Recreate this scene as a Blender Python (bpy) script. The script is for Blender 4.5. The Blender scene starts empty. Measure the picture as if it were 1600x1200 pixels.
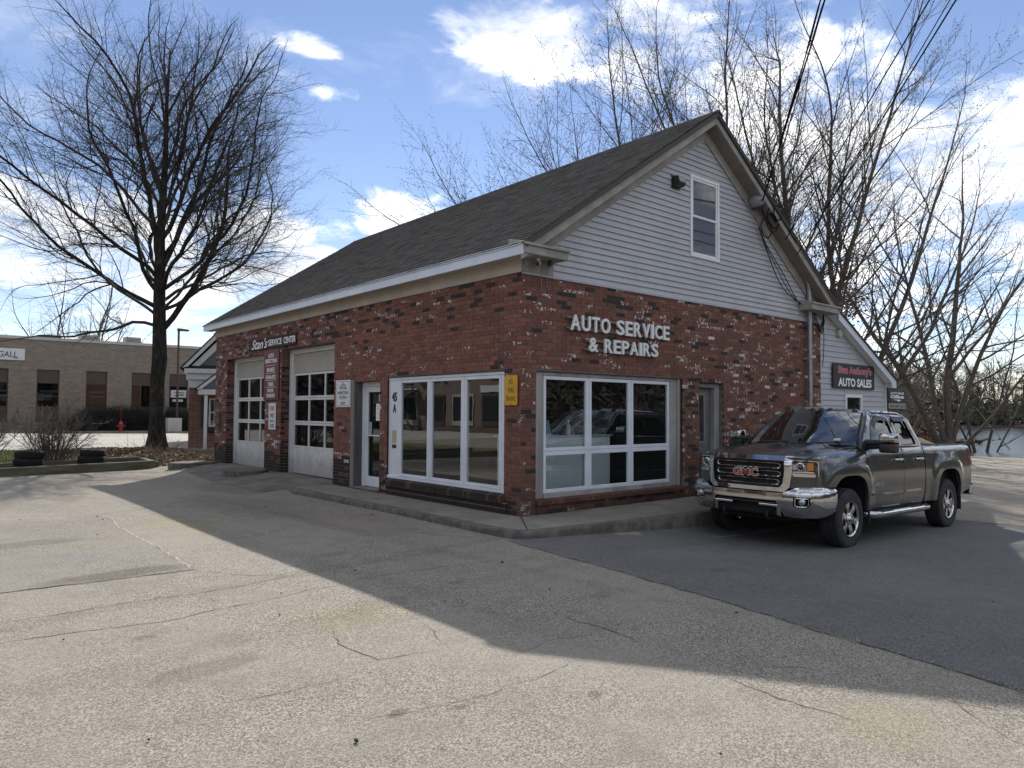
import bpy, bmesh, math, random
import numpy as np
from math import sin, cos, pi, radians, sqrt, atan2
from mathutils import Vector, Matrix
from mathutils.geometry import delaunay_2d_cdt

random.seed(7)
SC = bpy.context.scene
COL = SC.collection

# ---------------------------------------------------------------- camera
CAM_POS = (-7.0224, -8.0021, 1.5149)
_yaw, _pitch, _roll = radians(40.5519), radians(2.205), radians(.3203)
_f = Vector((sin(_yaw) * cos(_pitch), cos(_yaw) * cos(_pitch), sin(_pitch)))
_r = Vector((cos(_yaw), -sin(_yaw), 0))
_u = _r.cross(_f)
_r2 = cos(_roll) * _r + sin(_roll) * _u
_u2 = -sin(_roll) * _r + cos(_roll) * _u
cd = bpy.data.cameras.new("camera")
cam = bpy.data.objects.new("camera", cd)
COL.objects.link(cam)
M = Matrix.Identity(4)
for i in range(3):
    M[i][0] = _r2[i]; M[i][1] = _u2[i]; M[i][2] = -_f[i]; M[i][3] = CAM_POS[i]
cam.matrix_world = M
cd.sensor_width = 36
cd.lens = 1134.18 / 1600 * 36
cd.clip_start = 0.1
cd.clip_end = 3000
SC.camera = cam

# ---------------------------------------------------------------- colour management
SC.view_settings.view_transform = 'Standard'
SC.view_settings.look = 'None'
SC.view_settings.exposure = 0.78
SC.view_settings.gamma = 1
SC.view_settings.use_curve_mapping = False

# ---------------------------------------------------------------- sun and sky
SUN_D = Vector((.867, .97, 1.0)).normalized()      # towards the sun
SUN_EL = math.asin(SUN_D.z)
SUN_AZ = atan2(SUN_D.x, SUN_D.y)
sl = bpy.data.lights.new("sun", 'SUN')
sl.energy = 3.3
sl.angle = radians(.55)
sl.color = (1, .95, .87)
so = bpy.data.objects.new("sun", sl)
COL.objects.link(so)
so.rotation_euler = (-SUN_D).to_track_quat('-Z', 'Y').to_euler()
so.location = SUN_D * 60

W = bpy.data.worlds.new("World")
SC.world = W
W.use_nodes = True
WT = W.node_tree
for n in list(WT.nodes):
    WT.nodes.remove(n)


class NT:
    """tiny node-tree writer"""
    def __init__(s, tree):
        s.t = tree

    def n(s, kind, **kw):
        nd = s.t.nodes.new(kind)
        for k, v in kw.items():
            setattr(nd, k, v)
        return nd

    def put(s, sock, v):
        if hasattr(v, 'is_output') or hasattr(v, 'links'):
            s.t.links.new(v, sock)
        elif v is not None:
            if hasattr(sock.default_value, '__len__') and not hasattr(v, '__len__'):
                v = (v,) * len(sock.default_value)
            if hasattr(v, '__len__') and len(sock.default_value) == 4 and len(v) == 3:
                v = (*v, 1)
            sock.default_value = v

    def m(s, op, a, b=None, c=None, clamp=False):
        nd = s.n('ShaderNodeMath', operation=op, use_clamp=clamp)
        for i, v in enumerate((a, b, c)):
            if v is not None:
                s.put(nd.inputs[i], v)
        return nd.outputs[0]

    def vm(s, op, a, b=None):
        nd = s.n('ShaderNodeVectorMath', operation=op)
        s.put(nd.inputs[0], a)
        if b is not None:
            if op == 'SCALE':
                s.put(nd.inputs[3], b)
            else:
                s.put(nd.inputs[1], b)
        return nd.outputs['Value'] if op in ('DOT_PRODUCT', 'LENGTH', 'DISTANCE') else nd.outputs[0]

    def mix(s, fac, a, b, blend='MIX'):
        nd = s.n('ShaderNodeMix', data_type='RGBA', blend_type=blend)
        s.put(nd.inputs[0], fac)
        s.put(nd.inputs[6], a)
        s.put(nd.inputs[7], b)
        return nd.outputs[2]

    def noise(s, vec, scale, detail=4, rough=.55, dist=0., out=0):
        nd = s.n('ShaderNodeTexNoise')
        s.put(nd.inputs['Vector'], vec)
        nd.inputs['Scale'].default_value = scale
        nd.inputs['Detail'].default_value = detail
        nd.inputs['Roughness'].default_value = rough
        nd.inputs['Distortion'].default_value = dist
        return nd.outputs[out]

    def sstep(s, v, a, b, o0=0., o1=1.):
        nd = s.n('ShaderNodeMapRange', interpolation_type='SMOOTHSTEP')
        s.put(nd.inputs[0], v)
        for i, q in enumerate((a, b, o0, o1)):
            nd.inputs[i + 1].default_value = q
        return nd.outputs[0]

    def ramp(s, v, stops):
        nd = s.n('ShaderNodeValToRGB')
        cr = nd.color_ramp
        while len(cr.elements) < len(stops):
            cr.elements.new(.5)
        for e, (p, c) in zip(cr.elements, stops):
            e.position = p
            e.color = (*c, 1) if len(c) == 3 else c
        s.put(nd.inputs[0], v)
        return nd.outputs[0]


w = NT(WT)
tc = w.n('ShaderNodeTexCoord').outputs['Generated']
D = w.vm('NORMALIZE', tc)
sky = w.n('ShaderNodeTexSky', sky_type='NISHITA', sun_disc=False)
sky.sun_elevation = SUN_EL
sky.sun_rotation = SUN_AZ
sky.altitude = 100
sky.air_density = 1.0
sky.dust_density = 0.0
sky.ozone_density = 1.6
sepd = w.n('ShaderNodeSeparateXYZ')
w.put(sepd.inputs[0], D)
zz = w.m('MAXIMUM', sepd.outputs[2], 0.)
den = w.m('ADD', zz, .16)
pl = w.n('ShaderNodeCombineXYZ')
w.put(pl.inputs[0], w.m('DIVIDE', sepd.outputs[0], den))
w.put(pl.inputs[1], w.m('DIVIDE', sepd.outputs[1], den))
w.put(pl.inputs[2], 3.7)
P = pl.outputs[0]
# cumulus: puffs are directional ellipses (azimuth, elevation, width, height in degrees); those the photograph shows, then
# more, larger ones added out of view, whose white also lifts the fill light
PUFFS = [(39.0, 29.3, 5.2, 3.0, 1.0), (44.0, 27.6, 5.5, 2.8, .95), (51.0, 27.6, 6.5, 3.8, 1.0), (58.0, 25.0, 7.5, 3.6, .9),
         (63.5, 29.5, 8.0, 2.6, .8), (63, 17.0, 11.0, 6.5, 1.25), (71.0, 17.0, 7.5, 5.0, 1.2), (77.5, 15.0, 8.5, 7.0, 1.35), (66.0, 8.0, 12, 4.0, .7),
         (69.5, 23.5, 3.4, 2.2, .6),
         (4.0, 12.0, 9.5, 4.6, 1.2), (12.5, 10.4, 10, 4.3, 1.15), (21.0, 11.0, 10.0, 4.4, 1.15), (27.5, 9.8, 8, 4.0, 1.0), (32.4, 13.8, 4.6, 3.0, 1.0), (16, 4.0, 20, 2.2, .6), (36.0, 9.0, 7, 3.0, .7),
         (24.6, 26.3, 2.6, 1.2, .42), (27.2, 23.2, 2.8, .9, .5), (30.2, 29.8, 3.5, 1.1, .4), (23.3, 29.8, 3, 1.0, .36), (76.0, 23.5, 3, 1.4, .4)]
rs = random.Random(5)
for i in range(44):
    az = rs.uniform(84, 356)
    el = rs.choice((8, 14, 22, 33, 45, 60)) + rs.uniform(-4, 4)
    PUFFS.append((az, el, rs.uniform(11, 22), rs.uniform(6, 11) + el * .06, rs.uniform(.9, 1.25)))
for az, el in ((10, 48), (70, 55), (200, 72), (300, 66), (120, 70)):
    PUFFS.append((az, el, 17, 12, 1.0))
acc = None
for az, el, a, b, k in PUFFS:
    az, el = radians(az), radians(el)
    c = Vector((sin(az) * cos(el), cos(az) * cos(el), sin(el)))
    e1 = Vector((cos(az), -sin(az), 0))
    e2 = e1.cross(c)
    u = w.vm('DOT_PRODUCT', D, tuple(e1 / math.tan(radians(a))))
    v = w.vm('DOT_PRODUCT', D, tuple(e2 / math.tan(radians(b))))
    # behind the viewer of the puff: push the value down
    back = w.vm('DOT_PRODUCT', D, tuple(c))
    q = w.m('MULTIPLY_ADD', u, u, w.m('MULTIPLY', v, v))
    val = w.m('SUBTRACT', k, w.m('ADD', q, w.m('MULTIPLY', w.m('LESS_THAN', back, 0.), 9.)))
    acc = val if acc is None else w.m('MAXIMUM', acc, val)
acc = w.m('MAXIMUM', acc, -1.6)
f1 = w.noise(P, 3.0, 10, .62, .5)
f2 = w.noise(P, .9, 3, .5)
f3 = w.noise(P, 9.0, 6, .62, .3)
body = w.m('MULTIPLY_ADD', acc, .55, w.m('MULTIPLY', w.m('SUBTRACT', f1, .52), 3.3))
body = w.m('MULTIPLY_ADD', w.m('SUBTRACT', f3, .5), 1.1, body)
alpha = w.sstep(body, -.12, .72)
thin = w.m('MULTIPLY', w.sstep(w.m('MULTIPLY_ADD', w.m('SUBTRACT', f1, .5), 1.1, f2), .5, .95), .38)
alpha = w.m('MAXIMUM', alpha, thin)
shade = w.sstep(w.m('MULTIPLY_ADD', w.m('SUBTRACT', f2, .5), 1.8, w.m('MULTIPLY_ADD', w.m('SUBTRACT', f1, .5), -1.0, acc)), .35, 1.25)
cc = w.mix(shade, (12.4, 12.4, 12.4), (7.2, 7.6, 8.2))
colr = w.mix(alpha, w.mix(1.0, sky.outputs[0], (1.03, .95, 1.0), 'MULTIPLY'), cc)
bg = w.n('ShaderNodeBackground')
w.put(bg.inputs[0], colr)
bg.inputs[1].default_value = .079
w.t.links.new(bg.outputs[0], w.n('ShaderNodeOutputWorld').inputs[0])

# ---------------------------------------------------------------- helpers
def tag(o, label=None, cat=None, group=None, kind=None):
    if label: o['label'] = label
    if cat: o['category'] = cat
    if group: o['group'] = group
    if kind: o['kind'] = kind
    return o


def empty(name, loc=(0, 0, 0), rot=(0, 0, 0), label=None, cat=None, group=None):
    o = bpy.data.objects.new(name, None)
    COL.objects.link(o)
    o.location = loc
    o.rotation_euler = rot
    o.empty_display_size = .2
    return tag(o, label, cat, group)


def link_mesh(name, me, parent=None, loc=None):
    o = bpy.data.objects.new(name, me)
    COL.objects.link(o)
    if parent is not None:
        o.parent = parent
    if loc is not None:
        o.location = loc
    return o


def copy_tree(o, parent=None):
    c = o.copy()
    COL.objects.link(c)
    if parent is not None:
        c.parent = parent
    for ch in list(o.children):
        copy_tree(ch, c)
    return c


class MB:
    """collects shapes, then links them as one mesh object"""
    def __init__(s):
        s.v, s.f, s.m = [], [], []

    def add(s, vs, fs, m=0):
        b = len(s.v)
        s.v += [tuple(p) for p in vs]
        s.f += [tuple(b + i for i in f) for f in fs]
        s.m += [m] * len(fs)
        return s

    def box(s, a, b, m=0):
        x0, y0, z0 = a; x1, y1, z1 = b
        return s.add([(x0, y0, z0), (x1, y0, z0), (x1, y1, z0), (x0, y1, z0), (x0, y0, z1), (x1, y0, z1), (x1, y1, z1), (x0, y1, z1)],
                     [(0, 3, 2, 1), (4, 5, 6, 7), (0, 1, 5, 4), (1, 2, 6, 5), (2, 3, 7, 6), (3, 0, 4, 7)], m)

    def poly(s, pts, m=0):
        return s.add(pts, [tuple(range(len(pts)))], m)

    def prism(s, pts, d, m=0):
        """closed solid: polygon pts (3-D) swept by vector d"""
        n = len(pts)
        q = [tuple(Vector(p) + Vector(d)) for p in pts]
        fs = [tuple(range(n))[::-1], tuple(range(n, 2 * n))] + [(i, (i + 1) % n, n + (i + 1) % n, n + i) for i in range(n)]
        return s.add(list(pts) + q, fs, m)

    def tube(s, pts, r, n=8, m=0, cap=True, closed=False):
        pts = [Vector(p) for p in pts]
        N = len(pts)
        rr = r if hasattr(r, '__len__') else [r] * N
        vs, fs = [], []
        up = None
        for i, p in enumerate(pts):
            if closed:
                t = pts[(i + 1) % N] - pts[i - 1]
            else:
                t = pts[min(i + 1, N - 1)] - pts[max(i - 1, 0)]
            t.normalize()
            if up is None:
                up = t.orthogonal().normalized()
            up = (up - t * up.dot(t))
            if up.length < 1e-6:
                up = t.orthogonal()
            up.normalize()
            b = t.cross(up)
            for k in range(n):
                a = 2 * pi * k / n
                vs.append(p + (up * cos(a) + b * sin(a)) * rr[i])
        last = N if closed else N - 1
        for i in range(last):
            j = (i + 1) % N
            for k in range(n):
                fs.append((i * n + k, i * n + (k + 1) % n, j * n + (k + 1) % n, j * n + k))
        if cap and not closed:
            fs.append(tuple(range(n))[::-1])
            fs.append(tuple((N - 1) * n + k for k in range(n)))
        return s.add(vs, fs, m)

    def lathe(s, prof, c=(0, 0, 0), axis='z', n=24, m=0, close=False):
        """prof: (radius, height) pairs"""
        vs, fs = [], []
        for r, h in prof:
            for k in range(n):
                a = 2 * pi * k / n
                p = (r * cos(a), r * sin(a), h)
                if axis == 'y': p = (p[0], p[2], p[1])
                if axis == 'x': p = (p[2], p[0], p[1])
                vs.append((p[0] + c[0], p[1] + c[1], p[2] + c[2]))
        L = len(prof)
        for i in range(L if close else L - 1):
            j = (i + 1) % L
            for k in range(n):
                fs.append((i * n + k, i * n + (k + 1) % n, j * n + (k + 1) % n, j * n + k))
        if not close:
            if prof[0][0] > 1e-5: fs.append(tuple(range(n))[::-1])
            if prof[-1][0] > 1e-5: fs.append(tuple((L - 1) * n + k for k in range(n)))
        return s.add(vs, fs, m)

    def build(s, name, mats, parent=None, smooth=False, bevel=0., fix=True, auto=40):
        me = bpy.data.meshes.new(name)
        me.from_pydata(s.v, [], s.f)
        if not hasattr(mats, '__len__'): mats = [mats]
        for m in mats: me.materials.append(m)
        if len(mats) > 1:
            me.polygons.foreach_set('material_index', s.m)
        if fix or bevel:
            bm = bmesh.new()
            bm.from_mesh(me)
            bmesh.ops.recalc_face_normals(bm, faces=bm.faces)
            if bevel:
                bmesh.ops.bevel(bm, geom=[e for e in bm.edges if len(e.link_faces) == 2 and e.calc_face_angle(0) > .5], offset=bevel, segments=2, profile=.5, affect='EDGES', clamp_overlap=True)
            bm.to_mesh(me)
            bm.free()
        if smooth:
            me.polygons.foreach_set('use_smooth', [True] * len(me.polygons))
            if auto: me.set_sharp_from_angle(angle=radians(auto))
        me.update()
        return link_mesh(name, me, parent)


def np_mesh(name, V, F, mats, parent=None, smooth=False, mi=None):
    """fast mesh from arrays; F is (n,3) or (n,4)"""
    me = bpy.data.meshes.new(name)
    F = np.asarray(F, np.int32)
    k = F.shape[1]
    me.vertices.add(len(V))
    me.vertices.foreach_set('co', np.asarray(V, np.float32).ravel())
    me.loops.add(F.size)
    me.loops.foreach_set('vertex_index', F.ravel())
    me.polygons.add(len(F))
    me.polygons.foreach_set('loop_start', np.arange(0, F.size, k, dtype=np.int32))
    me.polygons.foreach_set('loop_total', np.full(len(F), k, np.int32))
    if not hasattr(mats, '__len__'): mats = [mats]
    for m in mats: me.materials.append(m)
    if mi is not None: me.polygons.foreach_set('material_index', np.asarray(mi, np.int32))
    if smooth: me.polygons.foreach_set('use_smooth', np.ones(len(F), bool))
    me.update(calc_edges=True)
    me.validate()
    return link_mesh(name, me, parent)


def in_poly(P, poly):
    x, y = P[:, 0], P[:, 1]
    inside = np.zeros(len(P), bool)
    n = len(poly)
    for i in range(n):
        x0, y0 = poly[i]; x1, y1 = poly[(i + 1) % n]
        c = ((y0 > y) != (y1 > y))
        with np.errstate(divide='ignore', invalid='ignore'):
            xi = (x1 - x0) * (y - y0) / (y1 - y0) + x0
        inside ^= c & (x < xi)
    return inside


def resample(poly, step):
    out = []
    n = len(poly)
    for i in range(n):
        a = np.array(poly[i], float); b = np.array(poly[(i + 1) % n], float)
        k = max(1, int(math.ceil(np.linalg.norm(b - a) / step)))
        for j in range(k):
            out.append(tuple(a + (b - a) * j / k))
    return out


def cdt(outer, holes=(), step=.1, inner=True):
    """triangulate a 2-D region with interior points every `step`; returns verts2d, tris, boundary loops (index lists)"""
    loops = [resample(outer, step)] + [resample(h, step) for h in holes]
    pts, edges = [], []
    for lp in loops:
        b = len(pts)
        pts += lp
        edges += [(b + i, b + (i + 1) % len(lp)) for i in range(len(lp))]
    if inner:
        A = np.array(loops[0])
        x0, y0 = A.min(0); x1, y1 = A.max(0)
        gx, gy = np.meshgrid(np.arange(x0 + step * .5, x1, step), np.arange(y0 + step * .5, y1, step))
        G = np.c_[gx.ravel(), gy.ravel()]
        if len(G):
            keep = in_poly(G, loops[0])
            for h in loops[1:]:
                keep &= ~in_poly(G, h)
            G = G[keep]
            if len(G):
                B = np.array(pts)
                d = np.full(len(G), 1e9)
                for c in range(0, len(B), 200):
                    d = np.minimum(d, np.sqrt(((G[:, None, :] - B[None, c:c + 200]) ** 2).sum(2)).min(1))
                pts += [tuple(p) for p in G[d > step * .45]]
    vo, eo, fo, ov, oe, of = delaunay_2d_cdt([Vector(p) for p in pts], edges, [], 0, 1e-6)
    V = np.array([tuple(p) for p in vo])
    F = np.array([tuple(f) for f in fo if len(f) == 3])
    C = V[F].mean(1)
    keep = in_poly(C, loops[0])
    for h in loops[1:]:
        keep &= ~in_poly(C, h)
    F = F[keep]
    mp = {}
    for i, src in enumerate(ov):
        for s_ in src: mp[s_] = i
    bl, b = [], 0
    for lp in loops:
        bl.append([mp[b + i] for i in range(len(lp))])
        b += len(lp)
    return V, F, bl


def panel(name, outer, holes, fn, mat, parent=None, step=.06, lip=None, smooth=True, flip=False, auto=35):
    """a curved sheet: 2-D outline mapped through fn(u,v)->xyz, its edges turned in by `lip` (vector or function of the point)"""
    V2, F, loops = cdt(outer, holes, step)
    V = [Vector(fn(u, v)) for u, v in V2]
    mb = MB()
    mb.add(V, [tuple(f[::-1]) if flip else tuple(f) for f in F])
    if lip is not None:
        for lp in loops:
            b = len(mb.v)
            for i in lp:
                d = lip(V[i]) if callable(lip) else lip
                mb.v.append(tuple(V[i] + Vector(d)))
            n = len(lp)
            for i in range(n):
                j = (i + 1) % n
                mb.f.append((lp[i], lp[j], b + j, b + i)); mb.m.append(0)
    return mb.build(name, mat, parent, smooth=smooth, auto=auto)


def sm(t):
    t = np.clip(t, 0, 1)
    return t * t * (3 - 2 * t)


# text: built-in font, made into mesh, fitted to a box in a plane
def text_mesh(name, s, origin, right, up, height, width=None, mat=None, extrude=.0, bold=0., shear=0., parent=None, align='L', bevel=0., spacing=1.):
    cu = bpy.data.curves.new('lettering', 'FONT')
    cu.body = s
    cu.size = 1
    cu.offset = bold
    cu.shear = shear
    cu.extrude = 0
    cu.space_character = spacing
    cu.resolution_u = 3
    cu.fill_mode = 'FRONT'
    tmp = bpy.data.objects.new('lettering', cu)
    COL.objects.link(tmp)
    bpy.context.view_layer.update()
    dg = bpy.context.evaluated_depsgraph_get()
    me = bpy.data.meshes.new_from_object(tmp.evaluated_get(dg))
    bpy.data.objects.remove(tmp)
    bpy.data.curves.remove(cu)
    n = len(me.vertices)
    co = np.zeros(n * 3, np.float32)
    me.vertices.foreach_get('co', co)
    co = co.reshape(-1, 3)
    lo, hi = co.min(0), co.max(0)
    sy = height / max(hi[1] - lo[1], 1e-6)
    sx = (width / max(hi[0] - lo[0], 1e-6)) if width else sy
    right, up = Vector(right).normalized(), Vector(up).normalized()
    nrm = right.cross(up)
    wd = (hi[0] - lo[0]) * sx
    off = {'L': 0, 'C': -wd / 2, 'R': -wd}[align]
    O = Vector(origin)
    out = []
    for x, y, z in co:
        out.append(O + right * ((x - lo[0]) * sx + off) + up * ((y - lo[1]) * sy))
    faces = [tuple(p.vertices) for p in me.polygons]
    bpy.data.meshes.remove(me)
    mb = MB()
    if extrude > 0:
        top = [p + nrm * extrude for p in out]
        mb.add(top, faces)
        # side walls from boundary edges
        cnt = {}
        for f in faces:
            for i in range(len(f)):
                a, b = f[i], f[(i + 1) % len(f)]
                k = (min(a, b), max(a, b))
                cnt[k] = cnt.get(k, 0) + 1
        b0 = len(mb.v)
        mb.v += [tuple(p) for p in out]
        for (a, b), c in cnt.items():
            if c == 1:
                mb.f.append((a, b, b0 + b, b0 + a)); mb.m.append(0)
    else:
        mb.add(out, faces)
    o = mb.build(name, mat, parent, fix=extrude > 0)
    o['text'] = s
    return o


# ---------------------------------------------------------------- materials
MATS = {}


def pbr(name, col, rough=.6, metal=0., spec=.5, var=None, scale=8., bump=0., bscale=60., coat=0., dirt=None, stretch=None, coat_rough=.05, detail=5, low=None):
    """Principled material; `var` is a second colour mixed in by noise, `dirt` (colour, scale, lo, hi, amount) a patchy wear layer"""
    if name in MATS: return MATS[name]
    m = bpy.data.materials.new(name)
    m.use_nodes = True
    k = NT(m.node_tree)
    bs = m.node_tree.nodes['Principled BSDF']
    bs.inputs['Roughness'].default_value = rough
    bs.inputs['Metallic'].default_value = metal
    bs.inputs['Specular IOR Level'].default_value = spec
    bs.inputs['Coat Weight'].default_value = coat
    bs.inputs['Coat Roughness'].default_value = coat_rough
    c = (*col, 1)
    vec = k.n('ShaderNodeNewGeometry').outputs['Position']
    if stretch:
        vec = k.vm('MULTIPLY', vec, stretch)
    if var is not None:
        c = k.mix(k.sstep(k.noise(vec, scale, detail, .6), .32, .68), c, (*var, 1))
    if dirt:
        dc, ds, lo, hi, am = dirt
        c = k.mix(k.m('MULTIPLY', k.sstep(k.noise(vec, ds, 6, .65), lo, hi), am), c, (*dc, 1))
    if low:      # grime splashed up from the ground: (colour, height where it ends, height where it is full, amount)
        lc, zh, zl, am = low
        sp = k.n('ShaderNodeSeparateXYZ'); k.put(sp.inputs[0], vec)
        h = k.m('MULTIPLY_ADD', k.m('SUBTRACT', k.noise(vec, 5., 6, .65), .5), .9, sp.outputs[2])
        c = k.mix(k.m('MULTIPLY', k.sstep(h, zh, zl), am), c, (*lc, 1))
    k.put(bs.inputs['Base Color'], c)
    if bump:
        b = k.n('ShaderNodeBump')
        b.inputs['Strength'].default_value = 1
        b.inputs['Distance'].default_value = bump
        k.put(b.inputs['Height'], k.noise(vec, bscale, 4, .6))
        k.put(bs.inputs['Normal'], b.outputs[0])
    MATS[name] = m
    return m


def glass(name, tint=(.8, .85, .84), f0=.085, rough=.0):
    """thin window glass: Fresnel mirror over a tinted see-through sheet"""
    m = bpy.data.materials.new(name)
    m.use_nodes = True
    k = NT(m.node_tree)
    for n in list(m.node_tree.nodes): m.node_tree.nodes.remove(n)
    geo = k.n('ShaderNodeNewGeometry')
    nz = k.noise(geo.outputs['Position'], 1.3, 2, .5)
    b = k.n('ShaderNodeBump'); b.inputs['Strength'].default_value = .25; b.inputs['Distance'].default_value = .0035
    k.put(b.inputs['Height'], nz)
    tr = k.n('ShaderNodeBsdfTransparent'); tr.inputs[0].default_value = (*tint, 1)
    gl = k.n('ShaderNodeBsdfGlossy'); gl.inputs['Roughness'].default_value = rough
    gl.inputs['Color'].default_value = (.95, .97, 1, 1)
    k.put(gl.inputs['Normal'], b.outputs[0])
    mx = k.n('ShaderNodeMixShader')
    c = k.m('ABSOLUTE', k.vm('DOT_PRODUCT', geo.outputs['Normal'], geo.outputs['Incoming']))
    q = k.m('POWER', k.m('SUBTRACT', 1., c, clamp=True), 5.)
    k.put(mx.inputs[0], k.m('MULTIPLY_ADD', q, 1 - f0, f0))      # Schlick, the same from both sides
    k.t.links.new(tr.outputs[0], mx.inputs[1]); k.t.links.new(gl.outputs[0], mx.inputs[2])
    k.t.links.new(mx.outputs[0], k.n('ShaderNodeOutputMaterial').inputs[0])
    return m

# ================================================================ terrain
def ground_z(x, y):
    x = np.asarray(x, float); y = np.asarray(y, float)
    S = .5 + .5 * sm((-1.2 - y) / .6)
    S = np.where(x > 9.3, np.maximum(S, sm((x - 9.3) / 3)), S)
    z = -.105 - .065 * np.clip(x + .6, 0, 3.4) * S - .018 * np.clip(x - 3, 0, 48) * S
    # concrete apron climbing to the garage doors
    z = z + .17 * sm((x + 1.9) / 1.7) * sm((y - 5.6) / .8) * sm((14.4 - y) / 1.0) * (x < 9)
    # lot drops to the river on the right
    z = z - 2.2 * sm((x - 44) / 9) * sm((140 - y) / 40)
    # gentle lumps
    z = z + .012 * np.sin(x * .9 + 1.3) * np.sin(y * .7 + .4)
    # raised planting bed round the maple
    z = z + .28 * np.exp(-(((x + .1) / 1.5) ** 2 + ((y - 18.6) / 3.0) ** 2))
    return z


def gz(x, y):
    return float(ground_z(x, y))


def sheet(name, poly, dz, step, mat, kind='structure', parent=None):
    V2, F, _ = cdt(poly, (), step)
    V = np.c_[V2, ground_z(V2[:, 0], V2[:, 1]) + dz]
    o = np_mesh(name, V, F, mat, parent, smooth=True)
    if kind: o['kind'] = kind
    return o


def asphalt(name, lo, mid, hi, grain, tint, stains=(), bump=.004, wear=.5):
    m = bpy.data.materials.new(name)
    m.use_nodes = True
    k = NT(m.node_tree)
    bs = m.node_tree.nodes['Principled BSDF']
    pos = k.n('ShaderNodeNewGeometry').outputs['Position']
    v = k.n('ShaderNodeTexVoronoi', feature='F1'); k.put(v.inputs['Vector'], pos); v.inputs['Scale'].default_value = grain
    rnd = k.n('ShaderNodeSeparateColor'); k.put(rnd.inputs[0], v.outputs['Color'])
    n1 = k.noise(pos, grain * 1.7, 3, .6)
    g = k.m('ADD', k.m('MULTIPLY', rnd.outputs[0], .62), k.m('MULTIPLY', n1, .5))
    g = k.m('SUBTRACT', g, k.m('MULTIPLY', k.sstep(v.outputs['Distance'], .35, .75), .30))
    amp = k.sstep(k.noise(pos, .9, 4, .6), .35, .68, .55, 1.05)
    g = k.m('MULTIPLY_ADD', k.m('SUBTRACT', g, .45), amp, .45)
    fines = k.noise(pos, grain * 4, 2, .6)
    g = k.m('MULTIPLY_ADD', k.m('SUBTRACT', fines, .5), .35, g)
    col = k.ramp(g, [(.12, lo), (.45, mid), (.85, hi)])
    big = k.noise(pos, .35, 5, .6)
    col = k.mix(k.m('MULTIPLY', k.sstep(big, .40, .66), wear), col, tint)
    med = k.noise(pos, 3.2, 5, .65)
    col = k.mix(k.m('MULTIPLY', k.sstep(med, .44, .72), .34), col, tuple(c * .62 for c in mid))
    wob = k.noise(pos, 4.5, 4, .6)
    sp = k.n('ShaderNodeSeparateXYZ'); k.put(sp.inputs[0], pos)
    for (x, y, a, b, rot, sc, amt) in stains:
        dx = k.m('SUBTRACT', sp.outputs[0], x); dy = k.m('SUBTRACT', sp.outputs[1], y)
        u = k.m('MULTIPLY_ADD', dx, cos(rot) / a, k.m('MULTIPLY', dy, sin(rot) / a))
        w_ = k.m('MULTIPLY_ADD', dx, -sin(rot) / b, k.m('MULTIPLY', dy, cos(rot) / b))
        r = k.m('ADD', k.m('MULTIPLY', u, u), k.m('MULTIPLY', w_, w_))
        r = k.m('ADD', r, k.m('MULTIPLY', k.m('SUBTRACT', wob, .5), 1.6))
        col = k.mix(k.m('MULTIPLY', k.sstep(r, 1.2, .25), amt), col, sc, 'MULTIPLY')
    k.put(bs.inputs['Base Color'], col)
    bs.inputs['Roughness'].default_value = .9
    bs.inputs['Specular IOR Level'].default_value = .25
    b = k.n('ShaderNodeBump'); b.inputs['Strength'].default_value = .9; b.inputs['Distance'].default_value = bump
    k.put(b.inputs['Height'], g)
    k.put(bs.inputs['Normal'], b.outputs[0])
    return m


DK, YL, LT = (.58, .56, .55), (1.0, .985, .86), (1.2, 1.18, 1.12)
m_old = asphalt('old_asphalt', (.075, .066, .054), (.250, .224, .186), (.53, .48, .405), 115, (.30, .27, .226), [
    (-5.47, -3.24, .42, .17, .2, DK, .55), (-5.25, -.06, .55, .22, .1, DK, .75), (-4.9, -.15, .3, .2, 0, DK, .5),
    (-3.77, 2.94, .5, 1.1, .2, YL, .9), (-4.2, -2.77, .5, .4, 0, YL, .9), (-3.0, -6.35, .35, .3, 0, YL, .8),
    (-4.6, -1.2, 7.0, .16, .12, (.80, .79, .78), .5), (-4.4, -2.7, 7.0, .15, .10, (.82, .81, .80), .45), (-2.2, 1.0, .17, 6.0, .06, (.80, .78, .76), .5), (-3.6, 1.2, .16, 6.0, .06, (.82, .80, .79), .45),
    (-4.9, -4.6, .10, .05, .3, DK, .8), (-4.6, -4.75, .06, .05, 0, DK, .8), (-3.9, -5.1, .08, .05, .8, DK, .7), (-5.6, -2.3, .09, .06, 0, DK, .7), (-2.9, -2.4, .16, .07, .5, DK, .5), (-3.2, -.4, .3, .12, .2, DK, .45), (-2.2, -3.6, .2, .1, .4, DK, .4),
    (-2.4, 4.5, .8, 2.2, .1, (.70, .68, .66), .6), (-1.8, 1.5, .7, 2.0, .1, (.80, .78, .76), .6), (-1.5, 7.2, .8, 1.5, 0, (.62, .6, .6), .65)])
m_new = asphalt('new_asphalt', (.055, .053, .051), (.130, .126, .121), (.26, .25, .238), 140, (.175, .170, .162), [(1.4, -4.6, 1.4, .5, .3, (1.25, 1.24, 1.2), .5), (.2, -2.6, .9, .35, .1, (1.3, 1.27, 1.2), .5), (3.5, -5.6, 2.2, .3, .2, (.78, .78, .78), .6), (.8, -6.4, .3, .15, 0, DK, .6), (-.4, -3.6, .2, .1, 0, DK, .5), (2.6, -2.6, 1.3, .8, 0, (.6, .6, .6), .6)], bump=.003, wear=.4)
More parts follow.
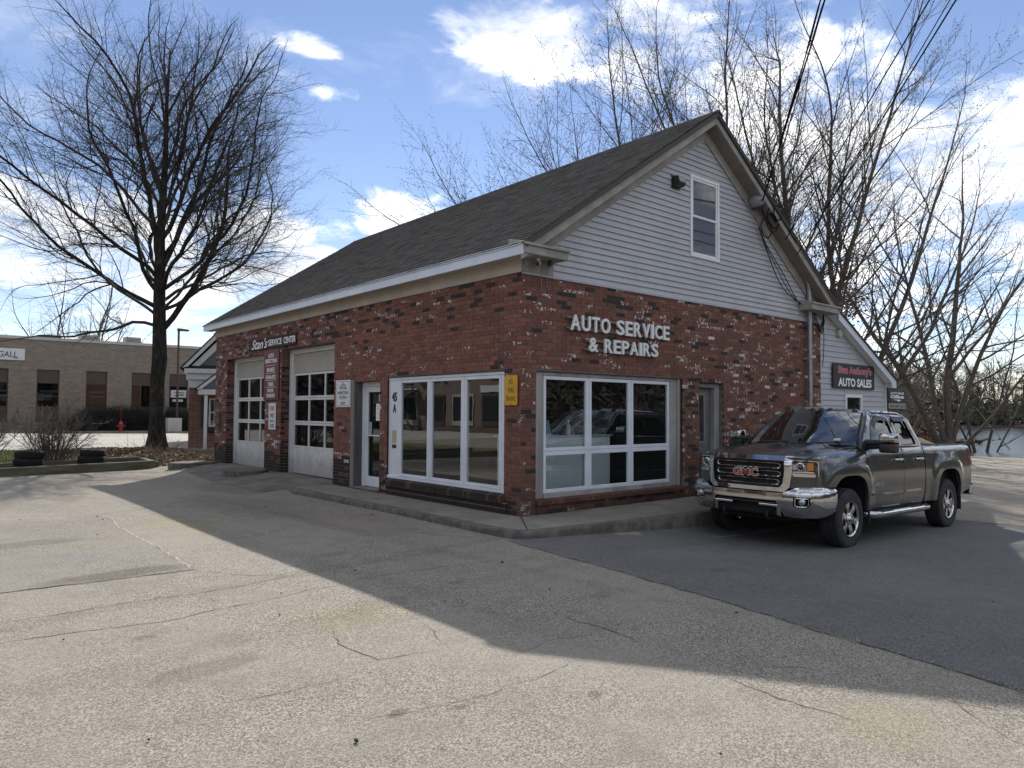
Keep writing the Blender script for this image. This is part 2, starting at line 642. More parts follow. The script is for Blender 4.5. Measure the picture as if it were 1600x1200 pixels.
m_patch = asphalt('patch_asphalt', (.072, .064, .054), (.225, .204, .175), (.46, .42, .36), 120, (.262, .24, .21), [
    (-5.25, -.02, .75, .22, .05, DK, .9), (-6.0, 1.1, 1.0, .5, .1, (.84, .88, .90), .5), (-5.0, 1.9, .5, .4, 0, YL, .6), (-5.7, 2.4, .7, .25, .1, DK, .6)])
m_crack = pbr('crack_dark', (.10, .09, .075), .95, var=(.045, .042, .036), scale=5)
m_seam = pbr('crack_pale', (.40, .37, .32), .9, var=(.3, .28, .25), scale=20)

# ground: one sheet, fine near the camera, coarse to the horizon
xs = np.unique(np.concatenate([-np.geomspace(14, 900, 26), np.arange(-14, 16, .4), np.arange(16, 80, 1.5), np.geomspace(80, 900, 22)]))
ys = np.unique(np.concatenate([-np.geomspace(12, 600, 18), np.arange(-12, 30, .4), np.arange(30, 90, 2.), np.geomspace(90, 1100, 26)]))
GX, GY = np.meshgrid(xs, ys)
V = np.c_[GX.ravel(), GY.ravel(), ground_z(GX.ravel(), GY.ravel())]
nx, ny = len(xs), len(ys)
idx = np.arange(nx * ny).reshape(ny, nx)
F = np.stack([idx[:-1, :-1], idx[:-1, 1:], idx[1:, 1:], idx[1:, :-1]], -1).reshape(-1, 4)
tag(np_mesh('ground', V, F, m_old, smooth=True), kind='structure')

# newer, darker asphalt in front of the gable wall
seam_ = []
for a, b in zip([(-1.07, -.95), (-1.3, -2.9), (-1.62, -4.9), (-1.92, -6.75)], [(-1.3, -2.9), (-1.62, -4.9), (-1.92, -6.75), (-2.3, -9.5)]):
    n_ = int(math.dist(a, b) / .08)
    for i in range(n_): seam_.append((a[0] + (b[0] - a[0]) * i / n_ + random.gauss(0, .010), a[1] + (b[1] - a[1]) * i / n_))
tag(sheet('new_asphalt_lot', seam_ + [(-2.3, -9.5), (6.5, -10.5), (8.2, -6.0), (8.0, -3.4), (7.6, -1.3), (2.4, -1.3), (-.3, -1.0)], .004, .35, m_new), kind='structure')
# old cut-and-filled patch at the left
sheet('asphalt_patch', [(-9.0, -.35), (-6.2, -.2), (-5.2, -.23), (-4.62, -.27), (-4.58, 1.7), (-4.52, 4.2), (-4.56, 4.75), (-5.8, 4.9), (-9.0, 5.2)], .004, .35, m_patch)

rc = random.Random(3)
CR = []


def crack(pts, wd, mat, wob=.05, dz=.0022):
    """a ragged ribbon lying in the paving"""
    P = []
    for a, b in zip(pts[:-1], pts[1:]):
        d = math.dist(a, b); n = max(2, int(d / .07))
        for i in range(n):
            t = i / n
            P.append(Vector((a[0] + (b[0] - a[0]) * t, a[1] + (b[1] - a[1]) * t)))
    P.append(Vector(pts[-1]))
    off = 0
    Q = []
    for i, p in enumerate(P):
        t = (P[min(i + 1, len(P) - 1)] - P[max(i - 1, 0)]).normalized()
        nrm = Vector((-t.y, t.x))
        off = off * .8 + rc.uniform(-wob, wob) * .45
        ww = wd * .8 * rc.uniform(.2, 1.3) * min(1, (i + .4) / 4, (len(P) - i - .6) / 4)
        c = p + nrm * off
        Q.append((c - nrm * ww / 2, c + nrm * ww / 2))
    mb = MB()
    for (a, b), (c, d) in zip(Q[:-1], Q[1:]):
        mb.poly([(q.x, q.y, gz(q.x, q.y) + dz) for q in (a, b, d, c)])
    o = mb.build('pavement_crack', mat, fix=False)
    o['kind'] = 'structure'
    for i in range(int(len(P) * wd * 40)):        # crumbled edge
        c = rc.choice(Q)[rc.randrange(2)]
        CR.append((c.x + rc.gauss(0, wd * .8), c.y + rc.gauss(0, wd * .8), rc.uniform(.002, .0065)))


for pts, wd, pale in [
    ([(-2.9, -3.75), (-2.93, -4.1), (-2.945, -4.45), (-2.99, -4.72)], .020, 0),
    ([(-2.95, -4.35), (-3.45, -4.25), (-3.85, -4.30)], .008, 0),
    ([(-2.62, -4.2), (-2.945, -4.42)], .007, 0),
    ([(-3.07, -5.33), (-3.10, -5.6), (-3.12, -5.8), (-3.1, -6.25)], .018, 0),
    ([(-9, -1.3), (-6.34, -1.22), (-4.95, -1.24), (-3.23, -1.1), (-2.0, -1.12)], .010, 0),
    ([(-9, -1.9), (-6.39, -1.78), (-5.31, -1.96), (-3.58, -1.74), (-2.69, -1.73), (-1.9, -1.9)], .012, 0),
    ([(-5.6, -3.83), (-5.1, -3.92), (-4.8, -3.97)], .008, 0),
    ([(-4.5, -2.95), (-4.6, -3.34), (-4.56, -3.8), (-4.09, -3.91)], .010, 0),
    ([(-3.86, -3.26), (-4.0, -3.6), (-4.09, -3.91)], .008, 0),
    ([(-4.62, -.27), (-4.59, 1.7), (-4.53, 4.2), (-4.56, 4.7)], .030, 1),
    ([(-4.62, -.27), (-4.4, -.75), (-4.0, -1.13)], .010, 0),
    ([(-9.0, -.35), (-6.2, -.2), (-5.2, -.23), (-4.62, -.27)], .014, 0),
    ([(-4.56, 4.72), (-3.6, 5.0), (-2.2, 6.4)], .016, 0),
    ([(-4.56, 4.72), (-5.8, 4.9), (-9, 5.2)], .016, 1),
    ([(-1.07, -.98), (-1.7, .4), (-2.4, .9)], .010, 0),
    ([(-3.4, -4.6), (-4.3, -4.72), (-5.2, -4.55)], .006, 0),
    ([(-1.08, -.98), (-1.31, -2.9), (-1.63, -4.9), (-1.93, -6.75), (-2.2, -8.6)], .022, 0),
    ([(-2.75, -6.9), (-2.4, -6.4), (-2.3, -6.9)], .007, 0),
    ([(-2.6, 1.9), (-3.3, 1.4), (-4.0, 1.3)], .008, 0),
    ([(-1.5, 2.6), (-2.2, 2.0)], .012, 1),
    ([(-4.95, -1.24), (-4.9, -1.6), (-5.0, -1.95)], .007, 0), ([(-2.7, -1.73), (-2.5, -1.2), (-2.6, -.4), (-2.3, .3)], .007, 0), ([(-3.6, 5.0), (-3.4, 6.4), (-3.7, 8.2)], .010, 0), ([(-2.85, -5.3), (-2.6, -5.6), (-2.4, -6.0)], .006, 0),
]:
    crack(pts, wd, m_seam if pale else m_crack, dz=.0062 if pale or wd in (.014, .022) else .0022)

# loose stones crumbled from the cracks and lying along the seam of the new asphalt
sm_ = [(-1.07, -.95), (-1.3, -2.9), (-1.62, -4.9), (-1.92, -6.75)]
for a, b in zip(sm_[:-1], sm_[1:]):
    for i in range(230):
        t = rc.random(); CR.append((a[0] + (b[0] - a[0]) * t + rc.gauss(-.01, .03), a[1] + (b[1] - a[1]) * t, rc.uniform(.003, .008)))
for y_ in np.linspace(-.7, 5.9, 260): CR.append((-1.02 - abs(rc.gauss(0, .05)), y_ + rc.gauss(0, .05), rc.uniform(.003, .009)))
for x_ in np.linspace(-.3, 6, 200): CR.append((x_, -1.16 - .1 * x_ / 4 - abs(rc.gauss(0, .05)), rc.uniform(.003, .009)))
C_ = np.array(CR); zc_ = ground_z(C_[:, 0], C_[:, 1]) + .008
oc = np.array([[1, 0, 0], [0, 1, 0], [-1, 0, 0], [0, -1, 0], [0, 0, .9]]); fc = np.array([[0, 1, 4], [1, 2, 4], [2, 3, 4], [3, 0, 4]])
V_ = np.c_[C_[:, :2], zc_][:, None, :] + oc[None] * C_[:, 2][:, None, None] * np.random.default_rng(4).uniform(.6, 1.3, (len(C_), 5, 1))
o = np_mesh('loose_gravel', V_.reshape(-1, 3), (np.arange(len(C_))[:, None, None] * 5 + fc[None]).reshape(-1, 3), pbr('gravel', (.34, .31, .27), .95, var=(.17, .155, .135), scale=25)); o['kind'] = 'stuff'

# ---------------------------------------------------------------- sidewalk and kerb along the building
m_conc = pbr('concrete', (.235, .215, .175), .9, var=(.165, .15, .125), scale=1.6, bump=.003, bscale=80, dirt=((.10, .085, .07), 2.6, .5, .75, .6))
m_kerb = pbr('kerb_concrete', (.15, .135, .115), .95, var=(.075, .068, .058), scale=7, bump=.006, bscale=60)
m_moss = pbr('moss', (.05, .07, .03), 1)
side = empty('sidewalk', (0, 0, 0)); side['kind'] = 'structure'
ED = [(-.98, 6.0), (-.97, 5.2), (-.96, 3.5), (-.96, 1.6), (-.98, -.75), (-.93, -.93), (-.80, -1.06), (-.55, -1.10), (-.3, -1.13), (1.2, -1.28), (2.9, -1.44), (5.4, -1.62), (8.8, -1.75)]


def edge_at(y=None, x=None):
    for a, b in zip(ED[:-1], ED[1:]):
        if y is not None and min(a[1], b[1]) <= y <= max(a[1], b[1]) and a[1] != b[1]:
            return a[0] + (b[0] - a[0]) * (y - a[1]) / (b[1] - a[1])
        if x is not None and min(a[0], b[0]) <= x <= max(a[0], b[0]) and a[0] != b[0]:
            return a[1] + (b[1] - a[1]) * (x - a[0]) / (b[0] - a[0])


slabs = [[(-.035, 2.32), (-.035, 5.98), (-.84, 5.98), (-.83, 2.34)],
         [(-.035, -.035), (-.035, 2.30), (-.83, 2.32), (-.84, -.7), (-.80, -.85), (-.70, -.93)],
         [(-.02, -.05), (-.69, -.94), (-.5, -.97), (1.25, -1.14), (1.25, -.035)],
         [(1.265, -.035), (1.265, -1.14), (4.2, -1.40), (4.2, -.035)],
         [(4.22, -.035), (4.22, -1.40), (8.8, -1.6), (8.8, -.035)]]
for sl_ in slabs:
    mb = MB(); mb.prism([(x, y, -.22) for x, y in sl_], (0, 0, .212 + random.uniform(0, .004)))
    mb.build('paving_slab', m_conc, side, bevel=.006)
# kerb stones: short ragged lengths
K = []
for a, b in zip(ED[:-1], ED[1:]):
    n = max(1, int(math.dist(a, b) / .5))
    for i in range(n):
        K.append(Vector((a[0] + (b[0] - a[0]) * i / n, a[1] + (b[1] - a[1]) * i / n)))
K.append(Vector(ED[-1]))
mb = MB()
rk = random.Random(8)
fine = []
for a, b in zip(K[:-1], K[1:]):
    n = max(1, int((b - a).length / .06))
    for i in range(n): fine.append(a.lerp(b, i / n))
fine.append(K[-1])
rows = []
for i, p in enumerate(fine):
    t = (fine[min(i + 1, len(fine) - 1)] - fine[max(i - 1, 0)]).normalized()
    nn = Vector((-t.y, t.x))            # towards the building
    if nn.dot(Vector((4, 4)) - p) < 0: nn = -nn
    j = rk.uniform(-.012, .012); h = rk.uniform(-.010, .004)
    g = gz(p.x, p.y) - .05
    r = []
    for o_, z in ((-.012, g), (-.004 + j, g + .08), (.0 + j, -.035 + h), (.022 + j * .5, -.010 + h), (.16, -.012), (.17, -.2)):
        q = p + nn * o_
        r.append((q.x, q.y, z))
    rows.append(r)
vs = [q for r in rows for q in r]
k = len(rows[0])
fs = [(i * k + j, (i + 1) * k + j, (i + 1) * k + j + 1, i * k + j + 1) for i in range(len(rows) - 1) for j in range(k - 1)]
fs += [tuple(range(k)), tuple((len(rows) - 1) * k + j for j in range(k))]
mb.add(vs, fs)
mb.build('kerb', m_kerb, side, smooth=True, auto=50)
# concrete apron before the garage doors
m_apron = pbr('apron_concrete', (.20, .178, .15), .92, var=(.12, .105, .09), scale=1.3, bump=.004, bscale=60, dirt=((.075, .055, .045), 1.8, .45, .7, .7))
ap = empty('garage_apron'); ap['kind'] = 'structure'
for q in ([(-1.45, 6.05), (-.02, 6.05), (-.02, 8.75), (-1.5, 8.7)], [(-1.5, 8.73), (-.02, 8.78), (-.02, 12.5), (-1.2, 12.4)], [(-.02, 6.0), (.30, 6.0), (.30, 8.6), (-.02, 8.6)], [(-.02, 9.6), (.30, 9.6), (.30, 12.27), (-.02, 12.27)]):
    V2, F_, lp = cdt(q, (), .25)
    mb = MB()
    V = [(x, y, gz(x, y) + .012) for x, y in V2]
    mb.add(V, F_.tolist())
    n = len(lp[0]); b0 = len(mb.v)
    for i in lp[0]: mb.v.append((V[i][0], V[i][1], V[i][2] - .1))
    for i in range(n):
        mb.f.append((lp[0][i], lp[0][(i + 1) % n], b0 + (i + 1) % n, b0 + i)); mb.m.append(0)
    mb.build('concrete_slab', m_apron, ap)
# low broken kerb islands by the piers
for (x, y, a, b) in ((-.62, 9.05, .50, .55), (-.75, 12.55, .62, .5)):
    mb = MB()
    z = gz(x, y)
    pts = []
    for i in range(14):
        t = 2 * pi * i / 14
        r = rk.uniform(.86, 1.08)
        pts.append((x + a * cos(t) * r, y + b * sin(t) * r, z - .08))
    mb.prism(pts, (0, 0, .17))
    o = mb.build('concrete_footing', m_kerb, bevel=.02)
    tag(o, 'low broken concrete footing at the pier between the garage doors' if y < 10 else 'low broken concrete footing at the far corner of the brick building', 'footing', 'broken concrete footings by the service bays')

# ================================================================ the brick service building
BW, BL, BH = 9.106, 13.19, 3.588
EX, OY, ZE, ZP = .267, .317, 3.925, 7.152
SL = (ZP - ZE) / (BW / 2 + EX)
NX, PX = Vector((-1, 0, 0)), Vector((1, 0, 0))


def brick_mat(name, a, b, white=0., soot=0., rough=.88):
    m = bpy.data.materials.new(name); m.use_nodes = True
    k = NT(m.node_tree); bs = m.node_tree.nodes['Principled BSDF']
    pos = k.n('ShaderNodeNewGeometry').outputs['Position']
    n1 = k.noise(pos, 9., 5, .65)
    c = k.mix(k.sstep(n1, .33, .67), (*a, 1), (*b, 1))
    n3 = k.noise(pos, 70., 3, .6)
    c = k.mix(k.m('MULTIPLY', k.sstep(n3, .5, .75), .35), c, (.05, .03, .027, 1))
    if white:
        n2 = k.noise(k.vm('MULTIPLY', pos, (1., 1., .9)), 21., 4, .62, .3)
        c = k.mix(k.sstep(n2, .635 - white * .20, .665 - white * .19), c, (.56, .525, .48, 1))
    run = k.noise(k.vm('MULTIPLY', pos, (3.2, 3.2, .35)), 1., 5, .65)
    c = k.mix(k.m('MULTIPLY', k.sstep(run, .50, .74), .45), c, (.06, .042, .036, 1))
    sp = k.n('ShaderNodeSeparateXYZ'); k.put(sp.inputs[0], pos)
    # grime splashed up from the pavement
    low = k.m('ADD', sp.outputs[2], k.m('MULTIPLY', k.m('SUBTRACT', k.noise(pos, 2.2, 4, .6), .5), .8))
    c = k.mix(k.m('MULTIPLY', k.sstep(low, .75, .05), .55), c, (.035, .027, .024, 1))
    k.put(bs.inputs['Base Color'], c)
    bs.inputs['Roughness'].default_value = rough
    bs.inputs['Specular IOR Level'].default_value = .3
    b = k.n('ShaderNodeBump'); b.inputs['Strength'].default_value = .8; b.inputs['Distance'].default_value = .003
    k.put(b.inputs['Height'], n3); k.put(bs.inputs['Normal'], b.outputs[0])
    return m


BR = [brick_mat('brick_red', (.262, .106, .074), (.198, .082, .060)),
      brick_mat('brick_rust', (.230, .107, .070), (.172, .081, .058)),
      brick_mat('brick_brown', (.180, .086, .062), (.130, .064, .049)),
      brick_mat('brick_plum', (.200, .076, .063), (.148, .060, .051)),
      brick_mat('brick_black', (.030, .026, .027), (.050, .038, .036)),
      brick_mat('brick_chalky', (.21, .073, .055), (.15, .054, .043), white=.55),
      brick_mat('brick_white', (.34, .27, .23), (.26, .19, .155), white=1.0),
      brick_mat('brick_tar', (.022, .019, .018), (.035, .025, .022))]
m_mortar = pbr('mortar', (.20, .165, .145), .95, var=(.14, .115, .10), scale=12, dirt=((.06, .05, .045), 1.5, .5, .7, .5))
m_core = pbr('wall_core', (.10, .09, .08), .95)
CH, GAPM, PITCH, BLEN = .0677, .0085, .2095, .2010


def subtract(iv, cuts):
    out = [iv]
    for a, b in cuts:
        nw = []
        for p, q in out:
            if b <= p or a >= q: nw.append((p, q)); continue
            if a > p: nw.append((p, a))
            if b < q: nw.append((b, q))
        out = nw
    return out


def brick_rects(length, z0, z1, openings, parity, rg, lead=True):
    """(u0,u1,za,zb,course) of every brick of a wall face in running bond"""
    out = []
    n = int(round((z1 - z0) / CH))
    for c in range(n):
        za = z0 + c * CH; zb = za + CH - GAPM
        cuts = []
        for (a, b, p, q) in openings:
            ov = min(zb, q) - max(za, p)
            if ov > .45 * (zb - za): cuts.append((a, b))
        even = (c + parity) % 2 == 0
        u = 0. if even else -.1047
        if not lead: u = 0. if even else -.1047
        while u < length:
            p, q = max(u, .0035), min(u + BLEN, length)
            for a, b in subtract((p, q), cuts):
                if b - a > .022: out.append((a, b, za, zb, c))
            u += PITCH
    return out


def pick(u, z, face, rg):
    """which kind of brick: chalky and black ones gather in drifts, as the photo shows"""
    drift = .5 + .22 * sin(u * 1.9 + 2.1 * z) * cos(z * 3.1 - u * .8 + (1 if face == 'g' else 0))
    ch, wh, bk, br = .05, .010, .028, .17
    if face == 'g':
        if z > 2.9: ch, bk = .08 + .11 * drift, .07 + .11 * drift
        elif u > 3.9: ch, wh, bk = .10 + .11 * drift, .04, .07 + .07 * drift
        else: ch, bk = .08 + .09 * drift, .06
        br = .34
    else:
        if z > 3.0: ch, bk = .10 + .13 * drift, .07 + .11 * drift
        elif u > 10.5: ch, bk = .20, .16
        elif u > 5: ch, wh = .08, .02
        br = .15 if u < 6 else .30
        if z < .17 and .2 < u < 4: return 7
        if u > 5 and z < .45 + .15 * rg.random(): return 7 if rg.random() < .8 else 2
    r = rg.random()
    for p, i in ((ch, 5), (wh, 6), (bk, 4), (br, 2), (.16, 3), (.22, 1)):
        if r < p: return i
        r -= p
    return 0


bld = empty('brick_service_building', (0, 0, 0), label='red brick garage building with grey shingled roof, two service bays and white shop windows', cat='building')

# openings: u along the face, z
G_OP = [(.30, 3.90, .20, 2.13), (4.42, 5.22, -.3, 2.085)]
L_OP = [(.385, 3.775, .28, 2.135), (4.04, 5.11, -.3, 2.09), (5.91, 8.61, -.3, 2.96), (9.58, 12.28, -.3, 2.93)]


def wall_core(length, h, ops, fmap, d0, d1, mat, name, shrink=.012):
    mb = MB()
    us = sorted(set([.008, length] + [q for o in ops for q in o[:2]]))
    for a, b in zip(us[:-1], us[1:]):
        cov = [o for o in ops if o[0] <= a + 1e-6 and o[1] >= b - 1e-6]
        zs = [(-.35, h)]
        for o in cov: zs = [z for iv in zs for z in subtract(iv, [(o[2], o[3])])]
        for p, q in zs:
            mb.prism([fmap(a, d0, p), fmap(b, d0, p), fmap(b, d0, q), fmap(a, d0, q)], Vector(fmap(a, d1, p)) - Vector(fmap(a, d0, p)))
    return mb.build(name, mat, bld, fix=True)


fg = lambda u, d, z: (u, d, z)          # gable face, d inwards
fl = lambda u, d, z: (d, u, z)          # long face
gw = wall_core(BW, 3.58, G_OP, fg, .007, .30, m_mortar, 'wall')
lw = wall_core(BL, 3.58, L_OP, fl, .007, .30, m_mortar, 'wall')
rb = random.Random(21)
cand = []
for face, length, ops, par, fm, wall in (('g', BW, G_OP, 0, fg, gw), ('l', BL, L_OP, 1, fl, lw)):
    for (a, b, za, zb, c) in brick_rects(length, 0, BH, ops, par, rb):
        if face == 'g' and .26 < a < 3.95 and za < .36: continue      # sill brickwork built below
        if face == 'l' and .36 < a < 3.8 and za < .30: continue
        cand.append((face, a, b, za, zb, fm, wall))
camv = Vector(CAM_POS)
# the largest in the picture: nearest to the camera
cand.sort(key=lambda q: (Vector(q[5]((q[1] + q[2]) / 2, 0, q[3])) - camv).length - 1.2 * (q[2] - q[1]))
shared = {}
rest = {'g': MB(), 'l': MB()}


def brick_box(mb, fm, a, b, za, zb, pr, m, face, jit=True):
    tl = rb.uniform(-.0016, .0016) if jit else 0
    d = -pr
    pts = [fm(a, d, za), fm(b, d + tl, za), fm(b, d + tl, zb), fm(a, d, zb)]
    bk = [fm(a, .03, za), fm(b, .03, za), fm(b, .03, zb), fm(a, .03, zb)]
    mb.add(pts + bk, [(0, 1, 2, 3) if face == 'g' else (3, 2, 1, 0), (0, 4, 5, 1), (1, 5, 6, 2), (2, 6, 7, 3), (3, 7, 4, 0)], m)


for i, (face, a, b, za, zb, fm, wall) in enumerate(cand):
    kind = pick((a + b) / 2, za, face, rb)
    pr = rb.uniform(-.0015, .003)
    if i < 300:
        key = (face, round(b - a, 3), kind)
        if key not in shared:
            mb = MB(); L = b - a
            e = .003
            f2 = (lambda u, d, z: (u, d, z)) if face == 'g' else (lambda u, d, z: (d, u, z))
            o_, i_ = 0., .032
            # face with a worn edge
            A = [f2(e, o_, e), f2(L - e, o_, e), f2(L - e, o_, CH - GAPM - e), f2(e, o_, CH - GAPM - e)]
            B = [f2(0, e, 0), f2(L, e, 0), f2(L, e, CH - GAPM), f2(0, e, CH - GAPM)]
            C = [f2(0, i_, 0), f2(L, i_, 0), f2(L, i_, CH - GAPM), f2(0, i_, CH - GAPM)]
            mb.add(A + B + C, [(0, 1, 2, 3)] + [(j, 4 + j, 4 + (j + 1) % 4, (j + 1) % 4) for j in range(4)] + [(4 + j, 8 + j, 8 + (j + 1) % 4, 4 + (j + 1) % 4) for j in range(4)])
            o = mb.build('brick', BR[kind], None)
            shared[key] = o.data
            bpy.data.objects.remove(o)
        o = link_mesh('brick', shared[key], wall, fm(a, -pr, za))
    else:
        brick_box(rest[face], fm, a, b, za, zb, pr, kind, face)
# jamb returns of the bays and the door: brick side faces looking towards -y
for (y, d1, h, tar) in ((12.28, .24, 2.93, 1), (8.61, .25, 2.96, 1)):
    for c in range(int(h / CH)):
        za = c * CH; zb = za + CH - GAPM
        cut = [(0, d1)] if c % 2 else [(0, .1), (.1085, d1)]
        for p, q in cut:
            k_ = 7 if za < .5 else rb.choice((2, 2, 3, 7, 4, 2))
            rest['l'].add([(p, y - .004, za), (q, y - .004, za), (q, y - .004, zb), (p, y - .004, zb), (p, y + .02, za), (q, y + .02, za), (q, y + .02, zb), (p, y + .02, zb)],
                          [(0, 1, 2, 3), (0, 4, 5, 1), (2, 6, 7, 3), (0, 3, 7, 4), (1, 5, 6, 2)], k_)
for f_, wall in (('g', gw), ('l', lw)):
    o = rest[f_].build('brickwork', BR, wall, fix=False)
    o['kind'] = 'stuff'

# rowlock sills and base courses below the two shop windows: single bricks on edge, part of the 'stuff' of small pieces
mb = MB()
n = int(3.62 / .068)
for i in range(n):       # gable window sill, bricks on edge sloping out
    x = .28 + i * .0683
    k_ = rb.choice((2, 2, 1, 0, 3, 2))
    j = rb.uniform(-.004, .004)
    mb.prism([(x, -.085 + j, .135), (x, -.085 + j, .195), (x, .08, .225), (x, .08, .15)], (.0595, 0, 0), k_)
for c in range(2):
    u = .0 if c % 2 else .1
    while u < 3.95:
        p, q = max(u, .31), min(u + BLEN, 3.95)
        if q - p > .03:
            mb.box((p, -.028, c * CH), (q, .03, c * CH + CH - GAPM), rb.choice((0, 1, 2, 5, 3, 4)))
        u += PITCH
o = mb.build('sill_brickwork', BR, gw); o['kind'] = 'stuff'
mb = MB()
n = int(3.44 / .068)
for i in range(n):
    y = .36 + i * .0683
    k_ = rb.choice((7, 7, 2, 7, 4))
    j = rb.uniform(-.004, .004)
    mb.prism([(-.095 + j, y, .165), (-.095 + j, y, .255), (.06, y, .31), (.06, y, .18)], (0, .0595, 0), k_)
for c in range(2):
    u = 0 if c % 2 else .1
    while u < 3.82:
        p, q = max(u, .305), min(u + BLEN, 3.8)
        if q - p > .03:
            mb.box((-.03, p, c * .0765), (.03, q - .004, c * .0765 + .066), 7)
        u += PITCH
o = mb.build('sill_brickwork', BR, lw); o['kind'] = 'stuff'
m_pale = pbr('pale_mortar', (.33, .31, .28), .95)
MB().box((-.022, .312, 0), (.04, 3.8, .155)).build('base_mortar', m_pale, lw)
MB().box((.318, -.02, 0), (3.93, .04, .135)).build('base_mortar', m_mortar, gw)
MB().prism([(-.075, .372, .16), (-.075, .372, .24), (.055, .372, .295), (.055, .372, .17)], (0, 3.41, 0)).build('sill_mortar', m_mortar, lw)
MB().prism([(.292, -.066, .134), (.292, -.066, .182), (.292, .08, .21), (.292, .08, .14)], (3.59, 0, 0)).build('sill_mortar', m_mortar, gw)

MB().box((-.008, 12.66, 1.02), (.02, 12.86, 1.46)).build('niche_plate', pbr('niche_black', (.012, .012, .012), .8), lw)  # black plate paints the dark of a small niche in the pier
# steel lintel lines over the openings
m_steel = pbr('lintel_steel', (.07, .05, .045), .6, .4)
m_postw = pbr('grey_post_wood', (.20, .19, .18), .8, var=(.13, .125, .12), scale=5, stretch=(1, 1, .12), bump=.002, bscale=40)
m_wht = pbr('white_trim', (.74, .75, .76), .45, var=(.66, .67, .68), scale=3, dirt=((.42, .42, .40), 4., .6, .8, .4))
m_alum = pbr('white_aluminium', (.70, .73, .78), .35, var=(.62, .65, .70), scale=2.)
m_greyw = pbr('weathered_grey_wood', (.30, .285, .265), .8, var=(.20, .19, .18), scale=5, stretch=(1, 1, .12), bump=.002, bscale=40)
m_jamb = pbr('worn_painted_wood', (.36, .35, .33), .75, var=(.24, .23, .22), scale=4, stretch=(1, 1, .2), bump=.002, bscale=30)
m_darkw = pbr('dark_jamb_wood', (.115, .105, .10), .8, var=(.07, .065, .06), scale=5, stretch=(1, 1, .15))
for (a, b, z) in ((.28, 3.92, 2.131), (4.40, 5.24, 2.087)):
    MB().box((a, .004, z), (b, .12, z + .012)).build('lintel', m_steel, gw)
for (a, b, z) in ((.365, 3.79, 2.136), (4.02, 5.13, 2.091), (5.9, 8.62, 2.961), (9.57, 12.29, 2.931)):
    MB().box((.004, a, z), (.30, b, z + .014)).build('lintel', m_steel, lw)

m_glass = glass('shop_glass', (.78, .84, .83), .16)
m_glass2 = glass('door_glass', (.45, .52, .50), .09)
m_rubber = pbr('black_rubber', (.02, .02, .02), .6)


def pane_y(mb, x0, x1, z0, z1, y):   # outward normal -y
    mb.add([(x0, y, z0), (x1, y, z0), (x1, y, z1), (x0, y, z1)], [(0, 1, 2, 3)])


def pane_x(mb, y0, y1, z0, z1, x):   # outward normal -x
    mb.add([(x, y0, z0), (x, y1, z0), (x, y1, z1), (x, y0, z1)], [(3, 2, 1, 0)])


def sash(box, parent, name='sash', mat=None, t=.045, d=.045):
    """a rectangular frame from four mitre-less bars; box = ('x'|'y', plane, u0,u1,z0,z1)"""
    ax, pl_, u0, u1, z0, z1 = box
    mb = MB()
    for (a, b, c, e) in ((u0, u1, z0, z0 + t), (u0, u1, z1 - t, z1), (u0, u0 + t, z0 + t, z1 - t), (u1 - t, u1, z0 + t, z1 - t)):
        if ax == 'y': mb.box((a, pl_, c), (b, pl_ + d, e))
        else: mb.box((pl_, a, c), (pl_ + d, b, e))
    return mb.build(name, mat or m_alum, parent, bevel=.004)


# --- gable shop window: grey outer casing, three tall lights over three short ones
win = MB()
win.box((.302, .05, .215), (.49, .12, 2.128))
win.box((3.60, .06, .215), (3.895, .12, 2.128))
win.box((.492, .045, 2.072), (3.598, .12, 2.128))
win.box((.492, .03, .205), (3.598, .14, .285))
gwin = win.build('shop_window', m_jamb, bld, bevel=.004)
MB().box((3.80, .03, .215), (3.86, .06, 2.128)).build('casing_strip', m_jamb, gwin, bevel=.003)
cols = [(.505, 1.48), (1.512, 2.512), (2.545, 3.585)]
for a, b in cols:
    for z0, z1 in ((.29, .905), (.92, 2.068)):
        s_ = sash(('y', .055, a, b, z0, z1), gwin, t=.052)
        mb = MB(); pane_y(mb, a + .045, b - .045, z0 + .045, z1 - .045, .078)
        mb.build('pane', m_glass, gwin, fix=False)
MB().box((.492, .062, .285), (3.598, .10, .29)).build('frame', m_alum, gwin)
mb = MB()
for x in (1.481, 2.513): mb.box((x, .062, .29), (x + .030, .1, 2.068))
mb.box((.492, .064, .906), (3.598, .098, .919))
mb.build('mullion', m_alum, gwin)
m_tan = pbr('tan_plate', (.42, .34, .22), .6)
mb = MB(); mb.box((3.70, .048, 1.32), (3.745, .059, 1.62)); mb.build('intercom_plate', m_tan, gwin, bevel=.003)
mb = MB()
for z in (1.35, 1.59): mb.lathe([(.008, .044), (.008, .05)], (3.722, 0, z), 'y', 8)
mb.build('screw', m_steel, gwin)

# --- long-wall shop window: white panel with the house number, three tall lights
win = MB()
win.box((.03, .385, 2.085), (.12, 3.775, 2.132))
win.box((.03, .386, .30), (.12, .445, 2.084))
win.box((.04, 3.395, .30), (.11, 3.774, 2.084))
win.box((.01, .386, .285), (.13, 3.774, .335))
lwin = win.build('shop_window', m_alum, bld, bevel=.004)
for a, b in ((.50, 1.425), (1.475, 2.41), (2.455, 3.39)):
    sash(('x', .035, a, b, .34, 2.08), lwin, t=.05)
    mb = MB(); pane_x(mb, a + .045, b - .045, .385, 2.035, .06)
    mb.build('pane', m_glass, lwin, fix=False)
mb = MB()
for y in (1.426, 2.411): mb.box((.028, y, .34), (.1, y + .043, 2.08))
mb.box((.042, .446, .336), (.1, .499, 2.08))
mb.build('mullion', m_alum, lwin)
m_blk = pbr('black_paint', (.018, .018, .019), .55)
text_mesh('house_number', '45', (.034, 3.655, 1.70), (0, -1, 0), (0, 0, 1), .165, .16, m_blk, .004, .03, parent=lwin)
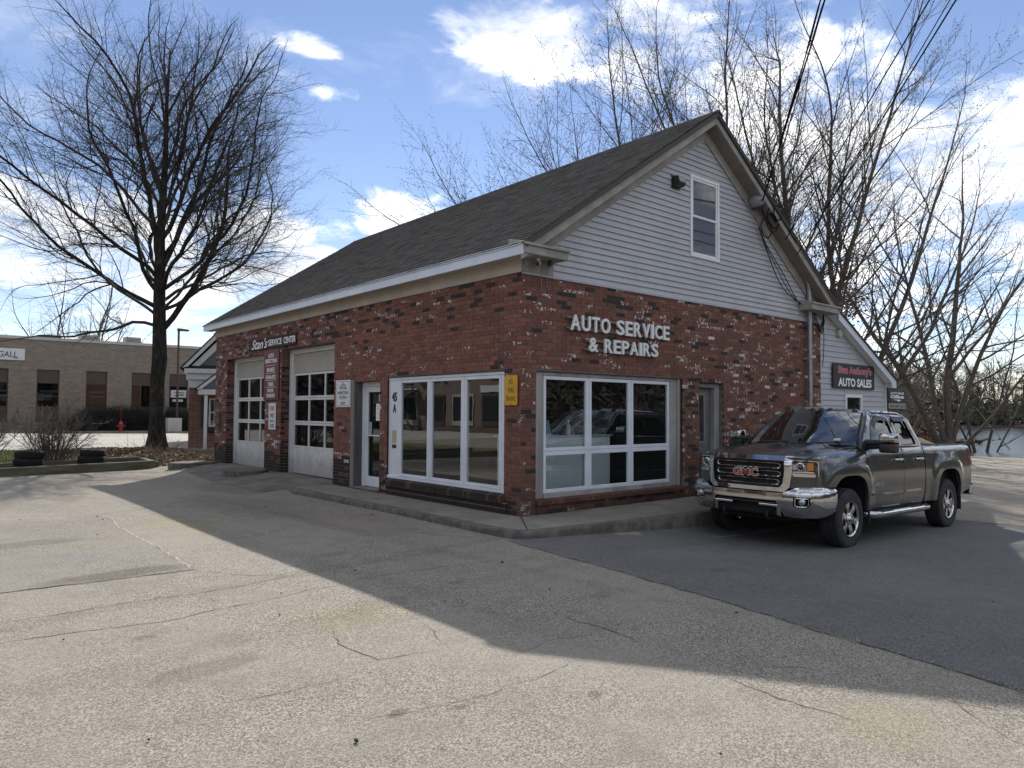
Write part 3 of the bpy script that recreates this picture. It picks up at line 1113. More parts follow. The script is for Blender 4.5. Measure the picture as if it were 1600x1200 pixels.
text_mesh('house_number', 'A', (.034, 3.62, 1.495), (0, -1, 0), (0, 0, 1), .155, .10, m_blk, .004, .03, parent=lwin)
m_yst = pbr('yellow_sticker', (.50, .42, .22), .6, var=(.38, .33, .18), scale=40)
MB().box((.034, 3.50, .93), (.0385, 3.645, 1.165)).build('sticker', m_yst, lwin)
MB().box((.030, 3.505, .84), (.0385, 3.635, .905)).build('letter_slot', m_blk, lwin)

# --- personnel door in its recess
door = MB()
door.box((.16, 4.042, 2.0), (.24, 5.0, 2.088))
door.box((.16, 4.90, .03), (.24, 5.0, 1.999))
door.box((.16, 4.042, .03), (.24, 4.09, 1.999))
dr = door.build('entrance_door', m_wht, bld, bevel=.004)
sash(('x', .175, 4.095, 4.895, .04, 1.995), dr, 'door_leaf', m_alum, t=.105)
mb = MB(); mb.box((.176, 4.2, .145), (.215, 4.79, .24)); mb.build('kick_rail', m_alum, dr)
mb = MB(); pane_x(mb, 4.19, 4.80, .24, 1.895, .195); mb.build('pane', m_glass2, dr, fix=False)
mb = MB(); mb.tube([(.13, 4.2, 1.04), (.13, 4.80, 1.04)], .014, 8); mb.box((.13, 4.72, 1.03), (.19, 4.75, 1.05)); mb.box((.13, 4.24, 1.03), (.19, 4.27, 1.05))
mb.build('push_bar', m_alum, dr)
mb = MB(); mb.box((.0, 5.002, .02), (.30, 5.108, 2.088)); mb.build('jamb', m_darkw, dr)
mb = MB(); mb.box((-.028, 5.005, .0), (-.001, 5.14, 2.13)); mb.build('corner_post', m_postw, dr, bevel=.004)
MB().box((-.02, 4.05, .001), (.3, 5.0, .03)).build('threshold', m_conc, dr)
m_paper = pbr('paper', (.80, .80, .80), .7)
m_ink = pbr('grey_ink', (.35, .35, .38), .8)
pn = MB().box((.186, 4.245, 1.33), (.190, 4.50, 1.66)).build('paper_notice', m_paper)
tag(pn, 'white printed paper notice taped inside the glass entrance door', 'notice', 'papers behind the entrance door glass')
mb = MB()
for i in range(8): mb.box((.1845, 4.28, 1.37 + i * .033), (.1855, 4.465 - .03 * (i % 3), 1.376 + i * .033))
mb.build('print_line', m_ink, pn)
pn = MB().box((.186, 4.66, 1.06), (.190, 4.78, 1.30)).build('paper_notice', pbr('faded_paper', (.30, .36, .33), .7))
tag(pn, 'small faded greenish card behind the entrance door glass, low on the left', 'notice', 'papers behind the entrance door glass')
pn = MB().box((.186, 4.21, 1.70), (.190, 4.40, 1.85)).build('paper_notice', pbr('grey_paper', (.42, .45, .45), .7))
tag(pn, 'grey card high behind the entrance door glass', 'notice', 'papers behind the entrance door glass')

# --- service bay doors: sectional, five tiers, three columns
m_gd = pbr('garage_white', (.66, .66, .65), .5, var=(.58, .58, .57), scale=1.5, dirt=((.33, .32, .30), 3.5, .52, .75, .45), low=((.20, .185, .165), .75, .05, .6))
m_gd2 = pbr('garage_cream', (.40, .375, .32), .6, var=(.33, .30, .255), scale=2.5, stretch=(1, 3, 14), dirt=((.24, .21, .17), 3, .5, .8, .5))
m_gdglass = glass('bay_glass', (.42, .44, .43), .10)
for (y0, y1, topz) in ((5.91, 8.61, 2.955), (9.58, 12.28, 2.925)):
    fr = MB()
    fr.box((.20, y0 + .002, topz - .105), (.29, y1 - .002, topz))
    fr.box((.20, y1 - .19, .05), (.29, y1 - .002, topz - .106))
    fr.box((.20, y0 + .002, .05), (.29, y0 + .10, topz - .106))
    g = fr.build('garage_door', m_gd, bld, bevel=.004)
    a, b = y0 + .105, y1 - .195
    tz = topz - .11
    MB().box((.235, a, .06), (.275, b, .655)).build('door_panel', m_gd, g, bevel=.006)
    MB().box((.235, a, 2.395), (.275, b, tz)).build('door_panel', m_gd2, g, bevel=.006)
    w3 = (b - a) / 3
    for r in range(3):
        z0 = .66 + r * .578; z1 = z0 + .572
        mb = MB()
        mb.box((.235, a, z0), (.275, b, z0 + .045)); mb.box((.235, a, z1 - .048), (.275, b, z1))
        for c in range(4):
            yc = a + c * w3
            t = .026
            mb.box((.236, max(a, yc - t), z0 + .046), (.274, min(b, yc + t), z1 - .049))
        mb.build('door_section', m_gd, g, bevel=.004)
        for c in range(3):
            mb = MB(); pane_x(mb, a + c * w3 + .02, a + (c + 1) * w3 - .02, z0 + .04, z1 - .042, .258)
            mb.build('pane', m_gdglass, g, fix=False)
    MB().box((.232, a, .045), (.278, b, .06)).build('door_seal', m_rubber, g)

# --- grey side door in the gable wall, mostly behind the truck
gd = MB()
gd.box((5.05, .10, -.1), (5.215, .30, 2.08)); gd.box((4.425, .10, 2.0), (5.05, .30, 2.08))
sd = gd.build('side_door', m_jamb, bld, bevel=.005)
MB().box((4.43, .20, -.1), (5.045, .24, 1.995)).build('door_leaf', pbr('grey_door_paint', (.17, .165, .155), .6, var=(.12, .115, .11), scale=3), sd)
mb = MB(); pane_y(mb, 4.44, 4.84, .95, 1.86, .196); mb.build('pane', m_glass2, sd, fix=False)
sash(('y', .19, 4.42, 4.88, .93, 1.90), sd, 'pane_frame', pbr('grey_door_trim', (.20, .195, .185), .6), t=.05, d=.03)

# --- interior: floor, partition, ceiling, counters
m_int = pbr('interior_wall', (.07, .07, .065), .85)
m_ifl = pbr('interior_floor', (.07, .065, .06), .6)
it = MB()
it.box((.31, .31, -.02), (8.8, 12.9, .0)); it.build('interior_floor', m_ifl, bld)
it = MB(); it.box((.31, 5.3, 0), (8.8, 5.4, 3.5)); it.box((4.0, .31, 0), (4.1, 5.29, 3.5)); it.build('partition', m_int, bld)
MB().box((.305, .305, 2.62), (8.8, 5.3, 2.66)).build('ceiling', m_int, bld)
MB().box((8.8, .3, -.3), (BW, BL, 3.58)).build('wall', m_core, bld)
MB().box((.305, BL - .3, -.3), (8.8, BL, 3.58)).build('wall', m_core, bld)
m_ctr = pbr('counter_white', (.80, .82, .84), .5)
m_cold = pbr('counter_dark', (.05, .05, .055), .5)
ct = MB().box((.62, .72, .001), (2.75, 1.3, 1.10)).build('counter', m_ctr, bevel=.01)
tag(ct, 'plain white service counter standing inside the gable shop window', 'counter')
mb = MB()
for x in (1.15, 2.05): mb.box((x, .714, .02), (x + .012, .72, 1.06))
mb.build('seam', m_cold, ct)
MB().box((.58, .69, 1.101), (2.79, 1.34, 1.13)).build('countertop', pbr('counter_top', (.4, .42, .43), .35), ct)
bo_ = MB(); bo_.lathe([(.035, 0), (.036, .15), (.03, .17), (.012, .19), (.012, .23), (.018, .232), (.018, .25), (.0, .25)], (0, 0, 0), 'z', 14)
bo_ = bo_.build('spray_bottle', m_wht, smooth=True); bo_.location = (1.80, .82, 1.131); tag(bo_, 'small white bottle standing on the counter inside the gable window', 'bottle')
fo_ = MB().prism([(1.16, .80, 1.131), (1.38, .80, 1.131), (1.38, .86, 1.38), (1.16, .86, 1.38)], (0, .02, 0)).build('card_stand', pbr('card_blue', (.30, .36, .42), .6)); tag(fo_, 'pale blue card propped up on the counter inside the gable window', 'card')
it = MB(); it.box((1.5, 2.6, .001), (3.4, 3.3, .75)); it.box((1.52, 3.31, .001), (3.38, 3.35, 1.15))
tag(it.build('office_desk', pbr('desk_wood', (.16, .10, .06), .5), bevel=.01), 'brown office desk with a back panel deep inside the shop', 'desk')
m_bld = pbr('blind', (.46, .45, .40), .8)
for i, y in enumerate((.62, 1.55, 2.62)):
    vb = MB().box((.22, y, .36), (.235, y + .16, 2.0)).build('vertical_blind', m_bld)
    tag(vb, ('pale vertical blind slat behind the first window light from the corner', 'pale vertical blind slat behind the middle window light', 'pale vertical blind slat behind the window light beside the house number')[i], 'blind', 'blind slats behind the long shop window')

# ---------------------------------------------------------------- gable: siding, window, trim
m_side = pbr('vinyl_siding', (.42, .425, .455), .55, var=(.385, .39, .42), scale=1.2, dirt=((.30, .295, .295), 2.2, .48, .74, .5))
m_oldw = pbr('weathered_trim', (.33, .31, .285), .8, var=(.235, .22, .20), scale=3, bump=.002, bscale=30, dirt=((.36, .345, .33), 5, .58, .72, .5))
m_soff = pbr('soffit_board', (.24, .205, .18), .85, var=(.18, .155, .14), scale=3)
m_beige = pbr('beige_frieze', (.46, .41, .34), .7, var=(.38, .34, .28), scale=2, dirt=((.26, .22, .17), 3, .55, .8, .4))
m_fasc = pbr('white_fascia', (.62, .66, .74), .35, var=(.55, .59, .67), scale=2, dirt=((.34, .33, .32), 5, .62, .75, .5))
roofz = lambda x: ZE + SL * (min(x, BW - x) + EX)
gb = MB()
gb.prism([(0, .02, 3.581), (BW, .02, 3.581), (BW, .02, roofz(0) - .2), (BW / 2, .02, ZP - .2), (0, .02, roofz(0) - .2)], (0, .15, 0))
gab = gb.build('gable_wall', m_core, bld)
q_ = MB(); q_.prism([(0, BL - .2, 3.581), (BW, BL - .2, 3.581), (BW, BL - .2, roofz(0) - .13), (BW / 2, BL - .2, ZP - .13), (0, BL - .2, roofz(0) - .13)], (0, .2, 0)); q_.build('far_gable_wall', m_core, bld)
MB().box((.305, 5.41, 3.45), (8.8, BL - .3, 3.49)).build('ceiling', m_int, bld)
for x_ in (.02, BW - .1): MB().box((x_, .31, 3.581), (x_ + .08, BL - .21, roofz(0) - .08)).build('wall_plate', m_core, bld)
WX0, WX1, WZ0, WZ1 = 4.13, 5.06, 4.415, 5.955
z = 3.583; i = 0
rv = random.Random(4)
while z < 6.80:
    z1 = z + .1018
    # extents under the raking frieze
    def ext(zz):
        t = (zz + .40 - ZE) / SL - EX
        return (max(0.0, t), BW - max(0.0, t))
    a0, b0 = ext(z); a1, b1 = ext(z1)
    if b0 - a0 < .1: break
    segs = [((a0, a1), (b0, b1))]
    if z1 > WZ0 and z < WZ1:
        segs = [((a0, a1), (WX0, WX0)), ((WX1, WX1), (b0, b1))]
        for za_, zb_ in ((z, WZ0), (WZ1, z1)):        # narrow rips under and over the window
            if .004 < zb_ - za_ < .1018:
                MB().box((WX0 + .001, -.014, za_), (WX1 - .001, .019, zb_)).build('siding_board', m_side, gab)
    # butt joints
    out = []
    for (l0, l1), (r0, r1) in segs:
        if r0 - l0 > 3.6:
            x = l0 + (r0 - l0) * rv.uniform(.3, .7)
            out += [((l0, l1), (x, x)), ((x + .002, x + .002), (r0, r1))]
        else: out.append(((l0, l1), (r0, r1)))
    for (l0, l1), (r0, r1) in out:
        y0, y1, zb = -.027, -.003, z - .012
        mb = MB()
        if l1 > r1: r1 = l1 + .001
        mb.add([(l0, y0, z), (r0, y0, z), (r1, y1, z1), (l1, y1, z1), (l0, .019, z), (r0, .019, z), (r1, .019, z1), (l1, .019, z1)],
               [(0, 1, 2, 3), (4, 7, 6, 5), (0, 4, 5, 1), (1, 5, 6, 2), (2, 6, 7, 3), (3, 7, 4, 0)])
        mb.build('siding_board', m_side, gab)
    z = z1
# starter strip and corner post
MB().box((0, -.024, 3.560), (BW, -.002, 3.582)).build('starter_strip', m_side, gab)
# attic window
aw = sash(('y', -.035, WX0, WX1, WZ0, WZ1), bld, 'attic_window', m_wht, t=.055, d=.05)
m_glA = glass('attic_glass', (.85, .88, .9), .075)
sash(('y', -.022, WX0 + .057, WX1 - .057, 5.17, WZ1 - .057), aw, 'sash', m_wht, t=.04, d=.03)
sash(('y', -.012, WX0 + .057, WX1 - .057, WZ0 + .057, 5.205), aw, 'sash', m_wht, t=.04, d=.03)
mb = MB(); pane_y(mb, WX0 + .09, WX1 - .09, 5.2, WZ1 - .09, -.008); mb.build('pane', m_glA, aw, fix=False)
mb = MB(); pane_y(mb, WX0 + .09, WX1 - .09, WZ0 + .09, 5.17, .002); mb.build('pane', m_glA, aw, fix=False)
MB().box((WX0 + .06, .08, 5.16), (WX1 - .06, .085, WZ1 - .06)).build('roller_shade', pbr('shade_white', (.62, .63, .66), .8), aw)
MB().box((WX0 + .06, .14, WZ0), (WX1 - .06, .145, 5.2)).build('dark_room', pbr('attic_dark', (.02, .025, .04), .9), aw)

# raking trim of the near gable: frieze board on the wall, soffit, rake fascia
TH = .10     # roof deck thickness measured vertically


def rake(x0, x1, zoff0, zoff1, y0, y1, mat, name, parent=bld):
    """board following the roof line between x0 and x1 (x1 may be the ridge), vertical offsets below the roof top"""
    mb = MB()
    pts = [(x0, y0, roofz(x0) - zoff1), (x1, y0, roofz(x1) - zoff1), (x1, y0, roofz(x1) - zoff0), (x0, y0, roofz(x0) - zoff0)]
    mb.prism(pts, (0, y1 - y0, 0))
    return mb.build(name, mat, parent)


for (a, b) in ((-EX, BW / 2), (BW + EX, BW / 2)):
    rake(a, b, .035, .235, -OY, -OY + .03, m_oldw, 'rake_board')
    rake(a, b, .036, .10, -OY - .03, -OY - .001, m_oldw, 'rake_moulding')
    rake(a * .999 + (.25 if a < 0 else -.25), b, .215, .24, -OY + .031, -.05, m_soff, 'rake_soffit')
    rake(.02 if a < 0 else BW - .02, b, .242, .455, -.050, -.021, m_oldw, 'rake_frieze')
# cornice returns
for (x0, x1, far) in ((-EX, .64, 0), (BW - 1.02, BW + EX, 1)):
    mb = MB()
    mb.box((x0, -OY - .02, 3.785), (x1, -.022, 3.90))
    mb.prism([(x0 - (0 if far else .015), -OY - .05, 3.901), (x0 - (0 if far else .015), -.022, 3.901), (x0 - (0 if far else .015), -.022, 4.02), (x0 - (0 if far else .015), -OY - .05, 3.94)], (x1 - x0 + .03, 0, 0))
    mb.build('cornice_return', m_oldw, bld, bevel=.006)
MB().box((-.022, -.030, 3.583), (.62, -.0205, 3.784)).build('frieze_board', m_greyw, bld)
# eaves of the long wall
MB().box((-.026, -.02, 3.583), (-.001, BL + .05, 3.772)).build('frieze_board', m_beige, bld)
MB().box((-EX + .015, -OY + .03, 3.773), (-.0265, BL + OY, 3.79)).build('eave_soffit', m_beige, bld)
n = 5
for i in range(n):
    y0 = -OY - .02 + i * (BL + 2 * OY) / n; y1 = -OY - .02 + (i + 1) * (BL + 2 * OY) / n - .006
    mb = MB()
    mb.box((-EX - .012, y0, 3.76), (-EX + .014, y1, 3.93)); mb.box((-EX - .03, y0, 3.895), (-EX - .0125, y1, 3.935))
    mb.build('fascia', m_fasc, bld, bevel=.004)

# ---------------------------------------------------------------- roof
m_deck = pbr('roof_deck', (.07, .065, .06), .9)
mb = MB()
mb.prism([(-EX - .03, -OY - .04, ZE - .005), (BW / 2, -OY - .04, ZP - .012), (BW / 2, -OY - .04, ZP - .11), (-EX + .05, -OY - .04, ZE - .06)], (0, BL + 2 * OY + .08, 0))
roof = mb.build('roof', m_deck, bld)
mb = MB()
mb.prism([(BW + EX + .03, -OY - .04, ZE - .005), (BW / 2, -OY - .04, ZP - .012), (BW / 2, -OY - .04, ZP - .11), (BW + EX - .05, -OY - .04, ZE - .06)], (0, BL + 2 * OY + .08, 0))
m_sh = [pbr('shingle_' + n_, a, .95, spec=.0, var=b, scale=14, bump=.002, bscale=150, dirt=((.045, .043, .040), 30, .5, .7, .4)) for n_, a, b in
        (('slate', (.078, .077, .076), (.057, .056, .055)), ('ash', (.092, .090, .088), (.067, .065, .064)), ('umber', (.078, .074, .070), (.057, .054, .051)), ('soot', (.060, .059, .059), (.044, .044, .044)))]
mb.build('roof_slope', m_sh[0], bld)
# shingle tabs on the visible slope
ud = Vector((BW / 2 + EX, 0, ZP - ZE)); LEN = ud.length; ud.normalize()
nn = Vector((-ud.z, 0, ud.x))
O = Vector((-EX - .035, -OY - .05, ZE - .012))
EXP = .142
rows_n = int(LEN / EXP) + 1
tabs = []
rsn = random.Random(9)
for r in range(rows_n):
    s0 = r * EXP; s1 = min(s0 + EXP * 1.25, LEN + .03)
    y = -rsn.uniform(0, .3)
    L_ = BL + 2 * OY + .1
    while y < L_:
        wd = rsn.choice((.17, .22, .26, .31, .34))
        a, b = max(y, 0), min(y + wd, L_)
        if b - a > .03: tabs.append((s0, s1, a, b, rsn.choices(range(4), (5, 3, 3, 2))[0], rsn.choice((0., .0, .004, .007))))
        y += wd + .004
big = sorted(range(len(tabs)), key=lambda i: ((O + ud * tabs[i][0] + Vector((0, tabs[i][2], 0))) - camv).length)[:300]
bigset = set(big)
smh = {}
mbs = MB()


def tab(mb, o, s0, s1, a, b, ex, m=0):
    t0, t1 = .008 + ex * .4, .002
    p = [o + ud * s0 + Vector((0, a, 0)), o + ud * s0 + Vector((0, b, 0)), o + ud * s1 + Vector((0, b, 0)), o + ud * s1 + Vector((0, a, 0))]
    q = [p[0] + nn * t0, p[1] + nn * t0, p[2] + nn * t1, p[3] + nn * t1]
    mb.add(p + q, [(7, 6, 5, 4), (0, 1, 5, 4), (1, 2, 6, 5), (3, 0, 4, 7), (2, 3, 7, 6)], m)


for i, (s0, s1, a, b, kd, ex) in enumerate(tabs):
    if i in bigset:
        key = (round(b - a, 2), kd, ex, round(s1 - s0, 3))
        if key not in smh:
            m_ = MB(); tab(m_, Vector(), 0, s1 - s0, 0, b - a, ex)
            o = m_.build('shingle', m_sh[kd], None, fix=False); smh[key] = o.data; bpy.data.objects.remove(o)
        link_mesh('shingle', smh[key], roof, O + ud * s0 + Vector((0, a, 0)))
    else:
        tab(mbs, O, s0, s1, a, b, ex, kd)
o = mbs.build('shingles', m_sh, roof, fix=False); o['kind'] = 'stuff'
# ridge cap
mb = MB()
y = -OY - .06
while y < BL + OY:
    mb.prism([(BW / 2 - .13, y, ZP - .075), (BW / 2, y, ZP + .022), (BW / 2 + .13, y, ZP - .075), (BW / 2, y, ZP - .02)], (0, .27, 0)); y += .2705
mb.build('ridge_cap', m_sh[1], roof)

# ================================================================ things fixed to the building
RX, UZ, RY = (1, 0, 0), (0, 0, 1), (0, -1, 0)
m_let = pbr('letter_white', (.72, .73, .72), .4, dirt=((.45, .45, .43), 6, .6, .8, .4))
m_race = pbr('raceway_grey', (.17, .155, .14), .7, var=(.11, .10, .095), scale=5)


def letter_row(text, x0, x1, z0, z1, label):
    root = empty('letter_sign', ((x0 + x1) / 2, 0, z0), label=label, cat='sign', group='raised letters on the gable wall')
    inv = Vector((-(x0 + x1) / 2, 0, -z0))
    for z in (z0 + .035, z1 - .045):
        MB().box((x0 - (x0 + x1) / 2 - .06, -.045, z - z0 - .018), ((x1 - x0) / 2 + .01, -.006, z - z0 + .018)).build('rail', m_race, root, bevel=.003)
    # one mesh per letter, laid out by a measuring pass
    widths = {'I': .34, ' ': .62, 'E': .86, 'S': .94, 'R': .98, 'V': .98, 'T': .90, 'A': 1.05, 'O': 1.08, 'U': .98, 'C': .98, '&': 1.08, 'P': .92}
    gap = .17
    tot = sum(widths[c] + (0 if c == ' ' else gap) for c in text) - gap
    k = (x1 - x0) / tot
    x = x0
    for c in text:
        if c != ' ':
            text_mesh('letter', c, (x - (x0 + x1) / 2, -.048, 0), RX, UZ, z1 - z0, widths[c] * k, m_let, .032, .020, parent=root)
            x += (widths[c] + gap) * k
        else:
            x += widths[c] * k
    return root


letter_row('AUTO SERVICE', .96, 3.43, 2.795, 3.04, 'raised white capital letters on the gable brick reading AUTO SERVICE')
letter_row('& REPAIRS', 1.37, 3.11, 2.48, 2.705, 'raised white capital letters reading & REPAIRS, the lower row')


def board(name, face, u0, u1, z0, z1, mat, label, cat='sign', d=.012, off=.012, bevel=.004, parent=None):
    if face == 'g': mb = MB().box((u0, -off - d, z0), (u1, -off, z1))
    else: mb = MB().box((-off - d, u0, z0), (-off, u1, z1))
    o = mb.build(name, mat, parent, bevel=bevel)
    if label: tag(o, label, cat)
    return o


m_brown = pbr('sign_brown', (.050, .033, .029), .7, spec=.2, var=(.04, .028, .026), scale=3)
m_maroon = pbr('sign_maroon', (.135, .026, .030), .5, var=(.10, .022, .026), scale=2)
m_swhite = pbr('sign_white', (.66, .66, .66), .5, dirt=((.45, .44, .42), 8, .6, .8, .4))
m_slet = pbr('sign_letter_white', (.80, .80, .80), .5)
m_yel = pbr('sign_yellow', (.62, .33, .012), .4, var=(.55, .29, .012), scale=6)
# service-centre fascia board
s = board('wall_sign', 'l', 7.75, 10.60, 3.035, 3.295, m_brown, 'dark brown board over the service bays lettered SERVICE CENTER in white', d=.03)
XF = -.0445
text_mesh('script_lettering', "Stan's", (XF, 10.40, 3.055), RY, UZ, .25, 1.02, m_slet, .002, .012, shear=.38, parent=s)
text_mesh('lettering', 'SERVICE', (XF, 9.33, 3.09), RY, UZ, .15, .80, m_slet, .002, .022, parent=s)
text_mesh('lettering', 'CENTER', (XF, 8.42, 3.09), RY, UZ, .15, .66, m_slet, .002, .022, parent=s)
# tall maroon services sign on the pier
s = board('wall_sign', 'l', 8.70, 9.60, 1.765, 2.985, m_maroon, 'tall maroon sign on the pier listing brakes, exhausts, tires in white', d=.025)
XF = -.0395
for t_, z, h, wd in (('AUTO', 2.80, .095, .32), ('INSPECTIONS', 2.67, .10, .70), ('BRAKES', 2.455, .10, .46), ('EXHAUSTS', 2.28, .095, .58), ('TIRES', 2.105, .095, .34), ('MINOR', 1.955, .09, .36), ('TUNEUPS', 1.83, .095, .52)):
    text_mesh('lettering', t_, (XF, 9.16, z), RY, UZ, h, wd, m_slet, .002, .02, parent=s, align='C')
mb = MB()
for z in (2.605, 2.42, 2.245, 2.075): mb.box((-.0405, 8.86, z), (-.037, 9.46, z + .008))
mb.build('rule_line', m_slet, s)
# small white no-parking sign
s = board('wall_sign', 'l', 8.87, 9.30, 1.06, 1.70, m_swhite, 'small white DO NOT PARK sign with dark lettering below the maroon sign', d=.006)
m_navy = pbr('sign_ink', (.03, .03, .06), .6)
XF = -.0185
for t_, z, h, wd in (('DO NOT', 1.515, .11, .28), ('PARK', 1.345, .11, .24), ('IN FRONT OF', 1.235, .055, .26), ('DOORS', 1.105, .09, .25)):
    text_mesh('lettering', t_, (XF, 9.085, z), RY, UZ, h, wd, m_navy, .001, .015, parent=s, align='C')
# inspection station plate
s = board('wall_sign', 'l', 5.17, 5.80, 1.595, 2.145, m_swhite, 'white OFFICIAL INSPECTION STATION plate with black border on the pier by the door', d=.006)
for t_, z, h, wd in (('NEW HAMPSHIRE', 2.035, .022, .22), ('OFFICIAL', 1.955, .062, .34), ('INSPECTION', 1.855, .062, .44), ('STATION', 1.76, .062, .32), ('5059', 1.645, .056, .20)):
    text_mesh('lettering', t_, (XF, 5.485, z), RY, UZ, h, wd, m_blk, .001, .02, parent=s, align='C')
mb = MB()
for (a, b, c, e) in ((5.215, 5.755, 1.622, 1.629), (5.215, 5.70, 2.108, 2.115), (5.215, 5.222, 1.63, 2.107), (5.748, 5.755, 1.63, 2.05)):
    mb.box((-.0195, a, c), (-.0175, b, e))
mb.box((-.0195, 5.46, 1.735), (-.0175, 5.52, 1.741))
mb.box((-.0195, 5.70, 2.06), (-.0175, 5.755, 2.067))
mb.build('border_line', m_blk, s)
mb = MB(); mb.lathe([(.025, -.0195), (.025, -.0175)], (0, 5.485, 2.082), 'x', 14); mb.build('emblem', pbr('emblem_grey', (.3, .3, .32), .6), s)
# yellow traffic sign on the corner pier
s = MB().box((-.034, .045, 1.615), (-.030, .335, 2.06)).build('traffic_sign', m_yel, bevel=.0)
bm = bmesh.new(); bm.from_mesh(s.data)
bmesh.ops.bevel(bm, geom=[e for e in bm.edges if abs(e.verts[0].co.x - e.verts[1].co.x) > .001], offset=.028, segments=4, profile=.5, affect='EDGES')
bm.to_mesh(s.data); bm.free()
tag(s, 'yellow NO THRU TRAFFIC sign with rounded corners on the corner brick pier', 'sign')
for t_, z, h, wd in (('NO', 1.93, .072, .085), ('THRU', 1.80, .072, .15), ('TRAFFIC', 1.675, .072, .235)):
    text_mesh('lettering', t_, (-.0345, .19, z), RY, UZ, h, wd, m_blk, .0008, .0, parent=s, align='C')
mb = MB()
for z in (2.035, 1.638): mb.lathe([(.007, -.039), (.007, -.032)], (0, .19, z), 'x', 8)
mb.build('bolt', m_steel, s)
for z in (1.69, 1.97): MB().box((-.0298, .15, z), (-.001, .23, z + .02)).build('standoff', m_steel, s)

# floodlight beside the attic window
fl_ = empty('flood_light', (3.69, 0, 5.70), label='small dark wedge floodlight on the grey siding beside the attic window', cat='wall light')
m_fl = pbr('bronze_housing', (.035, .032, .03), .45)
MB().prism([(-.10, -.022, .09), (-.10, -.14, .085), (-.10, -.19, -.05), (-.10, -.13, -.10), (-.10, -.022, -.10)], (.20, 0, 0)).build('housing', m_fl, fl_, bevel=.012)
MB().prism([(-.085, -.178, -.045), (-.085, -.145, .065), (-.085, -.152, .067), (-.085, -.186, -.043)], (.17, 0, 0)).build('lens', pbr('lamp_lens', (.20, .20, .2), .2), fl_)
MB().box((-.125, -.028, -.13), (.125, -.0215, .12)).build('back_plate', m_fl, fl_)

# grey junction dome on the rake with the service drop
dm = empty('service_mast_head', (6.16, -.06, 5.80), label='round grey service head on the right rake of the gable', cat='service head')
m_gry = pbr('grey_plastic', (.22, .22, .24), .5)
mb = MB(); mb.lathe([(.0, -.26), (.07, -.245), (.12, -.19), (.135, -.12), (.135, -.03), (.11, .0), (.0, .0)], (0, 0, 0), 'y', 20); mb.build('dome', m_gry, dm, smooth=True)
mb = MB(); mb.box((-.03, -.2, -.17), (.03, -.03, -.11)); mb.build('clamp', m_steel, dm)
m_cable = pbr('black_cable', (.015, .015, .016), .9, spec=.1)


def sag(a, b, drop, n=18):
    a, b = Vector(a), Vector(b)
    return [a.lerp(b, i / n) - Vector((0, 0, drop * 4 * (i / n) * (1 - i / n))) for i in range(n + 1)]


# slack coils hanging at the service head
mb = MB()
for c, r, ph in (((.42, -.24, -.28), .24, 0), ((.30, -.27, -.42), .20, 1), ((.14, -.22, -.55), .20, 2), ((.50, -.26, -.18), .16, 3)):
    pts = [(c[0] + r * cos(t) * 1.0, c[1] - .01 * ph, c[2] + r * sin(t) * .95) for t in np.linspace(.3 * ph, .3 * ph + 2 * pi * .93, 24)]
    mb.tube(pts, .013, 6)
mb.tube([(.02, -.2, -.1), (.06, -.22, -.25), (.2, -.24, -.4), (.34, -.25, -.5)], .02, 6)
mb.tube([(.30, -.25, -.22), (.42, -.26, -.3), (.5, -.25, -.36)], .032, 6)
mb.tube([(.42, -.25, -.06), (.52, -.25, -.1), (.58, -.25, -.16)], .028, 6)
cl = mb.build('cable_coil', m_cable, smooth=True)
cl.location = (6.16, -.06, 5.80)
tag(cl, 'black slack service cable looped in coils against the right rake', 'cable')
# service cables from the pole out of frame
CB = [((6.2, -.26, 5.75), (1.68, -3.867, 6.879), .10, .011, 'thick twisted black service cable rising from the round service head'),
      ((6.93, -.36, 5.10), (2.717, -4.754, 6.886), .10, .010, 'thin black overhead cable reaching the rake just below the cable coils'),
      ((7.40, -.36, 4.86), (2.97, -4.971, 6.888), .10, .011, 'black overhead cable landing lowest on the gable rake, by the conduit bend'),
      ((6.95, -.36, 5.12), (2.536, -4.599, 6.885), .16, .006, 'thinnest overhead wire, ending beside the thin black cable on the rake'),
      ((7.42, -.36, 4.88), (2.93, -4.93, 6.93), .22, .007, 'slack overhead wire running just beside the lowest black cable to the rake'),
      ((6.22, -.27, 5.78), (1.62, -3.85, 6.90), .22, .006, 'thin slack wire running beside the thick twisted service cable')]
for a, b, dr_, r, lab in CB:
    A, B = Vector(a), Vector(b)
    E_ = A + (B - A) * 2.2
    pts = sag(A, E_, dr_, 24)
    # keep the point seen at the frame's top edge: lift by the sag there
    lift = dr_ * 4 * (1 / 2.2) * (1 - 1 / 2.2)
    pts = [p + Vector((0, 0, lift * i / 24 * 2.2)) for i, p in enumerate(pts)]
    mb = MB(); mb.tube(pts, r, 6)
    if 'twisted' in lab:
        for ph in (0, 2.1):
            mb.tube([p + Vector((.010 * cos(ph + i * 1.3), .010 * sin(ph + i * 1.3), .008 * sin(ph + i * 1.3))) for i, p in enumerate(pts)], .007, 5)
    tag(mb.build('overhead_cable', m_cable, smooth=True), lab, 'cable', 'cables from the gable rake to the street')
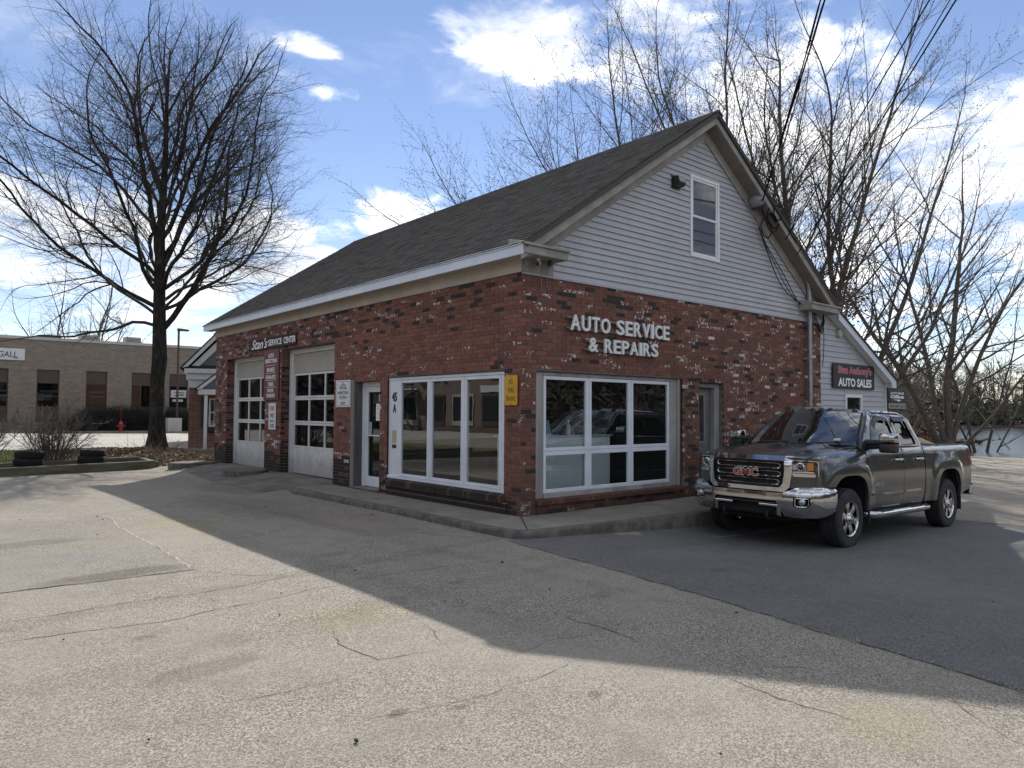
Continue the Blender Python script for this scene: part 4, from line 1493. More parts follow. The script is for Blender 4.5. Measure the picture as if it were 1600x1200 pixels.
# cables stapled down along the siding to the conduit
rw = random.Random(2)
for j, lab in enumerate(('black drop cable slung along the siding below the rake, outermost', 'black drop cable slung along the siding below the rake, middle one', 'black drop cable hanging furthest from the rake on the siding')):
    pts = []
    for i in range(15):
        t = i / 14
        x = 6.42 + (8.22 - 6.42) * t
        z = 5.35 + (3.85 - 5.35) * t
        o_ = (.06 + .12 * j) * sin(pi * t) + .03 * sin(9 * t + j)
        pts.append((x - o_ * .8, -.055 - .012 * j, z - o_ * .7))
    mb = MB(); mb.tube(pts, .010 - .002 * (j == 1), 6)
    tag(mb.build('drop_cable', m_cable, smooth=True), lab, 'cable', 'drop cables on the gable siding')
# conduit and wireway on the right of the gable
m_galv = pbr('galvanised', (.36, .37, .38), .45, .6, var=(.28, .29, .30), scale=6)
cdt_ = empty('conduit', (8.42, -.10, 1.68), label='grey steel service conduit running down the right end of the brick gable', cat='pipe')
mb = MB()
mb.tube([(-.92, .0, 3.38), (-.55, 0, 3.1), (-.22, 0, 2.86), (-.08, 0, 2.72), (-.01, 0, 2.52), (0, 0, 2.3), (0, 0, 0)], .048, 12)
mb.build('pipe', m_galv, cdt_, smooth=True)
for z in (2.02, 1.05):
    mb = MB(); mb.tube([(.052 * cos(t), .052 * sin(t), z) for t in np.linspace(0, 2 * pi, 13)[:-1]], .012, 6, closed=True); mb.box((-.13, .04, z - .02), (.13, .09, z + .02))
    mb.build('strap', m_galv, cdt_)
mb = MB(); mb.box((8.08, -.16, 1.50), (8.85, -.006, 1.665)); wy = mb.build('wireway', m_gry, bevel=.006)
tag(wy, 'flat grey electrical trough on the brick below the steel conduit', 'electrical box')
mb = MB(); mb.box((7.55, -.12, 1.35), (7.98, -.006, 1.66)); wy = mb.build('meter_box', pbr('dark_grey_box', (.10, .10, .10), .5), bevel=.01)
tag(wy, 'dark grey electrical box on the brick just left of the flat trough', 'electrical box')
# security cameras under the left return and their loose wires
for i, (x, lab) in enumerate(((.19, 'white bullet security camera under the left cornice return'), (.42, 'dark round security camera under the left cornice return'))):
    c = empty('security_camera', (x, -.16, 3.775), label=lab, cat='camera', group='security cameras under the cornice return')
    mm = m_swhite if i == 0 else m_blk
    mb = MB(); mb.lathe([(.03, 0), (.03, -.02), (.012, -.022), (.012, -.05), (.0, -.05)], (0, 0, .005), 'z', 12); mb.build('mount', mm, c)
    if i == 0:
        d_ = Vector((-.8, -.5, -.25)).normalized()
        p0 = Vector((.03, .02, -.055))
        mb = MB(); mb.tube([p0 - d_ * .01, p0 + d_ * .10], .03, 12); mb.build('body', mm, c, smooth=True)
        mb = MB(); mb.tube([p0 + d_ * .085, p0 + d_ * .115], .033, 12); mb.build('hood', m_blk, c, smooth=True)
    else:
        mb = MB(); mb.lathe([(.0, -.085), (.028, -.075), (.038, -.05), (.038, -.03), (.02, -.015)], (0, 0, 0), 'z', 14); mb.build('dome', mm, c, smooth=True)
mb = MB()
mb.tube([(.38, -.045, 3.76), (.36, -.04, 3.5), (.37, -.035, 3.36), (.42, -.035, 3.30), (.46, -.035, 3.37)], .004, 5)
mb.tube([(.52, -.045, 3.77), (.48, -.04, 3.55), (.49, -.035, 3.40), (.53, -.035, 3.36), (.545, -.035, 3.45)], .004, 5)
tag(mb.build('loose_wire', pbr('grey_wire', (.25, .24, .23), .6), smooth=True), 'thin loose grey wires dangling below the left cornice return', 'wire')
mb = MB()
for j in range(4):
    mb.tube([(8.55 + .05 * j, -.05, 3.9), (8.7 + .1 * j, -.055, 3.55 - .04 * j), (8.95 + .04 * j, -.06, 3.42 - .03 * j), (9.12 + .03 * j, -.05, 3.62), (9.16, -.06, 3.82)], .009, 5)
mb.tube([(9.12, -.05, 3.75), (9.18, -.05, 3.3), (9.16, -.05, 2.9), (9.10, -.05, 2.6)], .009, 5)
tag(mb.build('wire_bundle', m_cable, smooth=True), 'tangle of black wires under the right cornice return', 'wire')

# ================================================================ sided annex with the auto sales signs
an = empty('sided_annex', (9.12, .05, 0), label='grey sided lean-to annex with white raked eave, right of the brick wall', cat='building')
AX0, AX1, AD = 9.125, 12.62, 7.5
az_ = lambda x: 3.86 + (2.35 - 3.86) / (12.84 - 9.69) * (x - 9.69)
L0 = Vector((-9.12, -.05, 0))
mb = MB()
mb.prism([(AX0, .06, -.6), (AX1, .06, -.6), (AX1, .06, az_(AX1) - .06), (AX0, .06, az_(AX0) - .06)], (0, AD, 0))
wl = mb.build('wall', m_core, an); wl.location = L0
z = -.45
WA = (10.34, 11.24, 1.0, 1.985)
while z < 4.15:
    z1 = z + .127
    lim = lambda zz: min(AX1, 9.69 + (zz + .10 - 3.86) / ((2.35 - 3.86) / (12.84 - 9.69)))
    r0, r1 = lim(z), lim(z1)
    if r0 - AX0 < .12: break
    r1 = max(r1, AX0 + .01)
    segs = [((AX0, AX0), (r0, r1))]
    if z1 > WA[2] and z < WA[3]:
        segs = [((AX0, AX0), (WA[0], WA[0])), ((WA[1], WA[1]), (r0, r1))]
        if z < WA[3] < z1: MB().box((WA[0] + .001, .022, WA[3]), (WA[1] - .001, .059, z1)).build('siding_board', m_side, wl)
    for (l0, l1), (q0, q1) in segs:
        mb = MB()
        mb.add([(l0, .018, z), (q0, .018, z), (q1, .038, z1), (l1, .038, z1), (l0, .059, z), (q0, .059, z), (q1, .059, z1), (l1, .059, z1)],
               [(0, 1, 2, 3), (4, 7, 6, 5), (0, 4, 5, 1), (1, 5, 6, 2), (2, 6, 7, 3), (3, 7, 4, 0)])
        mb.build('siding_board', m_side, wl)
    z = z1
q = MB().box((AX1 - .002, .01, -.6), (AX1 + .06, .09, az_(AX1) - .1)).build('corner_post', m_wht, an); q.location = L0
mb = MB(); mb.prism([(9.40, -.17, az_(9.40) + .02), (12.84, -.17, az_(12.84) + .02), (12.84, -.17, az_(12.84) - .16), (12.60, -.17, az_(12.84) - .16), (12.56, -.17, az_(12.56) - .16), (9.40, -.17, az_(9.40) - .16)], (0, .04, 0))
q = mb.build('rake_board', m_fasc, an); q.location = L0
mb = MB(); mb.prism([(9.40, -.129, az_(9.40) - .13), (12.6, -.129, az_(12.6) - .13), (12.6, -.129, az_(12.6) - .155), (9.40, -.129, az_(9.40) - .155)], (0, .145, 0))
q = mb.build('rake_soffit', m_wht, an); q.location = L0
mb = MB(); mb.box((12.64, -.128, az_(12.84) - .15), (12.835, AD, az_(12.84) + .01))
q = mb.build('eave_box', m_fasc, an); q.location = L0
mb = MB(); mb.prism([(9.3, -.20, az_(9.3) + .06), (12.88, -.20, az_(12.88) + .06), (12.88, -.20, az_(12.88) + .022), (9.3, -.20, az_(9.3) + .022)], (0, AD + .4, 0))
q = mb.build('roof', m_sh[1], an); q.location = L0
aw = sash(('y', .0, WA[0], WA[1], WA[2], WA[3]), an, 'window', m_wht, t=.075, d=.06); aw.location = L0
mb = MB(); pane_y(mb, WA[0] + .07, WA[1] - .07, WA[2] + .07, WA[3] - .07, .03); mb.build('pane', m_gdglass, aw, fix=False)
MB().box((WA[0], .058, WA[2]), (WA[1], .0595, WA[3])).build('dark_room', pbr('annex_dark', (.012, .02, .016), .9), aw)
# vent cap
mb = MB(); mb.lathe([(.10, .0), (.105, -.05), (.09, -.075), (.04, -.08), (.0, -.08)], (0, 0, 0), 'y', 20)
o = mb.build('vent_cap', pbr('aged_white_plastic', (.42, .40, .36), .6), smooth=True); o.location = (10.02, .02, 3.42)
tag(o, 'round off-white vent cap on the annex siding below the rake', 'vent')
# auto sales sign
s = MB().box((9.66, -.03, 2.12), (11.86, -.005, 2.705)).build('shop_sign', m_blk, bevel=.004)
tag(s, 'black sign lettered in red and white AUTO SALES on the grey annex', 'sign')
m_red = pbr('sign_red', (.42, .035, .06), .5)
m_pink = pbr('sign_outline', (.70, .55, .56), .5)
text_mesh('lettering_outline', "Stan Anthony's", (9.905, -.0312, 2.425), RX, UZ, .235, 1.77, m_pink, .001, .05, parent=s)
text_mesh('lettering', "Stan Anthony's", (9.92, -.0328, 2.432), RX, UZ, .222, 1.74, m_red, .001, .022, parent=s)
text_mesh('lettering', 'AUTO SALES', (9.90, -.0312, 2.165), RX, UZ, .205, 1.78, m_slet, .002, .035, parent=s)
for x in (9.9, 11.6): MB().box((x, -.0048, 2.2), (x + .05, .0175, 2.6)).build('batten', m_steel, s)
# office sign hung from a bracket beyond the annex corner
hs = empty('hanging_sign', (13.25, -.02, 2.16), label='small black hanging Office sign with a phone number, past the annex corner', cat='sign')
MB().box((-.56, -.012, -.345), (.53, .012, -.045)).build('panel', m_blk, hs, bevel=.003)
MB().box((-.52, -.010, -.50), (.53, .010, -.365)).build('phone_panel', pbr('sign_grey', (.30, .31, .31), .5), hs, bevel=.003)
mb = MB(); mb.tube([(-.60, 0, .0), (.66, 0, .0)], .012, 8); mb.tube([(-.60, 0, .06), (-.60, 0, -.5)], .012, 8); mb.tube([(-.60, 0, .055), (-.2, 0, .0)], .008, 6)
for x in (-.45, .42): mb.tube([(x, 0, 0), (x, 0, -.05)], .006, 6)
for x in (-.45, .42): mb.tube([(x, 0, -.34), (x, 0, -.37)], .006, 6)
mb.build('bracket', m_blk, hs)
text_mesh('lettering', 'AUTO SALES', (-.02, -.0135, -.125), RX, UZ, .062, .86, m_slet, .001, .03, parent=hs, align='C')
text_mesh('lettering', 'Office', (-.02, -.0135, -.232), RX, UZ, .092, .86, m_slet, .001, .05, parent=hs, align='C')
text_mesh('lettering', '603-387-2513', (.0, -.0115, -.475), RX, UZ, .085, .98, m_blk, .001, .02, parent=hs, align='C')
mb = MB()   # pointing hand mark
mb.prism([(-.25, -.0125, -.262), (.16, -.0125, -.262), (.24, -.0125, -.29), (.10, -.0125, -.285), (.12, -.0125, -.315), (.02, -.0125, -.31), (-.06, -.0125, -.28), (-.25, -.0125, -.275)], (0, -.0015, 0))
mb.build('pointing_mark', m_slet, hs)

# ================================================================ small brick house beyond the far corner
m_hbr = bpy.data.materials.new('house_brick'); m_hbr.use_nodes = True
k = NT(m_hbr.node_tree); bs = m_hbr.node_tree.nodes['Principled BSDF']
g_ = k.n('ShaderNodeNewGeometry'); sp = k.n('ShaderNodeSeparateXYZ'); k.put(sp.inputs[0], g_.outputs['Position'])
cx = k.n('ShaderNodeCombineXYZ'); k.put(cx.inputs[0], k.m('ADD', sp.outputs[0], sp.outputs[1])); k.put(cx.inputs[1], sp.outputs[2])
bt = k.n('ShaderNodeTexBrick'); k.put(bt.inputs['Vector'], cx.outputs[0])
bt.inputs['Scale'].default_value = 1; bt.inputs['Brick Width'].default_value = .21; bt.inputs['Row Height'].default_value = .068; bt.inputs['Mortar Size'].default_value = .007
bt.inputs['Color1'].default_value = (.22, .10, .07, 1); bt.inputs['Color2'].default_value = (.14, .06, .045, 1); bt.inputs['Mortar'].default_value = (.25, .21, .18, 1)
k.put(bs.inputs['Base Color'], bt.outputs['Color']); bs.inputs['Roughness'].default_value = .9
m_slate = pbr('blue_grey_siding', (.13, .155, .17), .7, var=(.10, .12, .135), scale=3)
m_shut = pbr('black_shutter', (.025, .028, .03), .5)
HX, HY = 2.50, 24.
hs_ = empty('brick_house', (HX, HY, gz(HX, HY)), (0, 0, -radians(19)), label='small brick house with white gable trim and a hooded entrance beyond the far corner', cat='house')
H0 = -gz(HX, HY)
# walls: wing front faces the camera side
MB().box((0, 0, -.3), (4.4, 9, 2.46 + H0)).build('wall', m_hbr, hs_)
MB().box((-.20, -.22, 3.06 + H0), (4.6, 9.1, 3.26 + H0)).build('cornice', m_wht, hs_, bevel=.015)
MB().box((-.12, -.12, 2.80 + H0), (4.52, 9.05, 3.055 + H0)).build('cornice_bed', m_wht, hs_, bevel=.01)
MB().box((-.03, -.03, 2.465 + H0), (4.43, 9.02, 2.795 + H0)).build('frieze', m_wht, hs_)
pk = (2.2, 5.75)
q = MB(); q.prism([(.1, .02, 3.27 + H0), (4.3, .02, 3.27 + H0), (2.2, .02, 5.6 + H0)], (0, .1, 0)); q.build('gable', m_slate, hs_)
q = MB(); q.prism([(-.3, -.2, 3.262 + H0), (4.7, -.2, 3.262 + H0), (4.4, 0.02, 3.40 + H0), (0, .02, 3.40 + H0)], (0, .001, .02)); q.build('pent_roof', m_sh[3], hs_)
for sgn in (0, 1):
    fx = (lambda x: x) if sgn == 0 else (lambda x: 4.4 - x)
    q = MB(); q.prism([(fx(-.32), -.26, 3.27 + H0), (fx(2.2), -.26, 6.06 + H0), (fx(2.2), -.26, 5.84 + H0), (fx(-.06), -.26, 3.34 + H0)], (0, .05, 0)); q.build('rake_board', m_wht, hs_)
    q = MB(); q.prism([(fx(.05), -.03, 3.36 + H0), (fx(2.2), -.03, 5.70 + H0), (fx(2.2), -.03, 5.36 + H0), (fx(.36), -.03, 3.36 + H0)], (0, .04, 0)); q.build('rake_frieze', m_wht, hs_)
    q = MB(); q.prism([(fx(-.38), -.28, 3.27 + H0), (fx(2.2), -.28, 6.14 + H0), (fx(2.2), -.28, 6.07 + H0), (fx(-.3), -.28, 3.27 + H0)], (0, 9.5, 0)); q.build('roof', m_sh[3], hs_)
# main block behind with its own gable
MB().box((.8, 7, -.3), (7.2, 15, 5.5 + H0)).build('wall', m_hbr, hs_)
cx_ = 3.1
q = MB(); q.prism([(1.0, 6.95, 5.0 + H0), (5.2, 6.95, 5.0 + H0), (cx_, 6.95, 7.25 + H0)], (0, .1, 0)); q.build('gable', m_slate, hs_)
for sgn in (1, -1):
    q = MB(); q.prism([(cx_ - sgn * 2.2, 6.8, 5.0 + H0), (cx_, 6.8, 7.55 + H0), (cx_, 6.8, 7.3 + H0), (cx_ - sgn * 1.95, 6.8, 5.0 + H0)], (0, .06, 0)); q.build('rake_board', m_wht, hs_)
    q = MB(); q.prism([(cx_ - sgn * 2.3, 6.75, 5.0 + H0), (cx_, 6.75, 7.64 + H0), (cx_, 6.75, 7.56 + H0), (cx_ - sgn * 2.2, 6.75, 5.0 + H0)], (0, 8.5, 0)); q.build('roof', m_sh[3], hs_)
# hooded entrance
q = MB()
q.prism([(.38, -1.35, 2.15 + H0), (1.75, -1.35, 2.15 + H0), (1.75, -1.35, 2.36 + H0), (.38, -1.35, 2.36 + H0)], (0, 1.34, 0)); q.build('hood_beam', m_wht, hs_, bevel=.01)
for sgn in (0, 1):
    fx = (lambda x: x) if sgn == 0 else (lambda x: 2.13 - x)
    q = MB(); q.prism([(fx(.30), -1.40, 2.365 + H0), (fx(1.065), -1.40, 3.0 + H0), (fx(1.065), -1.40, 2.85 + H0), (fx(.50), -1.40, 2.365 + H0)], (0, .05, 0)); q.build('hood_rake', m_wht, hs_)
    q = MB(); q.prism([(fx(.24), -1.42, 2.365 + H0), (fx(1.065), -1.42, 3.07 + H0), (fx(1.065), -1.42, 3.01 + H0), (fx(.31), -1.42, 2.365 + H0)], (0, 1.42, 0)); q.build('hood_roof', m_sh[3], hs_)
q = MB(); q.prism([(.45, -1.33, 2.37 + H0), (1.68, -1.33, 2.37 + H0), (1.065, -1.33, 2.86 + H0)], (0, .04, 0)); q.build('hood_gable', m_slate, hs_)
for x in (.62, 1.52):
    q = MB(); q.box((x, -1.28, .12), (x + .13, -1.15, 2.148 + H0)); q.box((x - .03, -1.31, .0), (x + .16, -1.12, .119)); q.build('column', m_wht, hs_, bevel=.008)
MB().box((-.6, -1.9, -.05), (3.0, -.002, .14)).build('porch_slab', m_conc, hs_, bevel=.02)
wf = sash(('y', -.04, .78, 1.34, .82 + H0, 2.02 + H0), hs_, 'window', m_wht, t=.07, d=.06)
MB().box((.85, -.03, 1.40 + H0), (1.27, .0, 1.45 + H0)).build('meeting_rail', m_wht, wf)
for x in (.98, 1.13): MB().box((x, -.028, .9 + H0), (x + .018, -.008, 1.95 + H0)).build('glazing_bar', m_wht, wf)
mb = MB(); pane_y(mb, .85, 1.27, .89 + H0, 1.95 + H0, -.006); mb.build('pane', m_gdglass, wf, fix=False)
MB().box((.47, -.05, .80 + H0), (.76, -.01, 2.04 + H0)).build('shutter', m_shut, hs_, bevel=.01)
MB().box((.74, -.22, .62 + H0), (1.38, -.005, .80 + H0)).build('window_box', m_shut, hs_, bevel=.01)

# ================================================================ long tan brick building across the lot
m_tb = bpy.data.materials.new('tan_brick'); m_tb.use_nodes = True
k = NT(m_tb.node_tree); bs = m_tb.node_tree.nodes['Principled BSDF']
pos = k.n('ShaderNodeNewGeometry').outputs['Position']
sp = k.n('ShaderNodeSeparateXYZ'); k.put(sp.inputs[0], pos)
cx = k.n('ShaderNodeCombineXYZ'); k.put(cx.inputs[0], k.m('ADD', sp.outputs[0], sp.outputs[1])); k.put(cx.inputs[1], sp.outputs[2])
bt = k.n('ShaderNodeTexBrick'); k.put(bt.inputs['Vector'], cx.outputs[0]); bt.offset = .5
bt.inputs['Scale'].default_value = 1; bt.inputs['Brick Width'].default_value = .30; bt.inputs['Row Height'].default_value = .10; bt.inputs['Mortar Size'].default_value = .008
bt.inputs['Color1'].default_value = (.245, .205, .168, 1); bt.inputs['Color2'].default_value = (.175, .142, .117, 1); bt.inputs['Mortar'].default_value = (.26, .22, .18, 1)
lo = k.noise(k.vm('MULTIPLY', pos, (1, 1, 4.)), .9, 5, .6)
c = k.mix(k.m('MULTIPLY', k.sstep(lo, .42, .62), .45), bt.outputs['Color'], (.165, .135, .11, 1))
k.put(bs.inputs['Base Color'], c); bs.inputs['Roughness'].default_value = .9
FY = 58.
tb = empty('tan_brick_building', (0, FY, gz(0, FY)), label='long flat-roofed tan brick building with tall dark windows across the sunny lot', cat='building')
T0 = -gz(0, FY)
wins = [(x, x + 1.5) for x in (-14.85, -11.6, -8.35, -5.1, -1.85, 1.45, 4.77, 8.07, 11.0, 14.3, 17.6)]
zt, zb = 4.58 + T0, .55 + T0
us = sorted(set([-22., 24.] + [q for w_ in wins for q in w_]))
mb = MB()
for a, b in zip(us[:-1], us[1:]):
    if any(abs(a - w_[0]) < 1e-6 for w_ in wins):
        mb.box((a, 0, -.5), (b, .3, zb)); mb.box((a, 0, zt), (b, .3, 6.85 + T0))
    else: mb.box((a, 0, -.5), (b, .3, 6.85 + T0))
mb.box((-22, .31, -.5), (24, 22, 6.8 + T0))
tw = mb.build('wall', m_tb, tb)
MB().box((-22.1, -.08, 6.855 + T0), (24.1, 22.1, 7.08 + T0)).build('parapet_cap', pbr('pale_coping', (.42, .41, .39), .7), tb)
m_brz = pbr('bronze_panel', (.070, .044, .034), .5, var=(.056, .036, .029), scale=2)
m_tg = glass('tan_building_glass', (.25, .27, .28), .07)
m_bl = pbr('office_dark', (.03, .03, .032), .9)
m_shade = pbr('pale_blind', (.48, .50, .50), .7)
for i, (a, b) in enumerate(wins):
    f_ = sash(('y', .10, a + .01, b - .01, zb + .01, zt - .01), tb, 'window', m_brz, t=.06, d=.08)
    MB().box((a + .07, .12, zt - 1.05), (b - .07, .16, zt - .07)).build('spandrel', m_brz, f_)
    MB().box((a + .07, .12, zb + .07), (b - .07, .16, zb + 1.2)).build('spandrel', m_brz, f_)
    mb = MB(); pane_y(mb, a + .06, b - .06, zb + 1.2, zt - 1.05, .14); mb.build('pane', m_tg, f_, fix=False)
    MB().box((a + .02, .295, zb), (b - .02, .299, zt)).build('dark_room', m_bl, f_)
    if i in (5, 6, 4):
        MB().box((a + .25, .16, zt - 1.75), (b - .08, .17, zt - 1.58)).build('blind', m_shade, f_)
        MB().box((a + .35, .16, zt - 2.12), (b - .10, .17, zt - 1.98)).build('blind', m_shade, f_)
    if i == 7: MB().box((a + .68, .12, zb + 1.2), (a + .75, .135, zt - 1.05)).build('mullion', m_brz, f_)
    if i == 8:
        MB().box((a + .15, .09, zt - 2.0), (b - .08, .105, zt - 1.35)).build('window_poster', m_shade, f_)
        for j in range(3): MB().box((a + .45 + .2 * (j % 2), .086, zt - 1.85 + j * .13), (b - .3, .089, zt - 1.79 + j * .13)).build('print_line', m_blk, f_)
        MB().box((a + .3, .09, zt - 2.35), (b - .35, .105, zt - 2.15)).build('window_poster', m_shade, f_)
s = MB().box((-2.6, -.10, 5.22 + T0), (.63, -.01, 6.10 + T0)).build('wall_sign', pbr('sign_offwhite', (.60, .61, .60), .5), bevel=.01)
s.location = (0, FY, gz(0, FY))
tag(s, 'white sign with dark lettering high on the tan brick wall, cut by the frame edge', 'sign')
text_mesh('lettering', '& GALL', (-1.55, -.103, 5.42 + T0), RX, UZ, .44, 1.70, m_navy, 0, .01, shear=.15, parent=s)
mb = MB(); mb.box((-.10, -.102, 5.34 + T0), (.22, -.0995, 5.40 + T0)); mb.build('underline', m_navy, s)
for (x0, x1, h, lab) in ((1.9, 3.5, .38, 'long low dark unit on the tan building roof, left of the other two'), (4.95, 6.2, .58, 'grey boxy air conditioner in the middle of the tan building roof'), (8.35, 9.5, .62, 'pale rounded air conditioner on the tan building roof behind the maple trunk')):
    u = empty('rooftop_unit', ((x0 + x1) / 2, FY + 4.0, gz(0, FY) + 7.08 + T0), label=lab, cat='air conditioner', group='units on the tan building roof')
    hw = (x1 - x0) / 2 * 1.06; h *= 1.25
    mm = m_brz if h < .5 else pbr('unit_grey', (.30, .29, .28), .6)
    MB().box((-hw, -.6, .05), (hw, .6, h)).build('housing', mm, u, bevel=.04)
    for j in range(5): MB().box((-hw * .9, -.615, .1 + j * (h - .2) / 5), (hw * .9, -.6, .13 + j * (h - .2) / 5)).build('louvre', m_blk, u)
    MB().box((-hw - .05, -.65, -.0), (hw + .05, .65, .05)).build('curb', m_steel, u)

# ================================================================ the parked pickup truck
m_paint = bpy.data.materials.new('bronze_grey_paint'); m_paint.use_nodes = True
k = NT(m_paint.node_tree); bs = m_paint.node_tree.nodes['Principled BSDF']
pos = k.n('ShaderNodeNewGeometry').outputs['Position']
fl = k.noise(pos, 900, 1, .5)
c = k.mix(k.sstep(fl, .4, .65), (.036, .033, .031, 1), (.054, .050, .047, 1))
spz = k.n('ShaderNodeSeparateXYZ'); k.put(spz.inputs[0], pos)
dust = k.m('MULTIPLY', k.sstep(k.m('ADD', spz.outputs[2], k.m('MULTIPLY', k.m('SUBTRACT', k.noise(pos, 3, 4, .6), .5), .35)), .75, .05), .30)
c = k.mix(dust, c, (.14, .125, .11, 1))
k.put(bs.inputs['Base Color'], c)
bs.inputs['Metallic'].default_value = .35
k.put(bs.inputs['Roughness'], k.m('ADD', .30, k.m('MULTIPLY', dust, .9)))
bs.inputs['Coat Weight'].default_value = 1.0; bs.inputs['Coat Roughness'].default_value = .025
m_chrome = pbr('chrome', (.58, .58, .59), .08, 1.0, dirt=((.30, .285, .27), 5, .45, .75, .5))
m_tyre = pbr('tyre_rubber', (.022, .022, .023), .8, var=(.035, .034, .033), scale=6, bump=.0015, bscale=120)
m_rim = pbr('polished_rim', (.62, .62, .63), .14, 1.0, dirt=((.25, .23, .21), 8, .5, .75, .35))
m_bplas = pbr('black_plastic', (.022, .022, .023), .5)
m_under = pbr('underbody', (.012, .012, .012), .85)
m_tglass = glass('truck_glass', (.06, .07, .07), .045)
m_wsglass = glass('windshield_glass', (.45, .54, .50), .23)
m_gap = pbr('shut_line', (.004, .004, .004), .9)
m_lamp = pbr('lamp_clear', (.55, .56, .57), .08, .6, coat=1.)
m_amber = pbr('lamp_amber', (.55, .19, .015), .2, coat=1.)
m_redl = pbr('lamp_red', (.22, .012, .012), .2, coat=1.)
m_seat = pbr('seat_cloth', (.05, .045, .042), .85)

TX, TY, TZ = 3.07, -2.40, -.345
truck = empty('pickup_truck', (TX, TY, TZ), (0, radians(-1.1), pi), label='dark bronze grey pickup truck with chrome grille parked beside the brick wall', cat='pickup truck')
WB = -3.663
ARX, ARZ, ARC = .62, .70, .41


def rho(x, z, xa):
    return ((abs(x - xa) / ARX) ** 3.2 + (abs(z - ARC) / ARZ) ** 3.2) ** (1 / 3.2)


ZB = np.array([.40, .55, .75, .95, 1.10, 1.25, 1.38, 1.46])
YB = np.array([.93, .972, .990, .996, .992, .976, .948, .925])


def yskin(x, z):
    y = float(np.interp(z, ZB, YB))
    if x > .1: y -= .085 * min(1, (x - .1) / .75) ** 2
    if x < -4.2: y -= .02 * min(1, (-4.2 - x) / .6) ** 2
    for xa in (0, WB):
        r = rho(x, z, xa)
        y += .034 * float(sm((1.26 - r) / .22))
    # waist crease along doors and bed
    y -= .010 * math.exp(-((z - 1.16) / .035) ** 2)
    y -= .012 * math.exp(-((z - .66) / .05) ** 2) * (1 if -2.7 < x < -.55 else 0)
    return y


def ztop(x):
    return float(np.interp(x, [-4.9, -2.67, -.6, 0, .5, .80, .95], [1.405, 1.395, 1.375, 1.345, 1.295, 1.245, 1.215]))


def side(x, z, sg, rnd=.13):
    """body side with its shoulder rolled over at the top"""
    zt = ztop(x)
    y = yskin(x, min(z, zt - .02))
    u = max(0., (z - (zt - rnd)) / rnd)
    y -= rnd * .85 * (1 - sqrt(max(0, 1 - min(u, 1) ** 2)))
    return (x, sg * y, z)


def arch(xa, z0, z1, n=18, ro=.86):
    """arch opening from front lower z0 over the top to rear lower z1"""
    pts = []
    a0 = math.asin(max(-1, min(1, (z0 - ARC) / (ARZ * ro)))); a1 = pi - math.asin(max(-1, min(1, (z1 - ARC) / (ARZ * ro))))
    e = 2 / 3.2
    def at(a):
        c_, s_ = cos(a), sin(a)
        return (xa + math.copysign(abs(c_) ** e, c_) * ARX * ro, ARC + math.copysign(abs(s_) ** e, s_) * ARZ * ro)
    # solve the end angles on the superellipse
    def ang(z, left):
        s_ = max(0., (z - ARC) / (ARZ * ro)) ** (1 / e)
        a = math.asin(min(1, s_))
        return pi - a if left else a
    A0, A1 = ang(z0, False), ang(z1, True)
    return [at(A0 + (A1 - A0) * i / n) for i in range(n + 1)]


